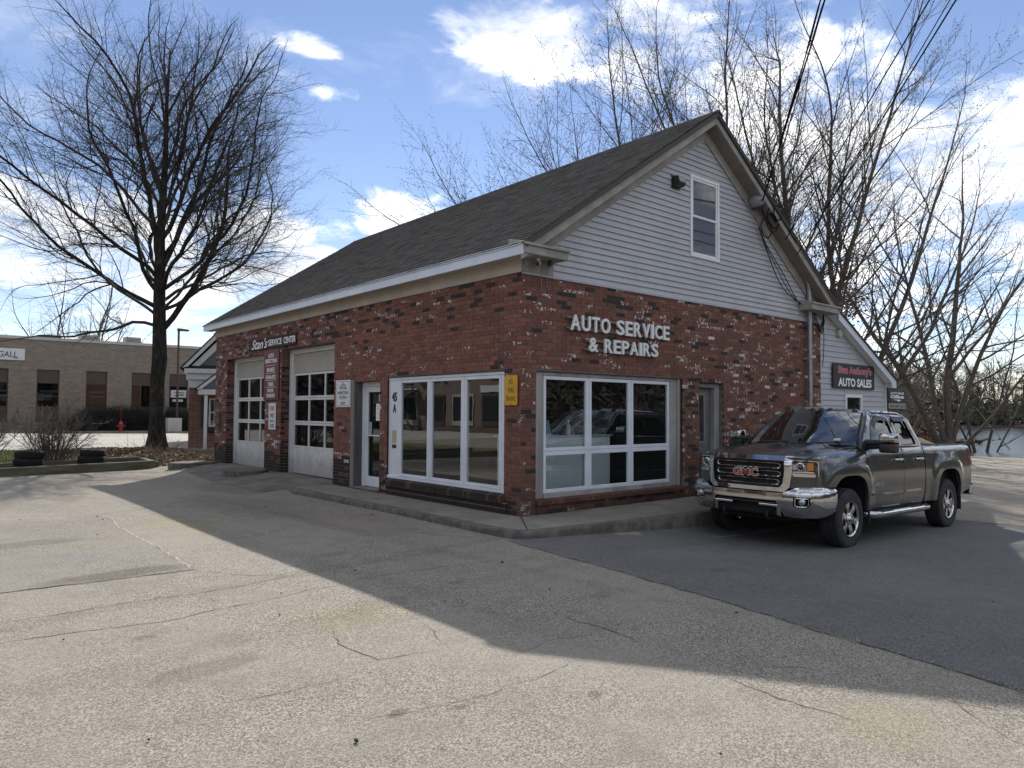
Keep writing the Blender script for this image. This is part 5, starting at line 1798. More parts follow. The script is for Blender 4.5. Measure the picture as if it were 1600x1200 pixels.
for sg, sd in ((1, 'left'), (-1, 'right')):
    fl_ = sg < 0
    inn = lambda p, sg=sg: (0, -.045 * sg, 0)
    S = lambda x, z, sg=sg: side(x, z, sg)
    # front fender
    out = [(.80, .87)] + arch(0, .87, .50) + [(-.565, .50), (-.565, 1.375)] + [(x, ztop(x)) for x in (-.3, 0, .3, .55, .72)] + [(.80, 1.245)]
    panel('fender', out, (), S, m_paint, truck, .055, inn, flip=fl_)
    # doors, lower skins
    out = [(-.575, .50), (-1.815, .50), (-1.815, 1.385), (-.575, 1.375)]
    fd = panel('front_door', out, (), lambda x, z, sg=sg: side(x, z, sg, .05), m_paint, truck, .08, inn, flip=fl_)
    out = [(-1.824, .50), (-2.585, .50), (-2.655, .62), (-2.655, 1.392), (-1.824, 1.386)]
    rd = panel('rear_door', out, (), lambda x, z, sg=sg: side(x, z, sg, .05), m_paint, truck, .08, inn, flip=fl_)
    # bed side with its arch
    out = [(-2.685, .50), (-3.2, .50)][:1] + [(-3.1, .50)] + arch(WB, .50, .50)[0:0]
    aw_ = arch(WB, .50, .52)
    out = [(-2.685, .50)] + aw_ + [(-4.30, .56), (-4.80, .62), (-4.845, .70), (-4.845, 1.36), (-4.82, 1.403), (-2.685, 1.394)]
    bd = panel('bed_side', out, (), lambda x, z, sg=sg: side(x, z, sg, .06), m_paint, truck, .06, inn, flip=fl_)
    MB().prism([(-2.69, sg * .90, 1.375), (-2.69, sg * .815, 1.375), (-2.69, sg * .815, 1.418), (-2.69, sg * .895, 1.418)], (-2.13, 0, 0)).build('bed_rail_cap', m_bplas, bd, bevel=.006)
    MB().box((-4.80, min(sg * .80, sg * .83), .72), (-2.70, max(sg * .80, sg * .83), 1.38)).build('bed_inner', m_bplas, bd)
    # tail lamp
    panel('tail_light', [(-4.848, 1.02), (-4.72, 1.02), (-4.735, 1.34), (-4.848, 1.34)], (), lambda x, z, sg=sg: (x, sg * (yskin(x, z) + .008), z), m_redl, truck, .05, lambda p, sg=sg: (-.0, -.03 * sg, 0), flip=not fl_)
    # upper cab side with window openings
    yu = lambda z: .940 - max(0, z - 1.375) * .40 - max(0, z - 1.86) * .9
    U = lambda x, z, sg=sg: (x, sg * (yu(z) - .03 * max(0, (-.9 - x) * -0)), z)
    out = [(-.46, 1.376), (-.565, 1.387), (-2.66, 1.396), (-2.655, 1.50), (-2.57, 1.80), (-2.50, 1.89), (-2.38, 1.932), (-1.6, 1.945), (-1.28, 1.925), (-1.12, 1.875)]
    w1 = [(-.78, 1.415), (-1.73, 1.415), (-1.735, 1.70), (-1.70, 1.835), (-1.40, 1.86), (-1.25, 1.83), (-1.08, 1.72)]
    w2 = [(-1.90, 1.415), (-2.47, 1.425), (-2.48, 1.50), (-2.385, 1.81), (-2.33, 1.848), (-1.93, 1.855)]
    cs = panel('cab_side', out, (w1, w2), U, m_paint, truck, .06, lambda p, sg=sg: (0, -.04 * sg, 0), flip=fl_)
    for w_, nm in ((w1, 'front'), (w2, 'rear')):
        c0 = np.mean(np.array(w_), 0)
        g2 = [tuple(c0 + (np.array(p) - c0) * 1.04) for p in w_]
        panel('side_window', g2, (), lambda x, z, sg=sg: (x, sg * (yu(z) - .018), z), m_tglass, truck, .15, None, flip=fl_)
        # rubber seal round the glass
        mb = MB(); mb.tube([(x, sg * (yu(z) - .008), z) for x, z in w_], .010, 6, closed=True); mb.build('window_seal', m_gap, cs, smooth=True)
    # vent visors
    for pts in ([(-1.08, 1.705), (-1.24, 1.815), (-1.40, 1.85), (-1.72, 1.83)], [(-1.90, 1.84), (-2.33, 1.84), (-2.41, 1.72)]):
        mb = MB()
        for a, b in zip(pts[:-1], pts[1:]):
            q = []
            for (x, z), dz in ((a, .01), (b, .01), (b, -.055), (a, -.055)):
                q.append((x, sg * (yu(z + dz) + (.006 if dz > 0 else .026)), z + dz))
            mb.prism(q, (0, sg * .003, 0))
        mb.build('window_visor', m_bplas, cs)
    # shut lines seen as narrow dark gaps
    mb = MB()
    for x0, x1, z0, z1 in ((-1.8195, -1.8195, .50, 1.39), (-.570, -.570, .50, 1.38)):
        mb.tube([(x0, sg * (yskin(x0, z) - .004), z) for z in np.linspace(z0, z1 - .03, 12)], .005, 5)
    mb.tube([(-1.82, sg * (yu(z) + .001), z) for z in np.linspace(1.392, 1.90, 8)], .005, 5)
    mb.tube([(x, sg * (yu(z) + .0), z) for x, z in ((-.80, 1.395), (-1.06, 1.73), (-1.22, 1.85), (-1.38, 1.888), (-1.82, 1.895))], .0045, 5)
    mb.tube([(x, sg * (yu(z) + .0), z) for x, z in ((-1.82, 1.895), (-2.36, 1.885), (-2.44, 1.83), (-2.55, 1.5), (-2.56, 1.40))], .0045, 5)
    mb.build('shut_line', m_gap, cs, smooth=True)
    MB().box((-2.684, min(sg * .70, sg * .93), .52), (-2.656, max(sg * .70, sg * .93), 1.38)).build('cab_gap', m_gap, cs)
    # belt moulding, door strip, handles
    mb = MB(); mb.tube([(x, sg * (yu(1.40) + .006), 1.399 + .004 * (-.6 - x)) for x in np.linspace(-.72, -2.5, 14)], .011, 6); mb.build('belt_moulding', m_chrome, cs, smooth=True)
    for dd, xa, xb in ((fd, -.66, -1.80), (rd, -1.84, -2.50)):
        mb = MB()
        for i in range(10):
            xa_, xb_ = xa + (xb - xa) * i / 10, xa + (xb - xa) * (i + 1) / 10
            mb.prism([(xa_, sg * (yskin(xa_, .70) + .001), .692), (xb_, sg * (yskin(xb_, .70) + .001), .692), (xb_, sg * (yskin(xb_, .73) + .001), .728), (xa_, sg * (yskin(xa_, .73) + .001), .728)], (0, sg * .009, 0))
        mb.build('trim_strip', m_chrome, dd)
    for dd, xh in ((fd, -1.63), (rd, -2.43)):
        yh = yskin(xh, 1.19)
        hb = MB(); hb.lathe([(.0, .0), (.03, .002), (.048, .0)], (0, 0, 0), 'y', 16)
        hb.v = [(x * 1.35 + xh + .02, sg * (yh - .002), z + 1.19) for x, y, z in hb.v]
        hb.build('handle_cup', m_gap, dd)
        mb = MB(); mb.tube([(xh + .12, sg * (yh + .005), 1.195), (xh + .09, sg * (yh + .035), 1.197), (xh, sg * (yh + .040), 1.197), (xh - .09, sg * (yh + .035), 1.197), (xh - .12, sg * (yh + .004), 1.195)], [.014, .019, .021, .019, .014], 10)
        mb.build('handle', m_chrome, dd, smooth=True)
    # badges
    rt = (-1, 0, 0) if sg > 0 else (1, 0, 0)
    text_mesh('badge', '2500HD', (-.70 if sg > 0 else -1.04, sg * (yskin(-.70, .86) + .002), .83), rt, UZ, .055, .34, m_chrome, .004, .0, parent=fd)
    text_mesh('badge', 'SLE' if False else '4x4', (-4.4, sg * (yskin(-4.4, 1.2) + .004), 1.22), rt, UZ, .06, .14, m_chrome, .004, .0, parent=bd) if False else None
    mb = MB(); mb.box((-.40, min(sg * .925, sg * .945), 1.262), (-.20, max(sg * .925, sg * .945), 1.290)); mb.build('hood_badge', m_chrome, truck, bevel=.006)
    # side step
    st = MB()
    ys = 1.03
    st.tube([(-.60, sg * .80, .47), (-.60, sg * .93, .44), (-.66, sg * ys, .425), (-.9, sg * ys, .42), (-2.35, sg * ys, .42), (-2.6, sg * ys, .425), (-2.66, sg * .93, .44), (-2.66, sg * .8, .47)], .050, 12)
    stp = st.build('side_step', m_chrome, truck, smooth=True)
    for x in (-1.05, -2.15):
        MB().box((x - .20, min(sg * (ys - .035), sg * (ys + .035)), .455), (x + .20, max(sg * (ys - .035), sg * (ys + .035)), .476)).build('step_pad', m_bplas, stp, bevel=.006)
    # sill under the doors, mud flaps, wheel wells
    MB().box((-2.66, min(sg * .78, sg * .94), .44), (-.56, max(sg * .78, sg * .94), .51)).build('rocker', m_under, truck)
    MB().box((-.60, min(sg * .74, sg * 1.0), .30), (-.575, max(sg * .74, sg * 1.0), .62)).build('mud_flap', m_bplas, truck)
    MB().box((WB - .60, min(sg * .72, sg * .99), .28), (WB - .575, max(sg * .72, sg * .99), .62)).build('mud_flap', m_bplas, truck)
    for xa in (0, WB):
        mb = MB()
        ap_ = arch(xa, .42, .42, 14, .90)
        for a, b in zip(ap_[:-1], ap_[1:]):
            mb.poly([(a[0], sg * .96, a[1]), (b[0], sg * .96, b[1]), (b[0], sg * .55, b[1]), (a[0], sg * .55, a[1])])
        mb.poly([(p[0], sg * .56, p[1]) for p in ap_])
        mb.build('wheel_well', m_under, truck)
    # tow mirror
    mr = MB()
    mr.tube([(-.72, sg * .90, 1.455), (-.70, sg * 1.06, 1.46), (-.69, sg * 1.15, 1.46)], [.05, .042, .042], 10)
    mr.tube([(-.74, sg * .90, 1.40), (-.72, sg * 1.06, 1.41), (-.71, sg * 1.15, 1.41)], [.04, .036, .036], 10)
    mo = mr.build('wing_mirror', m_bplas, truck, smooth=True)
    ya, yb = sorted((sg * 1.10, sg * 1.335))
    MB().box((-.79, ya, 1.32), (-.63, yb, 1.455)).build('lower_housing', m_bplas, mo, bevel=.03, smooth=True)
    MB().box((-.795, ya + .002, 1.458), (-.615, yb - .002, 1.60)).build('chrome_cap', m_chrome, mo, bevel=.035, smooth=True)
    MB().box((-.805, ya + .02, 1.34), (-.79, yb - .02, 1.58)).build('mirror_glass', m_tglass, mo)
    MB().box((-.64, ya if sg < 0 else yb - .075, 1.35), (-.626, ya + .075 if sg < 0 else yb, 1.43)).build('marker_lens', pbr('lens_dim', (.10, .04, .02), .2), mo, bevel=.005)

# nose plan: x of the front surface at lateral y
NY = np.array([0, .30, .58, .70, .80, .88, .925])
NXX = np.array([.975, .968, .935, .905, .865, .815, .765])
nose = lambda y: float(np.interp(abs(y), NY, NXX))
# hood: a domed bonnet with two raised strakes
def hoodz(x, y):
    xe = nose(y) - .02
    t = max(0, min(1, (xe - x) / 1.45))
    z = 1.262 + .15 * t ** .62
    z -= .055 * (abs(y) / .84) ** 3
    z += .030 * float(sm((.52 - abs(y)) / .12)) * float(sm(t / .35)) - .018 * float(sm((.25 - abs(y)) / .12)) * float(sm(t / .4))
    if t < .05: z -= .045 * (1 - t / .05) ** 2
    return z
out = [(nose(y) - .02, y) for y in np.linspace(-.82, .82, 25)] + [(-.42 - .12 * (abs(y) / .8) ** 2, y) for y in np.linspace(.86, -.86, 21)]
hd = panel('hood', out, (), lambda x, y: (x, y, hoodz(x, y)), m_paint, truck, .06, (0, 0, -.03))
# fill strips between hood and fenders
for sg in (1, -1):
    mb = MB()
    n = 16
    rows = []
    for i in range(n + 1):
        x = .78 - 1.33 * i / n
        yo = side(x, ztop(x), sg)[1]
        yh = sg * (.815 + .045 * i / n)
        rows.append([(x, yo, ztop(x)), (x, yo * .35 + yh * .65, ztop(x) + .014), (x, yh, hoodz(x, yh) - .02)])
    for a, b in zip(rows[:-1], rows[1:]):
        for j in range(2): mb.poly([a[j], a[j + 1], b[j + 1], b[j]])
    mb.build('fender_top', m_paint, truck, smooth=True)
    mb = MB(); mb.tube([(.78 - 1.33 * i / n, sg * (.817 + .045 * i / n), hoodz(.78 - 1.33 * i / n, .817 + .045 * i / n) - .008) for i in range(n + 1)], .007, 5); mb.build('shut_line', m_gap, hd, smooth=True)
# cowl panel and wipers
mb = MB(); mb.prism([(-.42, -.84, 1.36), (-.42, .84, 1.36), (-.62, .84, 1.395), (-.62, -.84, 1.395)], (0, 0, .012)); mb.build('cowl', m_bplas, truck)

# front fascia between grille and arch, with lamp recess
for sg in (1, -1):
    arc = [(nose(y), y) for y in np.linspace(.56, .93, 12)]
    L_ = [0]
    for a, b in zip(arc[:-1], arc[1:]): L_.append(L_[-1] + math.dist(a, b))
    T_ = L_[-1]

    def NP(s, z, off=0., sg=sg, arc=arc, L_=L_):
        s = max(0, min(L_[-1], s))
        y = float(np.interp(s, L_, [p[1] for p in arc])); x = float(np.interp(s, L_, [p[0] for p in arc]))
        ds = .01
        y2 = float(np.interp(s + ds, L_, [p[1] for p in arc])); x2 = float(np.interp(s + ds, L_, [p[0] for p in arc]))
        y1 = float(np.interp(s - ds, L_, [p[1] for p in arc])); x1 = float(np.interp(s - ds, L_, [p[0] for p in arc]))
        t = Vector((x2 - x1, y2 - y1, 0)); t.normalize(); nrm = Vector((t.y, -t.x, 0))
        p = Vector((x, y, z)) + nrm * off
        return (p.x, sg * p.y, p.z)

    lampo = [(.095, 1.0), (T_ - .035, 1.0), (T_ - .005, 1.02), (T_ - .005, 1.215), (.06, 1.222), (.06, 1.05)]
    f_ = panel('front_fascia', [(.0, .84), (T_, .86), (T_ + .001, 1.245), (.0, 1.255)], (lampo,), NP, m_paint, truck, .04, lambda p: (-.05, 0, 0), flip=sg > 0)
    hl = panel('headlight', lampo, (), lambda s, z, NP=NP: NP(s, z, -.045), m_bplas, truck, .04, None, flip=sg > 0)
    # bright surround
    ring_in = [(.105, 1.045), (T_ - .035, 1.04), (T_ - .018, 1.05), (T_ - .018, 1.203), (.072, 1.208), (.072, 1.06)]
    panel('lamp_surround', lampo, (ring_in,), lambda s, z, NP=NP: NP(s, z, .004 - .02 * (1 if z < 1.0 else 0)), m_chrome, hl, .03, lambda p: (-.03, 0, 0), flip=sg > 0)
    panel('lamp_lens', [(.09, 1.085), (T_ * .60, 1.085), (T_ * .60, 1.185), (.09, 1.185)], (), lambda s, z, NP=NP: NP(s, z, -.022), m_lamp, hl, .05, None, flip=sg > 0)
    panel('turn_signal', [(T_ * .63, 1.085), (T_ - .035, 1.085), (T_ - .035, 1.19), (T_ * .63, 1.19)], (), lambda s, z, NP=NP: NP(s, z, -.014), m_amber, hl, .05, None, flip=sg > 0)
    panel('lamp_bar', [(.09, 1.05), (T_ - .03, 1.05), (T_ - .03, 1.066), (T_ * .62, 1.076), (.09, 1.068)], (), lambda s, z, NP=NP: NP(s, z, -.008), m_chrome, hl, .05, lambda p: (-.01, 0, 0), flip=sg > 0)
    c_ = Vector(NP(T_ * .45, 1.128, -.02))
    mb = MB(); mb.lathe([(.058, .0), (.062, .02), (.050, .024), (.048, .012)], (0, 0, 0), 'x', 20)
    mb.v = [(x + c_.x, y + c_.y, z + c_.z) for x, y, z in mb.v]; mb.build('projector_ring', m_chrome, hl, smooth=True)
    mb = MB(); mb.lathe([(.046, .004), (.038, .018), (.020, .027), (.0, .030)], (0, 0, 0), 'x', 18)
    mb.v = [(x + c_.x, y + c_.y, z + c_.z) for x, y, z in mb.v]; mb.build('projector', pbr('projector_glass', (.03, .035, .04), .05, coat=1.), hl, smooth=True)

# grille
go = [(-.60, 1.272), (.60, 1.272), (.645, 1.245), (.645, 1.05), (.615, .86), (.555, .79), (-.555, .79), (-.615, .86), (-.645, 1.05), (-.645, 1.245)]
gi = [(-.535, 1.205), (.535, 1.205), (.55, 1.19), (.55, 1.04), (.53, .90), (.485, .845), (-.485, .845), (-.53, .90), (-.55, 1.04), (-.55, 1.19)]


def gf(y, z, off=.045):
    x = nose(y) + off - .06 * max(0, (z - 1.18)) / .1 - .02 * max(0, (abs(y) - .50) / .14)
    return (x, y, z)


gr = panel('grille', go, (gi,), gf, m_chrome, truck, .035, lambda p: (-.09, 0, 0), flip=False, auto=30)
panel('grille_mesh', [(y * 1.02, 1.03 + (z - 1.03) * 1.02) for y, z in gi], (), lambda y, z: (nose(y) - .04, y, z), pbr('grille_black', (.010, .010, .011), .7), gr, .12, None)
for zc in (1.135, 1.025, .915):
    hw = .475 if zc > .95 else .455
    pts = []
    hh = .034
    for i in range(9): a = -pi / 2 + pi * i / 8; pts.append((hw - hh + hh * cos(a) * 1.4, zc + hh * sin(a)))
    for i in range(9): a = pi / 2 + pi * i / 8; pts.append((-hw + hh + hh * cos(a) * 1.4, zc + hh * sin(a)))
    P2 = resample(pts, .08)
    mb = MB(); mb.tube([(nose(y) + .012, y, z) for y, z in P2], .0085, 6, closed=True); mb.build('grille_bar', m_chrome, gr, smooth=True)
    for i in range(2):
        mb = MB(); zz_ = zc + (.055 if i else -.055)
        mb.tube([(nose(y) - .012, y, zz_) for y in np.linspace(-.52, .52, 14)], .010, 5); mb.build('grille_slat', m_bplas, gr)
text_mesh('emblem', 'GMC', (nose(0) + .028, 0, .972), (0, 1, 0), UZ, .118, .40, m_chrome, .022, .075, parent=gr, align='C')
text_mesh('emblem', 'GMC', (nose(0) + .046, 0, .982), (0, 1, 0), UZ, .098, .375, pbr('emblem_red', (.30, .02, .03), .3, coat=1.), .008, .02, parent=gr, align='C')

# chrome bumper: a wrap-round band with raised horns, lamp openings and a cut-away centre
BYS = np.array([0, .30, .55, .75, .90, .98, 1.015, 1.02])
BXS = np.array([1.035, 1.030, 1.010, .965, .885, .79, .66, .50])
bs_ = [0]
for i in range(7): bs_.append(bs_[-1] + math.hypot(BXS[i + 1] - BXS[i], BYS[i + 1] - BYS[i]))
bs_ = np.array(bs_); BT = bs_[-1]


def bpos(s, z, off=0.):
    a = abs(s)
    y = float(np.interp(a, bs_, BYS)); x = float(np.interp(a, bs_, BXS))
    e = .012
    t = Vector((float(np.interp(a + e, bs_, BXS) - np.interp(a - e, bs_, BXS)), float(np.interp(a + e, bs_, BYS) - np.interp(a - e, bs_, BYS)), 0))
    t.normalize(); n_ = Vector((t.y, -t.x, 0))
    o_ = off + .018 * (1 - ((z - .69) / .17) ** 2) - .03 * max(0, (z - .80) / .06) ** 2 * (1 if a > .5 else .5) - .025 * max(0, (.55 - z) / .08)
    p = Vector((x, y, z)) + n_ * o_
    return (p.x, math.copysign(p.y, s) if s else 0., p.z)


bo = [(-BT, .865), (-.95, .868), (-.72, .855), (-.60, .80), (-.50, .775), (.50, .775), (.60, .80), (.72, .855), (.95, .868), (BT, .865), (BT - .02, .60), (BT - .10, .50), (BT - .3, .47), (.70, .455), (.56, .47), (.50, .60), (.46, .672), (-.46, .672), (-.50, .60), (-.56, .47), (-.70, .455), (-BT + .3, .47), (-BT + .10, .50), (-BT + .02, .60)]
fog = lambda q: [(q * .70, .60), (q * .86, .60), (q * .90, .64), (q * .90, .735), (q * .69, .735), (q * .685, .62)]
bump = panel('front_bumper', bo, (fog(1), fog(-1)), bpos, m_chrome, truck, .03, lambda p: (-.06, -.01 * (1 if p.y > 0 else -1), -.0), flip=False, auto=40)
for q in (1, -1):
    fo = fog(q)
    c0 = np.mean(np.array(fo), 0)
    panel('fog_recess', [tuple(c0 + (np.array(p) - c0) * 1.04) for p in fo], (), lambda s, z: bpos(s, z, -.04), m_gap, bump, .06, None)
    mb = MB(); mb.tube([bpos(*(c0 + (np.array(p) - c0) * .80), -.008) for p in resample(fo, .05)], .008, 6, closed=True); mb.build('fog_trim', m_chrome, bump, smooth=True)
    c_ = Vector(bpos(q * .80, .675, -.03))
    mb = MB(); mb.lathe([(.046, .0), (.046, .02), (.036, .032), (.0, .040)], (0, 0, 0), 'x', 18); mb.v = [(x + c_.x, y + c_.y, z + c_.z) for x, y, z in mb.v]
    mb.build('fog_light', m_lamp, bump, smooth=True)
# centre of the bumper: dark intake, lower chrome trims, tow hooks, valance
MB().box((.80, -.56, .46), (.93, .56, .67)).build('valance', m_under, truck, bevel=.02)
MB().prism([(.86, -.62, .46), (.86, .62, .46), (.70, .50, .36), (.70, -.50, .36)], (-.02, 0, 0)).build('air_dam', m_under, truck)
for q in (1, -1):
    ya, yb = sorted((q * .20, q * .49))
    MB().box((.95, ya, .585), (1.025, yb, .618)).build('bumper_trim', m_chrome, bump, bevel=.008)
    ya, yb = sorted((q * .455, q * .515))
    MB().prism([(1.0, ya, .60), (1.0, yb, .60), (.99, yb, .46), (.99, ya, .48)], (-.05, 0, 0)).build('bumper_trim', m_chrome, bump)
    mb = MB(); mb.tube([(.90, q * .33, .50), (1.02, q * .33, .505), (1.045, q * .33, .46), (1.02, q * .33, .415), (.96, q * .33, .42)], .017, 8); mb.build('tow_hook', m_under, truck, smooth=True)
mb = MB(); mb.tube([bpos(s, .632, -.03) for s in np.linspace(-.46, .46, 14)], .012, 6); mb.build('intake_bar', m_bplas, bump, smooth=True)
MB().box((.99, -.34, .74), (1.03, -.30, .86)).build('plate_bracket', m_bplas, bump)
MB().box((1.015, -.37, .80), (1.04, -.27, .82)).build('plate_bracket', m_bplas, bump)

# windscreen and A-pillars
NW = 14


def wbot(v): return Vector((-.40 - .20 * v * v, .80 * v, 1.405 - .012 * v * v))
def wtop(v): return Vector((-1.06 - .11 * v * v, .625 * v, 1.925 - .03 * v * v))
mb = MB()
rows = []
for j in range(9):
    t = j / 8
    rows.append([wbot(v).lerp(wtop(v), t) + Vector((.02, 0, .02)) * (4 * t * (1 - t)) for v in np.linspace(-1, 1, NW + 1)])
vs = [p for r in rows for p in r]
mb.add(vs, [(j * (NW + 1) + i, j * (NW + 1) + i + 1, (j + 1) * (NW + 1) + i + 1, (j + 1) * (NW + 1) + i) for j in range(8) for i in range(NW)])
ws = mb.build('windshield', m_wsglass, truck, smooth=True, fix=False)
for sg in (1, -1):
    mb = MB()
    A = [rows[j][-1 if sg > 0 else 0] for j in range(9)]
    B = [Vector((-.50 + (-1.18 + .50) * t, sg * yu(1.385 + .52 * t), 1.385 + .52 * t)) for t in np.linspace(0, 1, 9)]
    for (a, b), (c, d) in zip(zip(A[:-1], A[1:]), zip(B[:-1], B[1:])):
        m1 = a.lerp(c, .4) + Vector((.025, sg * .01, .012)); m2 = b.lerp(d, .4) + Vector((.025, sg * .01, .012))
        mb.poly([a, b, m2, m1]); mb.poly([m1, m2, d, c])
    mb.build('windshield_pillar', m_paint, truck, smooth=True)
mb = MB(); mb.tube([p + Vector((.012, 0, .006)) for p in rows[0]], .012, 6); mb.build('windshield_seal', m_gap, ws)
mb = MB()
for (y0, y1) in ((.10, .68), (-.62, -.04)):
    mb.tube([(-.36, y0, 1.425), (-.40, (y0 + y1) / 2, 1.44), (-.50 - .06 * abs(y1), y1, 1.455)], .010, 6)
mb.build('wiper', m_bplas, truck, smooth=True)
q = [(-.545, -.60, 1.49), (-.545, -.545, 1.49), (-.59, -.545, 1.53), (-.59, -.60, 1.53)]
st_ = MB(); st_.poly([(rows[1][11].x + .012, .50, 1.475), (rows[1][11].x + .012, .60, 1.475), (rows[1][11].x - .03, .60, 1.51), (rows[1][11].x - .03, .50, 1.51)])
st_.build('inspection_sticker', pbr('sticker_pale', (.45, .55, .5), .6), ws)
# roof
def roofzt(x, y):
    return 1.972 - .050 * (abs(y) / .66) ** 2.4 - .055 * max(0, (x + 1.45) / .38) ** 2 - .05 * max(0, (-2.15 - x) / .42) ** 2
out = [(-1.055 - .11 * v * v, .625 * v) for v in np.linspace(-1, 1, 13)] + [(x, .70 - .05 * (0 if x < -1.3 else 1) - .05 * max(0, (-2.3 - x) / .25)) for x in (-1.25, -1.4, -1.8, -2.2, -2.45)] + [(-2.565, y) for y in np.linspace(.60, -.60, 9)] + [(x, -(.70 - .05 * (0 if x < -1.3 else 1) - .05 * max(0, (-2.3 - x) / .25))) for x in (-2.45, -2.2, -1.8, -1.4, -1.25)]
rf = panel('roof', out, (), lambda x, y: (x, y, roofzt(x, y)), m_paint, truck, .08, lambda p: (0, 0, -.05))
for sg in (1, -1):
    mb = MB()
    pr_ = [(-1.19, 1.895), (-1.4, 1.935), (-1.8, 1.945), (-2.3, 1.935), (-2.48, 1.90), (-2.57, 1.80)]
    for a, b in zip(pr_[:-1], pr_[1:]):
        qa, qb = sg * (.70 - .06 * (a[0] > -1.3) - .05 * max(0, (-2.3 - a[0]) / .25)), sg * (.70 - .06 * (b[0] > -1.3) - .05 * max(0, (-2.3 - b[0]) / .25))
        mb.poly([(a[0], sg * yu(a[1]), a[1]), (b[0], sg * yu(b[1]), b[1]), (b[0], qb, roofzt(b[0], qb) if b[0] > -2.56 else 1.88), (a[0], qa, roofzt(a[0], qa))])
    mb.build('roof_rail', m_paint, rf, smooth=True)
for i, y in enumerate((-.50, -.14, 0, .14, .50)):
    x = -1.20 - .08 * (y / .6) ** 2
    mb = MB(); mb.lathe([(.055, 0), (.052, .018), (.035, .034), (.0, .040)], (0, 0, 0), 'z', 12)
    mb.v = [(a * 1.25 + x, b * .7 + y, c + roofzt(x, y) - .006) for a, b, c in mb.v]
    mb.build('clearance_lamp', pbr('smoked_lamp', (.035, .02, .012), .25), rf, smooth=True)
# cab back
mb = MB()
mb.prism([(-2.655, -.93, .55), (-2.655, .93, .55), (-2.655, .92, 1.40), (-2.57, .66, 1.93), (-2.57, -.66, 1.93), (-2.655, -.92, 1.40)], (.01, 0, 0))
mb.build('cab_back', m_paint, truck)
mb = MB(); mb.prism([(-2.657, -.62, 1.46), (-2.657, .62, 1.46), (-2.592, .56, 1.84), (-2.592, -.56, 1.84)], (-.008, 0, 0)); mb.build('back_window', m_tglass, truck)
# bed floor, tailgate, rear bumper, frame
MB().box((-4.80, -.80, .70), (-2.69, .80, .74)).build('bed_floor', m_bplas, truck)
MB().box((-2.72, -.80, .74), (-2.69, .80, 1.38)).build('bed_front', m_paint, truck)
tg = MB().box((-4.865, -.79, .72), (-4.81, .79, 1.40)).build('tailgate', m_paint, truck, bevel=.015)
MB().box((-4.89, -.20, 1.18), (-4.866, .20, 1.26)).build('tailgate_handle', m_bplas, tg, bevel=.01)
MB().box((-5.02, -.97, .50), (-4.83, .97, .68)).build('rear_bumper', m_chrome, truck, bevel=.03)
MB().box((-5.03, -.95, .681), (-4.85, .95, .70)).build('bumper_step', m_bplas, truck)
for sg in (1, -1):
    ya, yb = sorted((sg * .42, sg * .52)); MB().box((-4.85, ya, .42), (.80, yb, .58)).build('frame_rail', m_under, truck)
MB().box((-4.7, -.60, .55), (-2.75, .60, .69)).build('bed_crossmember', m_under, truck)
MB().box((-.55, -.55, .38), (.75, .55, .95)).build('engine_bay', m_under, truck)
MB().box((-2.6, -.75, .44), (-.56, .75, .54)).build('cab_floor', m_under, truck)
mb = MB()
mb.tube([(0, -.75, .38), (0, .75, .38)], .06, 8); mb.lathe([(.0, -.16), (.14, -.1), (.14, .1), (.0, .16)], (0, -.25, .38), 'x', 12)
mb.build('axle', m_under, truck, smooth=True)
mb = MB(); mb.tube([(WB, -.75, .41), (WB, .75, .41)], .07, 8); mb.lathe([(.0, -.2), (.17, -.12), (.17, .12), (.0, .2)], (WB, .1, .41), 'x', 12)
mb.build('axle', m_under, truck, smooth=True)
# interior
it = MB(); it.box((-.95, -.74, 1.15), (-.56, .74, 1.36)); it.build('dashboard', m_seat, truck, bevel=.04)
for y in (-.38, .38):
    MB().box((-1.75, y - .24, .80), (-1.25, y + .24, 1.05)).build('seat', m_seat, truck, bevel=.05)
    MB().prism([(-1.70, y - .24, 1.0), (-1.58, y - .24, 1.0), (-1.72, y - .22, 1.55), (-1.80, y - .22, 1.55)], (0, .46, 0)).build('seat_back', m_seat, truck, bevel=.03)
    MB().box((-1.86, y - .13, 1.57), (-1.76, y + .13, 1.75)).build('head_rest', m_seat, truck, bevel=.03)
MB().box((-2.55, -.70, 1.0), (-2.42, .70, 1.6)).build('rear_seat', m_seat, truck, bevel=.05)
mb = MB(); mb.tube([(-1.02 + .06 * cos(t), .38 + .19 * sin(t), 1.30 + .17 * cos(t)) for t in np.linspace(0, 2 * pi, 25)[:-1]], .016, 6, closed=True); mb.tube([(-1.02, .38, 1.30), (-.85, .38, 1.22)], .03, 6)
mb.build('steering_wheel', m_seat, truck, smooth=True)
mb = MB(); mb.box((-1.02, -.12, 1.80), (-.99, .12, 1.87)); mb.build('rear_view_mirror', m_bplas, truck, bevel=.01)

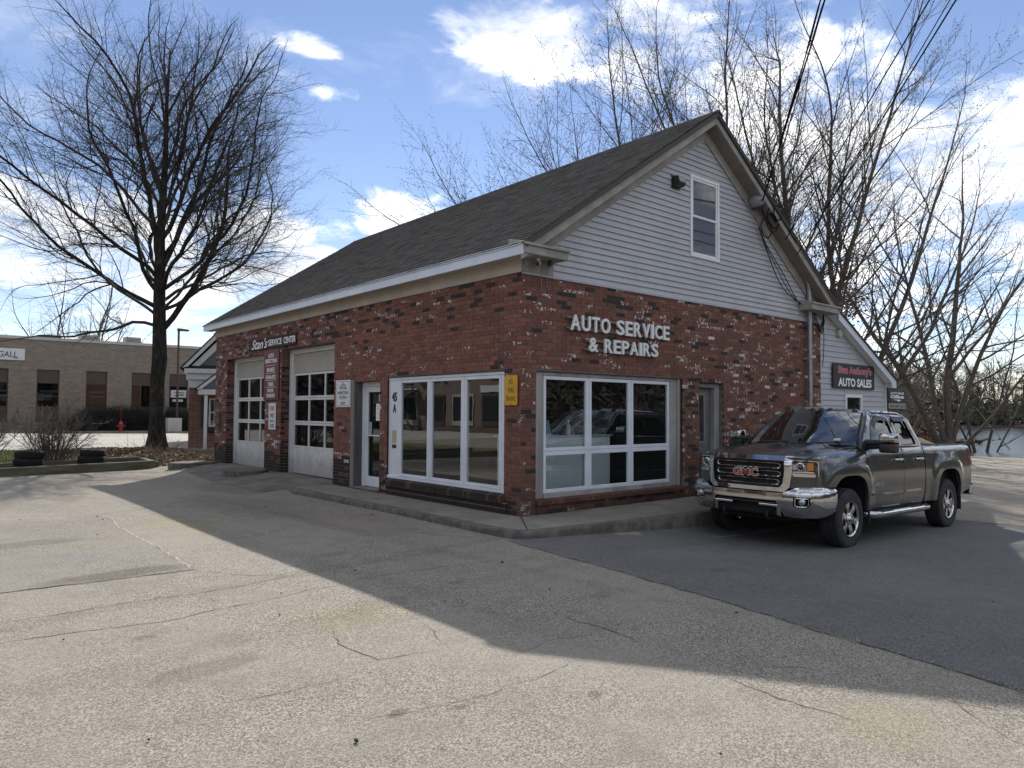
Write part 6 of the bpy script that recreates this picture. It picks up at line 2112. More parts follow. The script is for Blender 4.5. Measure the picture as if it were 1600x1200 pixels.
# wheels
def make_wheel():
    w_ = bpy.data.objects.new('wheel', None); COL.objects.link(w_); w_.parent = truck
    R_ = .413
    prof = [(.235, -.115), (.30, -.128), (.36, -.132), (.392, -.122), (.405, -.108)]
    for (a, b) in ((-.108, -.075), (-.065, -.022), (-.012, .012), (.022, .065), (.075, .108)):
        prof += [(R_ if abs(a) < .1 and abs(b) < .1 else .409, a), (R_ if abs(b) < .1 else .409, b)]
        if b < .1: prof += [(.402, b + .001), (.402, b + .009)]
    prof += [(.405, .108), (.392, .122), (.36, .132), (.30, .128), (.235, .115)]
    mb = MB(); mb.lathe(prof, (0, 0, 0), 'y', 72, close=True)
    # shoulder tread blocks
    for i in range(48):
        a = 2 * pi * i / 48; b = a + 2 * pi / 48 * .62
        for s_ in (1, -1):
            mb.prism([(.386 * cos(a), s_ * .1245, .386 * sin(a)), (.386 * cos(b), s_ * .1245, .386 * sin(b)), (.411 * cos(b), s_ * .1005, .411 * sin(b)), (.411 * cos(a), s_ * .1005, .411 * sin(a))], (0, s_ * .006, 0))
    mb.build('tyre', m_tyre, w_, smooth=True, auto=30)
    mb = MB()
    mb.lathe([(.236, .112), (.246, .118), (.248, .126), (.238, .128), (.226, .118), (.218, .08), (.21, -.10), (.236, -.112)], (0, 0, 0), 'y', 48, close=True)
    nsp = 6
    for i in range(nsp):
        a = 2 * pi * i / nsp + .26
        er = Vector((cos(a), 0, sin(a))); et = Vector((-sin(a), 0, cos(a)))
        for r0, r1, w0, w1, y0, y1 in ((.055, .16, .040, .042, .098, .108), (.16, .228, .042, .062, .108, .108)):
            p = [er * r0 + et * w0, er * r0 - et * w0, er * r1 - et * w1, er * r1 + et * w1]
            f_ = [Vector((q.x, y0 if j < 2 else y1, q.z)) for j, q in enumerate(p)]
            inn_ = [Vector((q.x * .98, (y0 if j < 2 else y1) - .05, q.z * .98)) + (et * (-.008 if j in (0, 3) else .008)) for j, q in enumerate(p)]
            mid = [f_[0].lerp(f_[1], .5) + Vector((0, .008, 0)), f_[3].lerp(f_[2], .5) + Vector((0, .006, 0))]
            vs_ = f_ + inn_ + mid
            mb.add(vs_, [(0, 8, 9, 3), (8, 1, 2, 9), (0, 3, 7, 4), (1, 5, 6, 2), (2, 6, 7, 3, 9), (0, 4, 5, 1, 8)])
    mb.build('rim', m_rim, w_, smooth=True, auto=25)
    mb = MB(); mb.lathe([(.078, .085), (.082, .112), (.066, .124), (.058, .128), (.050, .150), (.030, .156), (.0, .157)], (0, 0, 0), 'y', 24)
    for i in range(8):
        a = 2 * pi * i / 8
        mb.lathe([(.010, .105), (.010, .128), (.0, .131)], (.069 * cos(a), 0, .069 * sin(a)), 'y', 6)
    mb.build('hub_cap', m_rim, w_, smooth=True, auto=30)
    mb = MB(); mb.lathe([(.165, .03), (.165, .045), (.05, .05)], (0, 0, 0), 'y', 32); mb.build('brake_disc', pbr('brake_iron', (.06, .055, .05), .5, .6), w_)
    return w_


wh = make_wheel()
spots = [(0, .868, 0, .0), (0, -.868, pi, .7), (WB, .868, 0, .5), (WB, -.868, pi, .2)]
for i, (x, y, rz, spin) in enumerate(spots):
    o = wh if i == 0 else copy_tree(wh, truck)
    o.location = (x, y, .412)
    o.rotation_euler = (0, spin, rz)

# ================================================================ trees and planting
def bark(name, a, b, spot=None):
    m = bpy.data.materials.new(name); m.use_nodes = True
    k = NT(m.node_tree); bs = m.node_tree.nodes['Principled BSDF']
    pos = k.n('ShaderNodeNewGeometry').outputs['Position']
    st = k.vm('MULTIPLY', pos, (1, 1, .22))
    n1 = k.noise(st, 14, 5, .65)
    c = k.mix(k.sstep(n1, .35, .65), (*a, 1), (*b, 1))
    if spot: c = k.mix(k.m('MULTIPLY', k.sstep(k.noise(pos, 3.5, 4, .65), .54, .68), .6), c, (*spot, 1))
    k.put(bs.inputs['Base Color'], c); bs.inputs['Roughness'].default_value = .95; bs.inputs['Specular IOR Level'].default_value = .15
    b_ = k.n('ShaderNodeBump'); b_.inputs['Strength'].default_value = 1; b_.inputs['Distance'].default_value = .025
    k.put(b_.inputs['Height'], n1); k.put(bs.inputs['Normal'], b_.outputs[0])
    return m


m_bark = bark('maple_bark', (.042, .037, .032), (.017, .015, .014), (.075, .08, .055))
m_bark2 = bark('silver_bark', (.12, .105, .09), (.065, .056, .048), (.15, .14, .11))
m_twig = pbr('twig_bark', (.085, .070, .060), .9, var=(.055, .045, .039), scale=4)
m_twig2 = pbr('twig_reddish', (.15, .12, .10), .9, var=(.095, .085, .07), scale=4)
m_bud = pbr('bud', (.13, .065, .035), .8, var=(.09, .055, .03), scale=5)


class Branches:
    """collects tapered polylines and turns them into one tube mesh with numpy"""
    def __init__(s): s.b = {}

    def add(s, P, R, sides):
        s.b.setdefault((len(P), sides), []).append((P, R))

    def arrays(s):
        VV, FF, base = [], [], 0
        for (n, k), lst in s.b.items():
            P = np.array([q[0] for q in lst], float); R = np.array([q[1] for q in lst], float)
            T = np.zeros_like(P); T[:, 1:-1] = P[:, 2:] - P[:, :-2]; T[:, 0] = P[:, 1] - P[:, 0]; T[:, -1] = P[:, -1] - P[:, -2]
            T /= np.linalg.norm(T, axis=2, keepdims=True) + 1e-9
            A = np.where(np.abs(T[:, :1, 2:3]) > .9, np.array([1., 0, 0]), np.array([0, 0, 1.]))
            A = np.broadcast_to(A, T.shape)
            U = np.cross(T, A); U /= np.linalg.norm(U, axis=2, keepdims=True) + 1e-9
            Wv = np.cross(T, U)
            ang = np.arange(k) * 2 * np.pi / k
            V = P[:, :, None, :] + R[:, :, None, None] * (U[:, :, None, :] * np.cos(ang)[None, None, :, None] + Wv[:, :, None, :] * np.sin(ang)[None, None, :, None])
            m_ = len(lst)
            i = (np.arange(m_)[:, None, None] * n + np.arange(n - 1)[None, :, None]) * k
            j = np.arange(k)[None, None, :]; j2 = (j + 1) % k
            F = np.stack([i + j, i + j2, i + k + j2, i + k + j], -1).reshape(-1, 4) + base
            VV.append(V.reshape(-1, 3)); FF.append(F); base += m_ * n * k
        return np.concatenate(VV), np.concatenate(FF)

    def build(s, name, mat, parent, smooth=True):
        V, F = s.arrays()
        return np_mesh(name, V, F, mat, parent, smooth=smooth)


def poly_branch(rg, p, d, length, r0, r1, n, wander, up, droop=0.):
    P, R = [p.copy()], [r0]
    step = length / n
    d = d.normalized()
    for i in range(n):
        t = (i + 1) / n
        d = d + Vector((rg.gauss(0, wander), rg.gauss(0, wander), rg.gauss(0, wander) + up * (1 - .3 * t) - droop * (1 - t)))
        d.normalize()
        p = p + d * step
        P.append(p.copy()); R.append(r0 + (r1 - r0) * t)
    return P, R, d


def reach(q, nd, env):
    c, ra = env
    o = Vector(((q.x - c.x) / ra.x, (q.y - c.y) / ra.y, (q.z - c.z) / ra.z)); v = Vector((nd.x / ra.x, nd.y / ra.y, nd.z / ra.z))
    a_ = v.dot(v); b_ = o.dot(v); c_ = o.dot(o) - 1
    disc = b_ * b_ - a_ * c_
    return 0 if disc <= 0 else max(0, (-b_ + sqrt(disc)) / a_)


def side_dir(rg, d, ang):
    a = d.orthogonal().normalized(); b = d.cross(a)
    ph = rg.uniform(0, 2 * pi)
    return (d * cos(ang) + (a * cos(ph) + b * sin(ph)) * sin(ang)).normalized()


def grow(rg, big, mid, fine, p, d, length, r, level, maxl, cfg, buds=None):
    """recursive branching; big/mid/fine collect thick limbs, branches and twigs"""
    n = max(3, min(14, int(length / cfg['seg'][min(level, 3)])))
    r1 = r * (.30 if level < 2 else .35) if level < maxl else r * .5
    P, R, de = poly_branch(rg, p, d, length, r, max(r1, .0016), n, cfg['wander'] * (1 + cfg.get('zig', .25) * level), cfg['up'][min(level, len(cfg['up']) - 1)])
    tgt, sides = (big, 8) if r > .07 else ((mid, 5) if r > .02 else (fine, 3))
    tgt.add([tuple(q) for q in P], R, sides)
    if level >= maxl:
        if buds is not None:
            for i in range(1, len(P)):
                if rg.random() < .62: buds.append((*P[i], rg.uniform(.7, 1.3)))
        return
    k = cfg['kids'][min(level, len(cfg['kids']) - 1)]
    cnt = max(2, int(round(length * k * rg.uniform(.85, 1.15))))
    t0 = cfg['bare'][min(level, len(cfg['bare']) - 1)]
    for i in range(cnt):
        t = t0 + (1 - t0) * (i + rg.random()) / cnt
        f = t * n; j = min(int(f), n - 1); fr = f - j
        q = P[j].lerp(P[j + 1], fr); rr = R[j] + (R[j + 1] - R[j]) * fr
        dd = (P[j + 1] - P[j]).normalized()
        ang = radians(rg.uniform(*cfg['ang'][min(level, len(cfg['ang']) - 1)]))
        nd = side_dir(rg, dd, ang)
        if nd.z < -.35: nd.z *= .3; nd.normalize()
        L = length * rg.uniform(*cfg['len'][min(level, len(cfg['len']) - 1)]) * (1.05 - .55 * t)
        env = cfg.get('env')
        if env is not None:
            L = min(L, reach(q, nd, env) * rg.uniform(.78, 1.04))
        if L < .08: continue
        r_c = max(cfg.get('rmin', .0034), min(rr * cfg['rk'] * rg.uniform(.8, 1.1), .012 + .017 * L))
        grow(rg, big, mid, fine, q, nd, L, r_c, level + 1, maxl, cfg, buds)
    # the leader carries on
    if level < maxl:
        L = length * .33
        if cfg.get('env') is not None: L = min(L, reach(P[-1], de, cfg['env']) * 1.1)
        if L > .1: grow(rg, big, mid, fine, P[-1], de, L, R[-1], level + 1, maxl, cfg, buds)


def bud_mesh(name, buds, size, mat, parent):
    B = np.array(buds); n = len(B)
    o = np.array([[0, 0, 1.5], [1, 0, 0], [-.5, .87, 0], [-.5, -.87, 0], [0, 0, -1.2]]) * size
    V = B[:, None, :3] + o[None] * B[:, 3][:, None, None]
    f = np.array([[0, 1, 2], [0, 2, 3], [0, 3, 1], [4, 2, 1], [4, 3, 2], [4, 1, 3]])
    F = (np.arange(n)[:, None, None] * 5 + f[None]).reshape(-1, 3)
    return np_mesh(name, V.reshape(-1, 3), F, mat, parent)


# --- the big bare maple on the left
rg = random.Random(12)
mx, my = .18, 19.7
mz = gz(mx, my)
tree = empty('maple_tree', (mx, my, mz), label='big bare maple with a thick dark trunk and round twiggy crown in the left bed', cat='tree')
big, mid, fine = Branches(), Branches(), Branches()
env = (Vector((0, 0, 9.2)), Vector((7.4, 7.4, 6.5)))
cfg = dict(seg=(.8, .5, .36, .22), wander=.085, up=(.02, .034, .030, .028), kids=(0, 2.3, 3.6, 5.8), zig=.55, rmin=.0024, bare=(.3, .18, .10, .1),
           ang=((40, 60), (26, 50), (30, 60), (28, 60)), len=((.5, .7), (.34, .66), (.34, .64), (.3, .6)), rk=.45, env=env)
# trunk: buttressed foot, slight lean, burls, splitting into three leaders
P = [Vector(q) for q in ((0, 0, -.15), (0, 0, .12), (.0, .0, .5), (-.01, .01, 1.4), (-.04, .02, 2.4), (.03, .03, 3.2), (.0, .04, 4.2), (-.02, .05, 5.2), (-.03, .06, 6.4), (-.05, .05, 7.6), (.02, .05, 9.2), (.06, .0, 10.6), (.05, .03, 12.4), (.12, .0, 14.4))]
R = [.42, .335, .27, .24, .232, .255, .225, .20, .178, .155, .125, .095, .062, .03]
tb_ = MB(); tb_.tube(P, R, 20)
rj = random.Random(1)
V_ = []
for i, v in enumerate(tb_.v):
    a = atan2(v[1], v[0]); z = v[2]
    fl = 1 + (.10 * sin(5 * a + 1) + .07 * sin(3 * a)) * math.exp(-max(z, 0) / .7) + .045 * sin(3 * a + z * 1.1) + .04 * sin(7 * a + z * 2.3) * rj.uniform(.6, 1.3)
    V_.append((v[0] * fl, v[1] * fl, v[2]))
tb_.v = V_
trunk = tb_.build('trunk', m_bark, tree, smooth=True, auto=0)


def trunk_at(z):
    for a, b, ra, rb_ in zip(P[:-1], P[1:], R[:-1], R[1:]):
        if a.z <= z <= b.z:
            t = (z - a.z) / (b.z - a.z); return a.lerp(b, t), ra + (rb_ - ra) * t
    return P[-1], R[-1]


# main limbs: (height, azimuth deg (0 = towards picture right), elevation, length, radius)
LM = [(4.15, 2, 40, 8.2, .19), (4.35, 186, 20, 8.0, .11), (4.7, 205, 26, 7.4, .10), (4.8, -28, 20, 7.0, .10), (4.9, 28, 26, 7.0, .12), (5.0, 172, 24, 7.6, .14), (5.2, 75, 28, 6.8, .12), (5.1, 265, 24, 6.6, .12), (5.5, 200, 38, 7.2, .14), (5.4, -32, 36, 7.2, .14), (5.6, 12, 30, 7.4, .13), (5.8, 150, 30, 7.2, .12), (5.9, 120, 36, 6.8, .13), (6.0, 232, 36, 7.0, .13),
      (6.3, 10, 50, 8.0, .16), (6.5, 165, 50, 8.0, .16), (6.7, 60, 46, 7.2, .13), (6.9, 290, 46, 7.4, .13), (7.2, 195, 58, 8.2, .15), (7.4, 345, 58, 8.4, .15), (7.6, 178, 40, 7.0, .12), (7.8, 4, 40, 7.0, .12), (7.9, 130, 52, 6.8, .12), (8.4, 40, 56, 7.0, .12), (8.8, 250, 54, 6.6, .11), (9.0, 190, 46, 6.2, .10), (9.3, 180, 60, 6.2, .10), (9.4, 350, 46, 6.2, .10), (9.8, 0, 60, 6.0, .10), (10.5, 90, 58, 5.2, .09), (10.8, 300, 60, 5.2, .08), (11.5, 200, 52, 4.6, .07), (12.0, 20, 50, 4.4, .07), (12.8, 140, 52, 3.6, .05), (13.2, 260, 50, 3.5, .05), (14.2, 0, 46, 2.8, .04), (14.6, 180, 46, 2.8, .04)]
rv_ = Vector((cos(_yaw), -sin(_yaw), 0)); fv_ = Vector((sin(_yaw), cos(_yaw), 0))
LM = [q for i, q in enumerate(LM) if not (abs(sin(radians(q[1]))) > .8 and i % 2)]
m_twigm = pbr('maple_twig', (.048, .040, .034), .9, var=(.03, .026, .022), scale=4)
for z, az, el, L, r in LM:
    c, rt_ = trunk_at(z)
    a, e = radians(az + rg.uniform(-6, 6)), radians(el + (9 if z > 4.4 else 3))
    d = rv_ * (cos(a) * cos(e)) + fv_ * (sin(a) * cos(e)) + Vector((0, 0, sin(e)))
    L = min(L * 1.15, reach(c, d, env)) * rg.uniform(.86, .98)
    grow(rg, big, mid, fine, c + d * rt_ * .3, d, L, r * .58, 1, 4, cfg)
grow(rg, big, mid, fine, P[-2], Vector((.1, 0, 1)), 2.6, .05, 1, 4, cfg)
big.build('limb', m_bark, tree)
cr_ = Branches(); cr_.b = mid.b
for kk, l in fine.b.items(): cr_.b.setdefault(kk, []).extend(l)
cr_.build('crown', m_twigm, tree)

# --- the many-stemmed trees behind the building and by the river
def stems_tree(name, base, label, seed, stems, cfg, bark_, twig_, maxl=4, bud=.022, group=None, trunk_r=None, spread0=.35):
    rg = random.Random(seed)
    x, y = base; z = gz(x, y)
    t = empty(name, (x, y, z), label=label, cat='tree', group=group)
    big, mid, fine, buds = Branches(), Branches(), Branches(), []
    tb_ = MB()
    for (az, lean, L, r) in stems:
        a = radians(az); e = radians(lean)
        d = rv_ * (cos(a) * sin(e)) + fv_ * (sin(a) * sin(e)) + Vector((0, 0, cos(e)))
        o = Vector((d.x, d.y, 0)) * spread0 + Vector((0, 0, -.2))
        grow(rg, big, mid, fine, o, d, L, r, 0, maxl, cfg, buds)
    if trunk_r:
        tb_.tube([(0, 0, -.3), (0, 0, .25), (0, 0, .7), (.02, 0, 1.1)], [trunk_r * 1.5, trunk_r * 1.15, trunk_r * .95, trunk_r * .35], 14)
        tb_.build('trunk', bark_, t, smooth=True, auto=0)
    if big.b: big.build('limb', bark_, t)
    cr = Branches(); cr.b = mid.b
    for kk, l in fine.b.items(): cr.b.setdefault(kk, []).extend(l)
    cr.build('crown', twig_, t)
    if buds and bud: bud_mesh('buds', buds, bud, m_bud, t)
    return t


fan = dict(seg=(1.2, .7, .42, .26), wander=.055, up=(.018, .040, .055, .05), kids=(.85, 1.7, 2.8, 3.2), rmin=.0042, bare=(.22, .14, .10, .1),
           ang=((24, 50), (26, 54), (28, 60), (28, 55)), len=((.34, .62), (.30, .56), (.24, .46), (.2, .38)), rk=.52)
stems_tree('silver_maple', (25.6, 10.6), 'tall budding maple whose fan of limbs rises behind the gable peak', 37,
           [(180, 50, 17.5, .15), (176, 36, 18, .17), (188, 20, 19, .19), (0, 3, 19.5, .22), (10, 14, 18.5, .18), (183, 60, 16, .13), (178, 44, 17.5, .14), (182, 28, 18, .15), (176, 56, 17, .13), (184, 66, 15, .11), (181, 33, 18, .14), (179, 12, 18.5, .17)],
           dict(fan, kids=(1.15, 2.3, 3.4, 3.2), rmin=.0050), m_bark2, m_twig, 3, .021, group='budding maples behind the building', trunk_r=.6)
stems_tree('silver_maple', (29.0, 9.2), 'wide leaning maple spreading right above the annex roof', 44,
           [(0, 10, 17.5, .20), (2, 24, 16.5, .18), (4, 37, 14.5, .15), (180, 12, 17.5, .17)],
           fan, m_bark2, m_twig, 3, .021, group='budding maples behind the building', trunk_r=.6)
riv = dict(seg=(1.1, .7, .45, .3), wander=.06, up=(.03, .04, .045, .05), kids=(.7, 1.1, 1.8, 2.6), bare=(.3, .22, .15, .1),
           ang=((28, 55), (30, 58), (30, 60), (28, 55)), len=((.34, .6), (.3, .55), (.28, .5), (.25, .45)), rk=.60)
stems_tree('river_maple', (43.6, 9.0), 'old multi-trunked bare maple on the river bank behind the truck bed', 5,
           [(178, 26, 13.5, .24), (186, 9, 13.5, .20), (0, 4, 14.5, .28), (8, 18, 12.5, .20), (0, 48, 8.5, .15)],
           riv, m_bark2, m_twig, 3, .028, trunk_r=.5, spread0=.32)
stems_tree('thin_tree', (62, 12.6), 'slender bare tree at the water edge, furthest right', 8,
           [(180, 6, 14, .16), (0, 14, 13, .14), (190, 22, 11, .11), (10, 30, 9, .10)], riv, m_bark2, m_twig, 3, .0)
# bleached dead snag in front of the conifers
rg = random.Random(3)
sn = Branches()
for s_ in range(1):
    Pq, Rq, d_ = poly_branch(rg, Vector((61.5 + s_, 10.4, -1.3)), Vector((-.5 + .2 * s_, .2, .9)), 4.5 - s_, .05, .012, 8, .16, -.02); sn.add([tuple(q) for q in Pq], Rq, 5)
o = sn.build('dead_branch', pbr('bleached_wood', (.34, .32, .29), .9), None)
tag(o, 'pale bleached dead branch leaning over the water at the right edge', 'branch')

# --- brown-leaved trees behind the annex: twigs with clinging leaves
def leaf_cloud(rg, pts, per, spread, size, name, mat, parent, flat=.6):
    n = len(pts) * per
    P = np.repeat(np.array(pts), per, 0) + np.random.default_rng(rg.randrange(9999)).normal(0, spread, (n, 3))
    r = np.random.default_rng(rg.randrange(9999))
    A = r.normal(size=(n, 3)); A[:, 2] *= flat; A /= np.linalg.norm(A, axis=1, keepdims=True)
    B = np.cross(A, r.normal(size=(n, 3))); B /= np.linalg.norm(B, axis=1, keepdims=True) + 1e-9
    s = (size * r.uniform(.5, 1.3, n))[:, None]
    V = np.stack([P - A * s, P + B * s * .55, P + A * s, P - B * s * .55], 1).reshape(-1, 3)
    F = np.arange(n * 4).reshape(-1, 4)
    return np_mesh(name, V, F, mat, parent)


m_bleaf = pbr('dead_leaf', (.135, .072, .042), .9, var=(.085, .048, .032), scale=1.2)


def oak(base, h, label, seed, leaf=.10, per=9, keep=.5):
    rg = random.Random(seed); x, y = base
    t = empty('brown_leaved_tree', (x, y, gz(x, y)), label=label, cat='tree', group='brown-leaved trees behind the annex')
    big, mid, fine, buds = Branches(), Branches(), Branches(), []
    c = dict(riv); c['env'] = (Vector((0, 0, h * .58)), Vector((h * .42, h * .42, h * .48))); c['kids'] = (1.1, 1.5, 2.2, 2.4); c['ang'] = ((45, 80),) * 4; c['up'] = (.03, .01, .01, 0)
    grow(rg, big, mid, fine, Vector((0, 0, -.2)), Vector((0, 0, 1)), h * .92, h * .018, 0, 3, c, buds)
    if big.b: big.build('trunk', m_bark2, t)
    cr = Branches(); cr.b = mid.b
    for kk, l in fine.b.items(): cr.b.setdefault(kk, []).extend(l)
    cr.build('crown', m_twig2, t)
    pts = [b[:3] for b in buds if rg.random() < keep]
    leaf_cloud(rg, pts, per, .22, leaf, 'leaves', m_bleaf, t)


oak((35, 11.6), 11.5, 'brown-leaved tree close behind the annex roof edge', 61, keep=.8)
oak((43, 16.5), 9.0, 'low rounded brown-leaved tree between the annex and the river maple', 62, keep=.8)
oak((52, 21), 10.0, 'brown-leaved tree farthest back, left of the river maple', 63, keep=.7)

# --- conifers
m_needle = pbr('needles', (.030, .048, .022), .9, var=(.055, .066, .030), scale=.8)


def conifer(base, h, rad, label, seed, dens=1., group='dark conifers across the river'):
    rg = random.Random(seed); x, y = base; g = np.random.default_rng(seed)
    z0 = max(gz(x, y), -1.6)
    t = empty('conifer', (x, y, z0), label=label, cat='tree', group=group)
    MB().tube([(0, 0, -.5), (0, 0, h * .5), (0, 0, h * .98)], [h * .018, h * .012, .02], 8).build('trunk', m_bark2, t, smooth=True)
    n = int(60 * dens); pts, dirs = [], []
    for i in range(n):
        f = .12 + .86 * (i + rg.random()) / n
        L = rad * (1.02 - f) ** .75 * rg.uniform(.55, 1.15) + .15
        a = rg.uniform(0, 2 * pi)
        k = max(5, int(12 * L))
        for j in range(k):
            s = (j + .5) / k * L
            pts.append((cos(a) * s + rg.gauss(0, .12 * L), sin(a) * s + rg.gauss(0, .12 * L), f * h + .10 * s - .10 * s * s / max(L, .1) + rg.gauss(0, .14)))
    P = np.array(pts); m_ = len(P)
    A = g.normal(size=(m_, 3)); A[:, 2] = A[:, 2] * .5 - .25; A /= np.linalg.norm(A, axis=1, keepdims=True)
    B = np.cross(A, g.normal(size=(m_, 3))); B /= np.linalg.norm(B, axis=1, keepdims=True)
    s = (g.uniform(.35, .8, m_) * h * .028)[:, None]
    V = np.stack([P - A * s, P + B * s * .45, P + A * s * 1.3], 1).reshape(-1, 3)
    np_mesh('foliage', V, np.arange(m_ * 3).reshape(-1, 3), m_needle, t)
    return t


cf = [((190, 40), 17, 8, 'tall dark pine standing highest over the far bank at the right'), ((203, 42), 15, 8, 'dark pine on the far bank just right of the tallest pine'), ((196, 38), 13, 7, 'broad dark evergreen in front of the far pines, at the right edge'),
      ((176, 47), 13, 6, 'smaller olive evergreen left of the tallest far pine'), ((198, 33), 15, 8, 'dark evergreen at the extreme right of the far bank')]
for i, (b, h, r, l) in enumerate(cf): conifer(b, h, r, l, 100 + i, 2.2)
conifer((19.6, 95), 12.5, 3.0, 'distant dark evergreen peeking over the tan building roof', 120, 1.2, None)
stems_tree('distant_tree', (8.6, 84), 'distant bare tree rising behind the tan building roof', 9,
           [(180, 28, 13, .16), (185, 14, 14, .18), (0, 4, 15, .2), (5, 18, 14, .18), (0, 34, 12, .15), (90, 15, 13, .15), (180, 42, 10, .12)], riv, m_bark2, m_twig, 3, 0)

# --- far bank woods: bare brush as one mass
rgw = random.Random(77)
wood = Branches()
g = np.random.default_rng(5)
m_brush = pbr('far_brush', (.15, .125, .105), .95, var=(.10, .085, .072), scale=.15)


def brush(n, fx, hmin, hmax, kids):
    for i in range(n):
        x, y, zb = fx()
        h = rgw.uniform(hmin, hmax)
        P_, R_, d_ = poly_branch(rgw, Vector((x, y, zb)), Vector((rgw.gauss(0, .22), rgw.gauss(0, .22), 1)), h, h * .012, h * .003, 6, .06, .05)
        wood.add([tuple(q) for q in P_], R_, 4)
        for j in range(kids):
            t = rgw.uniform(.1, .95); f = t * 6; q = P_[min(int(f), 5)].lerp(P_[min(int(f), 5) + 1], f - int(f))
            L = h * rgw.uniform(.12, .34) * (1.1 - .6 * t)
            d2 = side_dir(rgw, Vector((0, 0, 1)), radians(rgw.uniform(25, 80)))
            Q_, S_, d3 = poly_branch(rgw, q, d2, L, h * .0045, h * .0016, 4, .12, .06)
            wood.add([tuple(v) for v in Q_], S_, 3)
            for l in range(4):
                f2 = rgw.uniform(.8, 3.9); q2 = Q_[int(f2)].lerp(Q_[int(f2) + 1], f2 - int(f2))
                Q2, S2, _ = poly_branch(rgw, q2, side_dir(rgw, d3, radians(rgw.uniform(25, 70))), L * .5, h * .0026, h * .0012, 2, .1, .05)
                wood.add([tuple(v) for v in Q2], S2, 3)


# far bank behind the river (right), and the near bank thicket behind the truck
brush(520, lambda: (lambda t: (110 + 130 * t + rgw.gauss(0, 5), 78 - 30 * t + rgw.uniform(0, 45), -1.4))(rgw.random()), 9, 19, 22)
brush(260, lambda: (lambda a, d: (-7 + d * sin(a), -8 + d * cos(a), -1.0))(radians(rgw.uniform(58, 69.8)), rgw.uniform(66, 105)), 4, 9, 18)
brush(60, lambda: (lambda a, d: (-7 + d * sin(a), -8 + d * cos(a), -.8))(radians(rgw.uniform(61, 69.5)), rgw.uniform(54, 66)), 1.2, 4.5, 14)
o = wood.build('woods', m_brush, None, smooth=False)
tag(o, kind='stuff')
# undergrowth on the far bank: low leaf-brown masses of small faces
pts = [(110 + 130 * t + rgw.gauss(0, 4), 76 - 30 * t + rgw.uniform(0, 30), rgw.uniform(-1.6, 2.6)) for t in [rgw.random() for _ in range(2600)]]
o = leaf_cloud(rgw, pts, 6, 1.6, 1.0, 'undergrowth', pbr('brush_litter', (.12, .10, .078), .95, var=(.08, .072, .055), scale=.2), None); o['kind'] = 'stuff'
pts = [(-7 + d * sin(a), -8 + d * cos(a), rgw.uniform(-1.3, 1.4)) for a, d in [(radians(rgw.uniform(57, 70.6)), rgw.uniform(62, 110)) for _ in range(1500)]]
o = leaf_cloud(rgw, pts, 6, .5, .28, 'undergrowth', m_bleaf, None); o['kind'] = 'stuff'
# far shore terrain and low wooded ridge
mb = MB()
V2, F_, _ = cdt([(78, 60), (104, 73), (140, 66), (200, 50), (262, 32), (330, 15), (700, 60), (700, 500), (60, 500), (60, 120)], (), 24)
def shore(x, y):
    # height climbs away from the water's edge
    d_ = min(max(0., (y - np.interp(x, [60, 104, 140, 200, 262, 330, 700], [70, 73, 66, 50, 32, 15, 0]))), 400)
    return -1.75 + .5 * min(d_, 3) / 3 + 14 * (1 - math.exp(-max(0, d_ - 4) / 120)) + .3 * sin(x * .13) * min(1, d_ / 10)
mb.add([(x, y, shore(x, y)) for x, y in V2], F_.tolist())
o = mb.build('far_bank', pbr('leaf_litter_ground', (.075, .062, .045), .95, var=(.05, .045, .032), scale=.3), None, smooth=True, fix=False); o['kind'] = 'structure'

# water
m_water = bpy.data.materials.new('river_water'); m_water.use_nodes = True
k = NT(m_water.node_tree); bs = m_water.node_tree.nodes['Principled BSDF']
bs.inputs['Base Color'].default_value = (.035, .05, .055, 1); bs.inputs['Roughness'].default_value = .12
bs.inputs['IOR'].default_value = 1.33
pos = k.n('ShaderNodeNewGeometry').outputs['Position']
b_ = k.n('ShaderNodeBump'); b_.inputs['Strength'].default_value = 1.; b_.inputs['Distance'].default_value = .10
wv = k.m('ADD', k.noise(k.vm('MULTIPLY', pos, (1, .6, 1)), 1.6, 5, .6), k.m('MULTIPLY', k.noise(pos, .25, 3, .5), .8))
k.put(b_.inputs['Height'], wv); k.put(bs.inputs['Normal'], b_.outputs[0])
o = MB().poly([(44, -260, -1.6), (900, -260, -1.6), (900, 200, -1.6), (44, 200, -1.6)]).build('river', m_water, None, fix=False); o['kind'] = 'structure'

# spit of dark stones and bank rubble at the water's edge
m_rock = pbr('bank_stone', (.10, .092, .082), .95, var=(.055, .05, .045), scale=2, bump=.02, bscale=8)
def rock(p, s, rg):
    bm = bmesh.new(); bmesh.ops.create_icosphere(bm, subdivisions=1, radius=1)
    k_ = [rg.uniform(.6, 1.2) for _ in range(3)]
    for v in bm.verts: v.co = Vector((v.co.x * k_[0], v.co.y * k_[1], v.co.z * k_[2] * .7)) * s * rg.uniform(.8, 1.15) + Vector(p)
    vs = [tuple(v.co) for v in bm.verts]; fs = [tuple(v.index for v in f.verts) for f in bm.faces]; bm.free()
    return vs, fs
rgk = random.Random(15)
mb = MB()
for i in range(90):
    t = rgk.random()
    x, y = 76 + 22 * t + rgk.gauss(0, 1.2), 19.2 + 3.6 * t + rgk.gauss(0, .8)
    v, f = rock((x, y, -1.55 + .35 * (1 - t) * rgk.random()), rgk.uniform(.15, .5) * (1.15 - .6 * t), rgk); mb.add(v, f)
o = mb.build('stone_spit', m_rock, None); o['kind'] = 'stuff'
mb = MB()
for i in range(160):
    x = rgk.uniform(45, 52); y = rgk.uniform(4, 14)
    v, f = rock((x, y, gz(x, y)), rgk.uniform(.08, .30), rgk); mb.add(v, f)
o = mb.build('bank_rubble', m_rock, None); o['kind'] = 'stuff'
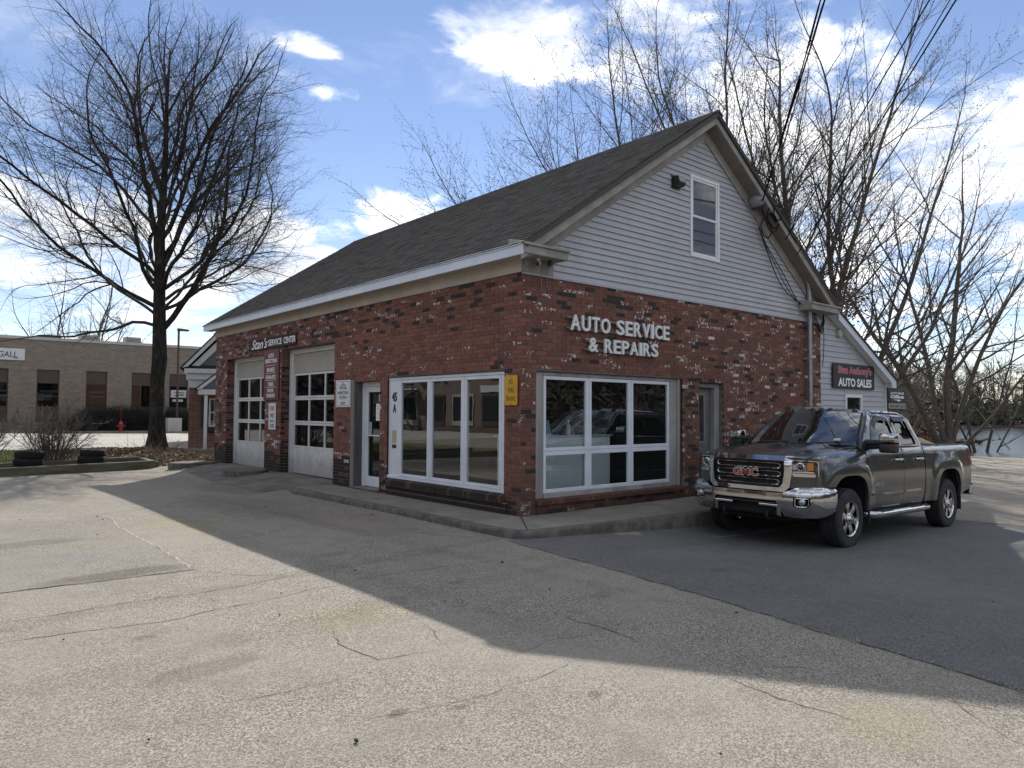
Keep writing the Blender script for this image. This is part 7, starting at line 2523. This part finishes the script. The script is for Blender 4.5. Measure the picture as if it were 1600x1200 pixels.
# mound of old grass and cut brush beyond the truck bed
V2, F_, _ = cdt([(40 + 5.5 * cos(t), 11.2 + 3.2 * sin(t)) for t in np.linspace(0, 2 * pi, 25)[:-1]], (), .5)
mb = MB(); mb.add([(x, y, gz(x, y) - .05 + 1.35 * max(0, 1 - ((x - 40) / 5.6) ** 2 - ((y - 11.2) / 3.3) ** 2) ** .8 + rgk.uniform(-.08, .08)) for x, y in V2], F_.tolist())
o = mb.build('earth_mound', pbr('dry_grass', (.20, .165, .085), .95, var=(.10, .085, .05), scale=1.2, bump=.04, bscale=9), None, smooth=True, fix=False); o['kind'] = 'structure'

# ---------------------------------------------------------------- planting bed with tyres on the left
m_timb = pbr('landscape_timber', (.135, .125, .09), .9, var=(.075, .072, .05), scale=3, stretch=(.3, 3, 3), bump=.004, bscale=30, dirt=((.05, .055, .03), 2, .5, .7, .6))
bed = empty('timber_edging', (-4, 14, 0), label='low weathered timber edging round the narrow planting strip', cat='edging')
B0 = Vector((4, -14, 0))
for a, b, h in (((-11.6, 12.55), (-6.3, 13.0), .24), ((-6.28, 13.0), (-1.45, 13.62), .24), ((-1.42, 13.66), (-1.30, 15.55), .20), ((-10.6, 15.2), (-6.0, 15.45), .22), ((-5.97, 15.45), (-1.36, 15.72), .22)):
    a, b = Vector((*a, 0)), Vector((*b, 0))
    t = (b - a).normalized(); n_ = Vector((-t.y, t.x, 0)) * .09
    za, zb_ = gz(a.x, a.y) - .08, gz(b.x, b.y) - .08
    p = [Vector((q.x, q.y, z)) + B0 for q, z in ((a - n_, za), (b - n_, zb_), (b + n_, zb_), (a + n_, za))]
    mb = MB(); mb.prism(p, (0, 0, h + .04)); mb.build('timber', m_timb, bed, bevel=.018)
m_soil = pbr('soil_mulch', (.085, .062, .042), 1., var=(.045, .034, .025), scale=9, bump=.03, bscale=25, dirt=((.16, .125, .08), 3, .5, .65, .6))
m_lawn = pbr('lawn_soil', (.085, .10, .035), 1., var=(.11, .10, .05), scale=2.2, bump=.02, bscale=30)
sheet('planting_bed', [(-11.5, 12.7), (-6.2, 13.1), (-1.5, 13.7), (-1.40, 15.6), (-11, 15.1)], .03, .3, m_soil)
sheet('mulch_bed', [(-1.35, 14.6), (-.9, 13.8), (.1, 13.5), (2.6, 14.0), (2.9, 21.6), (1.9, 24.5), (.2, 26.3), (-2.2, 24.5), (-3.2, 20), (-2.9, 17.2), (-1.5, 15.9)], .012, .4, m_soil)
sheet('lawn', [(-13, 15.3), (-6, 15.6), (-1.6, 15.9), (-2.9, 17.4), (-3.1, 20), (-2.2, 24.4), (-2.9, 26), (-13, 25)], .015, .5, m_lawn)
# grass blades
g = np.random.default_rng(11)
n = 26000
P = np.c_[g.uniform(-10.5, -1.6, n), g.uniform(15.6, 25.5, n)]
P = P[in_poly(P, [(-13, 15.3), (-6, 15.6), (-1.6, 15.9), (-2.9, 17.4), (-3.1, 20), (-2.2, 24.4), (-2.9, 26), (-13, 25)])]
z = ground_z(P[:, 0], P[:, 1]); a = g.uniform(0, 6.28, len(P)); h = g.uniform(.05, .13, len(P)); wv_ = .012
D_ = np.c_[np.cos(a), np.sin(a)] * wv_; ln = g.normal(0, .03, (len(P), 2))
V = np.stack([np.c_[P - D_, z], np.c_[P + D_, z], np.c_[P + ln, z + h]], 1).reshape(-1, 3)
o = np_mesh('grass', V, np.arange(len(V)).reshape(-1, 3), pbr('grass_blade', (.115, .165, .035), .8, var=(.19, .185, .07), scale=1.5)); o['kind'] = 'stuff'
# dead leaves, chips and sticks over the mulch and along the edges
n = 9000
P = np.concatenate([np.c_[g.uniform(-3.2, 2.9, n), g.uniform(13.5, 26, n)], np.c_[g.uniform(-9, -1.5, 2200), g.uniform(12.9, 15.6, 2200)]])
P = P[in_poly(P, [(-1.45, 13.6), (.1, 13.3), (2.6, 13.9), (2.9, 21.6), (1.9, 24.5), (.2, 26.3), (-2.2, 24.5), (-3.2, 20), (-2.9, 17.2), (-1.5, 15.9)]) | in_poly(P, [(-9, 12.9), (-1.5, 13.7), (-1.4, 15.6), (-9, 15.2)])]
z = ground_z(P[:, 0], P[:, 1]) + .03 + g.uniform(0, .05, len(P))
A = g.normal(size=(len(P), 3)); A[:, 2] *= .5; A /= np.linalg.norm(A, axis=1, keepdims=True)
B = np.cross(A, g.normal(size=(len(P), 3))); B /= np.linalg.norm(B, axis=1, keepdims=True)
s = g.uniform(.03, .09, len(P))[:, None]; C3 = np.c_[P, z]
V = np.stack([C3 - A * s, C3 + B * s * .5, C3 + A * s, C3 - B * s * .5], 1).reshape(-1, 3)
o = np_mesh('fallen_leaves', V, np.arange(len(V)).reshape(-1, 4), pbr('leaf_tan', (.20, .145, .085), .9, var=(.10, .065, .04), scale=3)); o['kind'] = 'stuff'
sk = Branches(); rg = random.Random(17)
for i in range(520):
    x, y = rg.uniform(-1.2, 2.6), rg.uniform(13.9, 19)
    P_, R_, _ = poly_branch(rg, Vector((x, y, gz(x, y) + .02)), Vector((rg.gauss(0, 1), rg.gauss(0, 1), abs(rg.gauss(.2, .5)))), rg.uniform(.25, .9), .006, .003, 4, .15, 0)
    sk.add([tuple(q) for q in P_], R_, 3)
o = sk.build('dead_stalks', pbr('dead_stalk', (.19, .135, .085), .9, var=(.11, .075, .05), scale=2), None); o['kind'] = 'stuff'
# tyres
def tyre_mesh():
    mb = MB()
    prof = [(.26, .02), (.30, .0), (.36, -.005), (.395, .02), (.405, .05)]
    prof += [(.408, .07), (.402, .075), (.402, .085), (.408, .09), (.408, .12), (.402, .125), (.402, .135), (.408, .14), (.405, .18), (.395, .205), (.36, .23), (.30, .225), (.26, .205), (.255, .19), (.34, .19), (.36, .11), (.34, .035), (.255, .035)]
    mb.lathe(prof, (0, 0, 0), 'z', 40, close=True)
    return mb
tmsh = None
TL = [(-4.26, 14.55, 0, 'lower tyre of the left planter stack in the timber strip'), (-4.23, 14.57, 1, 'upper tyre of the left planter stack, in front of the shrub'), (-2.80, 14.62, 0, 'lower wider tyre of the right planter stack'), (-2.77, 14.63, 1, 'upper tyre of the right planter stack, full of soil')]
m_otyre = pbr('weathered_tyre', (.012, .012, .014), .8, spec=.2, var=(.022, .021, .023), scale=3)
for i, (x, y, lv, lab) in enumerate(TL):
    if tmsh is None:
        o = tyre_mesh().build('planter_tyre', m_otyre, None, smooth=True, auto=35); tmsh = o.data
    else: o = link_mesh('planter_tyre', tmsh)
    o.location = (x, y, gz(x, y) + .15 + .186 * lv); o.rotation_euler = (radians(rg.uniform(-2, 2)), radians(rg.uniform(-2, 2)), i)
    o.scale = (.83, .83, .83) if i != 3 else (.77, .77, .80)
    tag(o, lab, 'tyre', 'tyres stacked as planters')
for x, y in ((-4.23, 14.57), (-2.77, 14.63)):
    mb = MB(); mb.lathe([(.26, .0), (.24, .03), (.12, .07), (.0, .09)], (0, 0, 0), 'z', 18)
    o = mb.build('planter_soil', m_soil, None, smooth=True); o.location = (x, y, gz(x, y) + .43); o['kind'] = 'stuff'
# bare shrubs
def shrub(base, h, rad, label, seed, nst):
    rg = random.Random(seed); x, y = base
    t = empty('bare_shrub', (x, y, gz(x, y)), label=label, cat='shrub', group='bare shrubs by the tyres')
    st, tw = Branches(), Branches()
    for i in range(nst):
        a = rg.uniform(0, 2 * pi); ln = abs(rg.gauss(.45, .28))
        d = Vector((cos(a) * ln, sin(a) * ln, 1)).normalized()
        L = h * rg.uniform(.7, 1.1)
        P_, R_, _ = poly_branch(rg, Vector((cos(a) * .1, sin(a) * .1, -.05)), d, L, rg.uniform(.010, .018), .005, 7, .07, .01)
        st.add([tuple(q) for q in P_], R_, 5)
        for j in range(9):
            f = rg.uniform(1.6, 6.9); q = P_[int(f)].lerp(P_[int(f) + 1], f - int(f))
            dd = (P_[int(f) + 1] - P_[int(f)]).normalized()
            Q_, S_, d3 = poly_branch(rg, q, side_dir(rg, dd, radians(rg.uniform(25, 65))), h * rg.uniform(.14, .34), .0065, .003, 4, .12, .03)
            tw.add([tuple(v) for v in Q_], S_, 3)
            for l in range(5):
                f2 = rg.uniform(.5, 3.95); q2 = Q_[int(f2)].lerp(Q_[int(f2) + 1], f2 - int(f2))
                Q2, S2, _ = poly_branch(rg, q2, side_dir(rg, d3, radians(rg.uniform(25, 70))), h * rg.uniform(.05, .15), .004, .002, 2, .1, .02)
                tw.add([tuple(v) for v in Q2], S2, 3)
    st.build('stem', m_twig2, t); tw.build('crown', m_twig2, t)
shrub((-3.55, 16.0), 1.65, 1.2, 'larger bare shrub between the two tyre stacks', 41, 44)
shrub((-5.2, 16.1), 1.4, 1.2, 'reddish bare shrub behind the left tyre stack at the frame edge', 42, 34)

# ---------------------------------------------------------------- across the sunny lot
m_far = pbr('pale_road', (.40, .375, .33), .95, var=(.33, .31, .275), scale=.5, dirt=((.24, .225, .2), .8, .5, .7, .5))
sheet('road', [(-40, 27), (-3, 26.6), (.4, 26.5), (2.2, 25.2), (16, 25.5), (30, 26), (30, 51.9), (-40, 51.9)], .012, 2.0, m_far)
kb = MB()
for i in range(24):
    x0 = -40 + i * 3; z = gz(x0, 52)
    kb.box((x0, 51.9, z - .1), (x0 + 2.98, 52.1, z + .13))
o = kb.build('far_kerb', m_conc, None, bevel=.0); o['kind'] = 'structure'
sheet('grass_verge', [(-40, 52.12), (30, 52.12), (30, 58), (-40, 58)], .10, 2., pbr('verge_grass', (.13, .13, .055), .95, var=(.17, .145, .08), scale=1.4))
# hedge along the tan wall: one clipped run of dense dark twigs
hg = Branches(); rg = random.Random(23)
hx0, hx1 = 3.6, 14.4
for i in range(2300):
    x = rg.uniform(hx0, hx1); y = rg.uniform(56.1, 57.5); h = 2.15 * rg.uniform(.75, 1.04) * (1 if x > 5 else .55 + .45 * (x - hx0) / 1.4)
    P_, R_, _ = poly_branch(rg, Vector((x, y, gz(x, y))), Vector((rg.gauss(0, .25), rg.gauss(0, .25), 1)), h, .014, .006, 4, .12, .02)
    hg.add([tuple(q) for q in P_], R_, 3)
    for j in range(5):
        f = rg.uniform(.4, 3.9); q = P_[int(f)].lerp(P_[int(f) + 1], f - int(f))
        Q_, S_, _ = poly_branch(rg, q, Vector((rg.gauss(0, 1), rg.gauss(0, 1), rg.gauss(.3, .5))), rg.uniform(.2, .5), .009, .005, 2, .1, 0)
        hg.add([tuple(v) for v in Q_], S_, 3)
hedge = empty('hedge', (9, 57, gz(9, 57)), label='dark leafless clipped hedge along the foot of the tan building', cat='hedge')
o = hg.build('twigs', pbr('hedge_twig', (.045, .038, .035), .95, var=(.03, .027, .026), scale=2), hedge, smooth=False)
o['kind'] = 'stuff'; o.location = -hedge.location
# hydrant
hy = empty('fire_hydrant', (6.35, 53.4, gz(6.35, 53.4) + .10), label='red fire hydrant with a tall marker rod before the dark hedge', cat='hydrant')
m_hyd = pbr('hydrant_red', (.36, .03, .035), .5, var=(.28, .025, .03), scale=5)
mb = MB(); mb.lathe([(.20, 0), (.20, .05), (.13, .06), (.125, .50), (.17, .51), (.17, .57), (.14, .60), (.12, .70), (.06, .78), (.03, .80), (.03, .86), (.0, .86)], (0, 0, 0), 'z', 18); mb.build('barrel', m_hyd, hy, smooth=True)
for a in (-1, 1):
    mb = MB(); mb.tube([(a * .10, 0, .42), (a * .24, 0, .42)], .065, 10); mb.tube([(a * .24, 0, .42), (a * .28, 0, .42)], .08, 8); mb.build('outlet', m_hyd, hy, smooth=True)
mb = MB(); mb.tube([(0, -.1, .40), (0, -.26, .40)], .09, 10); mb.build('outlet', m_hyd, hy, smooth=True)
mb = MB(); mb.tube([(.0, .06, .75), (.02, .08, 2.3)], .013, 6); mb.build('marker_rod', m_hyd, hy)
# utility box and parking lot lamp
ub = empty('concrete_block', (10.05, 53.2, gz(10.05, 53.2) + .1), label='pale concrete block base under the tall brown lamp post', cat='lamp base')
MB().box((-.52, -.45, 0), (.52, .45, 1.06)).build('block', pbr('pale_block', (.50, .49, .45), .9, var=(.42, .41, .38), scale=2), ub, bevel=.03)
lp = empty('lamp_post', (10.3, 53.2, gz(10.3, 53.2) + 1.16), label='tall thin brown lamp post before the tan building', cat='lamp post')
m_pole = pbr('brown_pole', (.055, .032, .024), .5)
MB().tube([(0, 0, 0), (0, 0, 7.0)], .085, 10).build('pole', m_pole, lp, smooth=True)
MB().box((-.14, -.14, 0), (.14, .14, .06)).build('base_plate', m_pole, lp, bevel=.01)
MB().prism([(-.1, -.16, 6.95), (.75, -.16, 6.98), (.75, -.16, 7.10), (-.1, -.16, 7.16)], (0, .32, 0)).build('lamp_head', m_pole, lp, bevel=.02)
MB().box((.1, -.12, 6.935), (.68, .12, 6.955)).build('lens', m_lamp, lp)

# ---------------------------------------------------------------- the street across from the shop windows (seen in their reflections)
m_street = pbr('street_glass', (.03, .035, .04), .12)
m_ob = brick_mat('street_brick', (.20, .155, .13), (.15, .115, .10))
st = empty('brick_block', (-27, 30, gz(-27, 30)), label='dark brick block of shops across the street, mirrored in the shop windows', cat='building')
mb = MB(); mb.box((-10, -26, -.5), (0, 30, 9.5)); mb.build('wall', m_ob, st)
MB().box((-10.2, -26.2, 9.501), (.35, 30.2, 9.95)).build('cornice', m_wht, st)
for i in range(14):
    y = -24 + i * 3.9
    for z in (4.2, 7.0):
        f_ = MB().box((.0, y, z), (.06, y + 1.05, z + 1.6)).build('window', m_jamb, st)
        MB().box((-.01, y - .12, z + 1.61), (.10, y + 1.17, z + 1.8)).build('lintel', m_shade, f_)
        MB().box((-.01, y - .10, z - .14), (.13, y + 1.15, z - .01)).build('sill', m_shade, f_)
        MB().box((.061, y + .07, z + .07), (.066, y + .98, z + .77)).build('pane', m_street, f_)
        MB().box((.061, y + .07, z + .84), (.066, y + .98, z + 1.53)).build('pane', m_street, f_)
    f_ = MB().box((.0, y - .8, .5), (.08, y + 2.0, 3.0)).build('shopfront', m_brz if i % 2 else m_jamb, st)
    MB().box((.081, y - .65, .9), (.086, y + .55, 2.8)).build('pane', m_street, f_)
    MB().box((.081, y + .65, .9), (.086, y + 1.85, 2.8)).build('pane', m_street, f_)
    if i % 4 == 2: MB().prism([(.1, y - .9, 3.5), (1.3, y - .9, 2.9), (1.3, y - .9, 2.75), (.1, y - .9, 3.3)], (0, 3.0, 0)).build('awning', m_shut, st)
    if i % 3 == 1: MB().box((.05, y - .9, 3.1), (.12, y + 2.1, 3.6)).build('sign_band', m_shade, st)
# trees round the rest of the lot, outside the picture but mirrored in glass and chrome
pts = []
for i in range(3600):
    a = radians(rgw.uniform(92, 352)); d = rgw.uniform(62, 95)
    pts.append((-7 + d * sin(a), -8 + d * cos(a), abs(rgw.gauss(0, 5.5)) + rgw.uniform(0, 3)))
o = leaf_cloud(rgw, pts, 14, 1.5, .55, 'treeline', pbr('treeline_dark', (.088, .076, .064), .95, var=(.055, .05, .043), scale=.2), None, flat=1.); o['kind'] = 'stuff'
# unseen mound added behind that treeline to keep bright sky out of window reflections
mb = MB()
rows_ = []
for i in range(66):
    a = radians(92 + 260 * i / 65)
    rows_.append([(-7 + d * sin(a), -8 + d * cos(a), h * (1 + .22 * sin(i * 1.7) + .15 * sin(i * .6))) for d, h in ((72, -.6), (78, 2.6), (86, 6.2), (100, 8.5), (160, 9.5), (400, 6))])
for p_, q_ in zip(rows_[:-1], rows_[1:]):
    for j in range(5): mb.poly([p_[j], p_[j + 1], q_[j + 1], q_[j]])
o = mb.build('reflection_backdrop', MATS['treeline_dark'], None, smooth=True); o['kind'] = 'structure'
# small litter on the lot
m_lit = pbr('litter_dark', (.03, .028, .025), .9)
mb = MB()
rgl = random.Random(6)
for i in range(46):
    x, y = rgl.uniform(-6.3, 2.5), rgl.uniform(-6.0, 5.0)
    if x > -1.0 and y > -1.4: continue
    v, f = rock((x, y, gz(x, y) + .012), rgl.uniform(.006, .016), rgl); mb.add(v, f)
o = mb.build('grit', m_lit, None); o['kind'] = 'stuff'
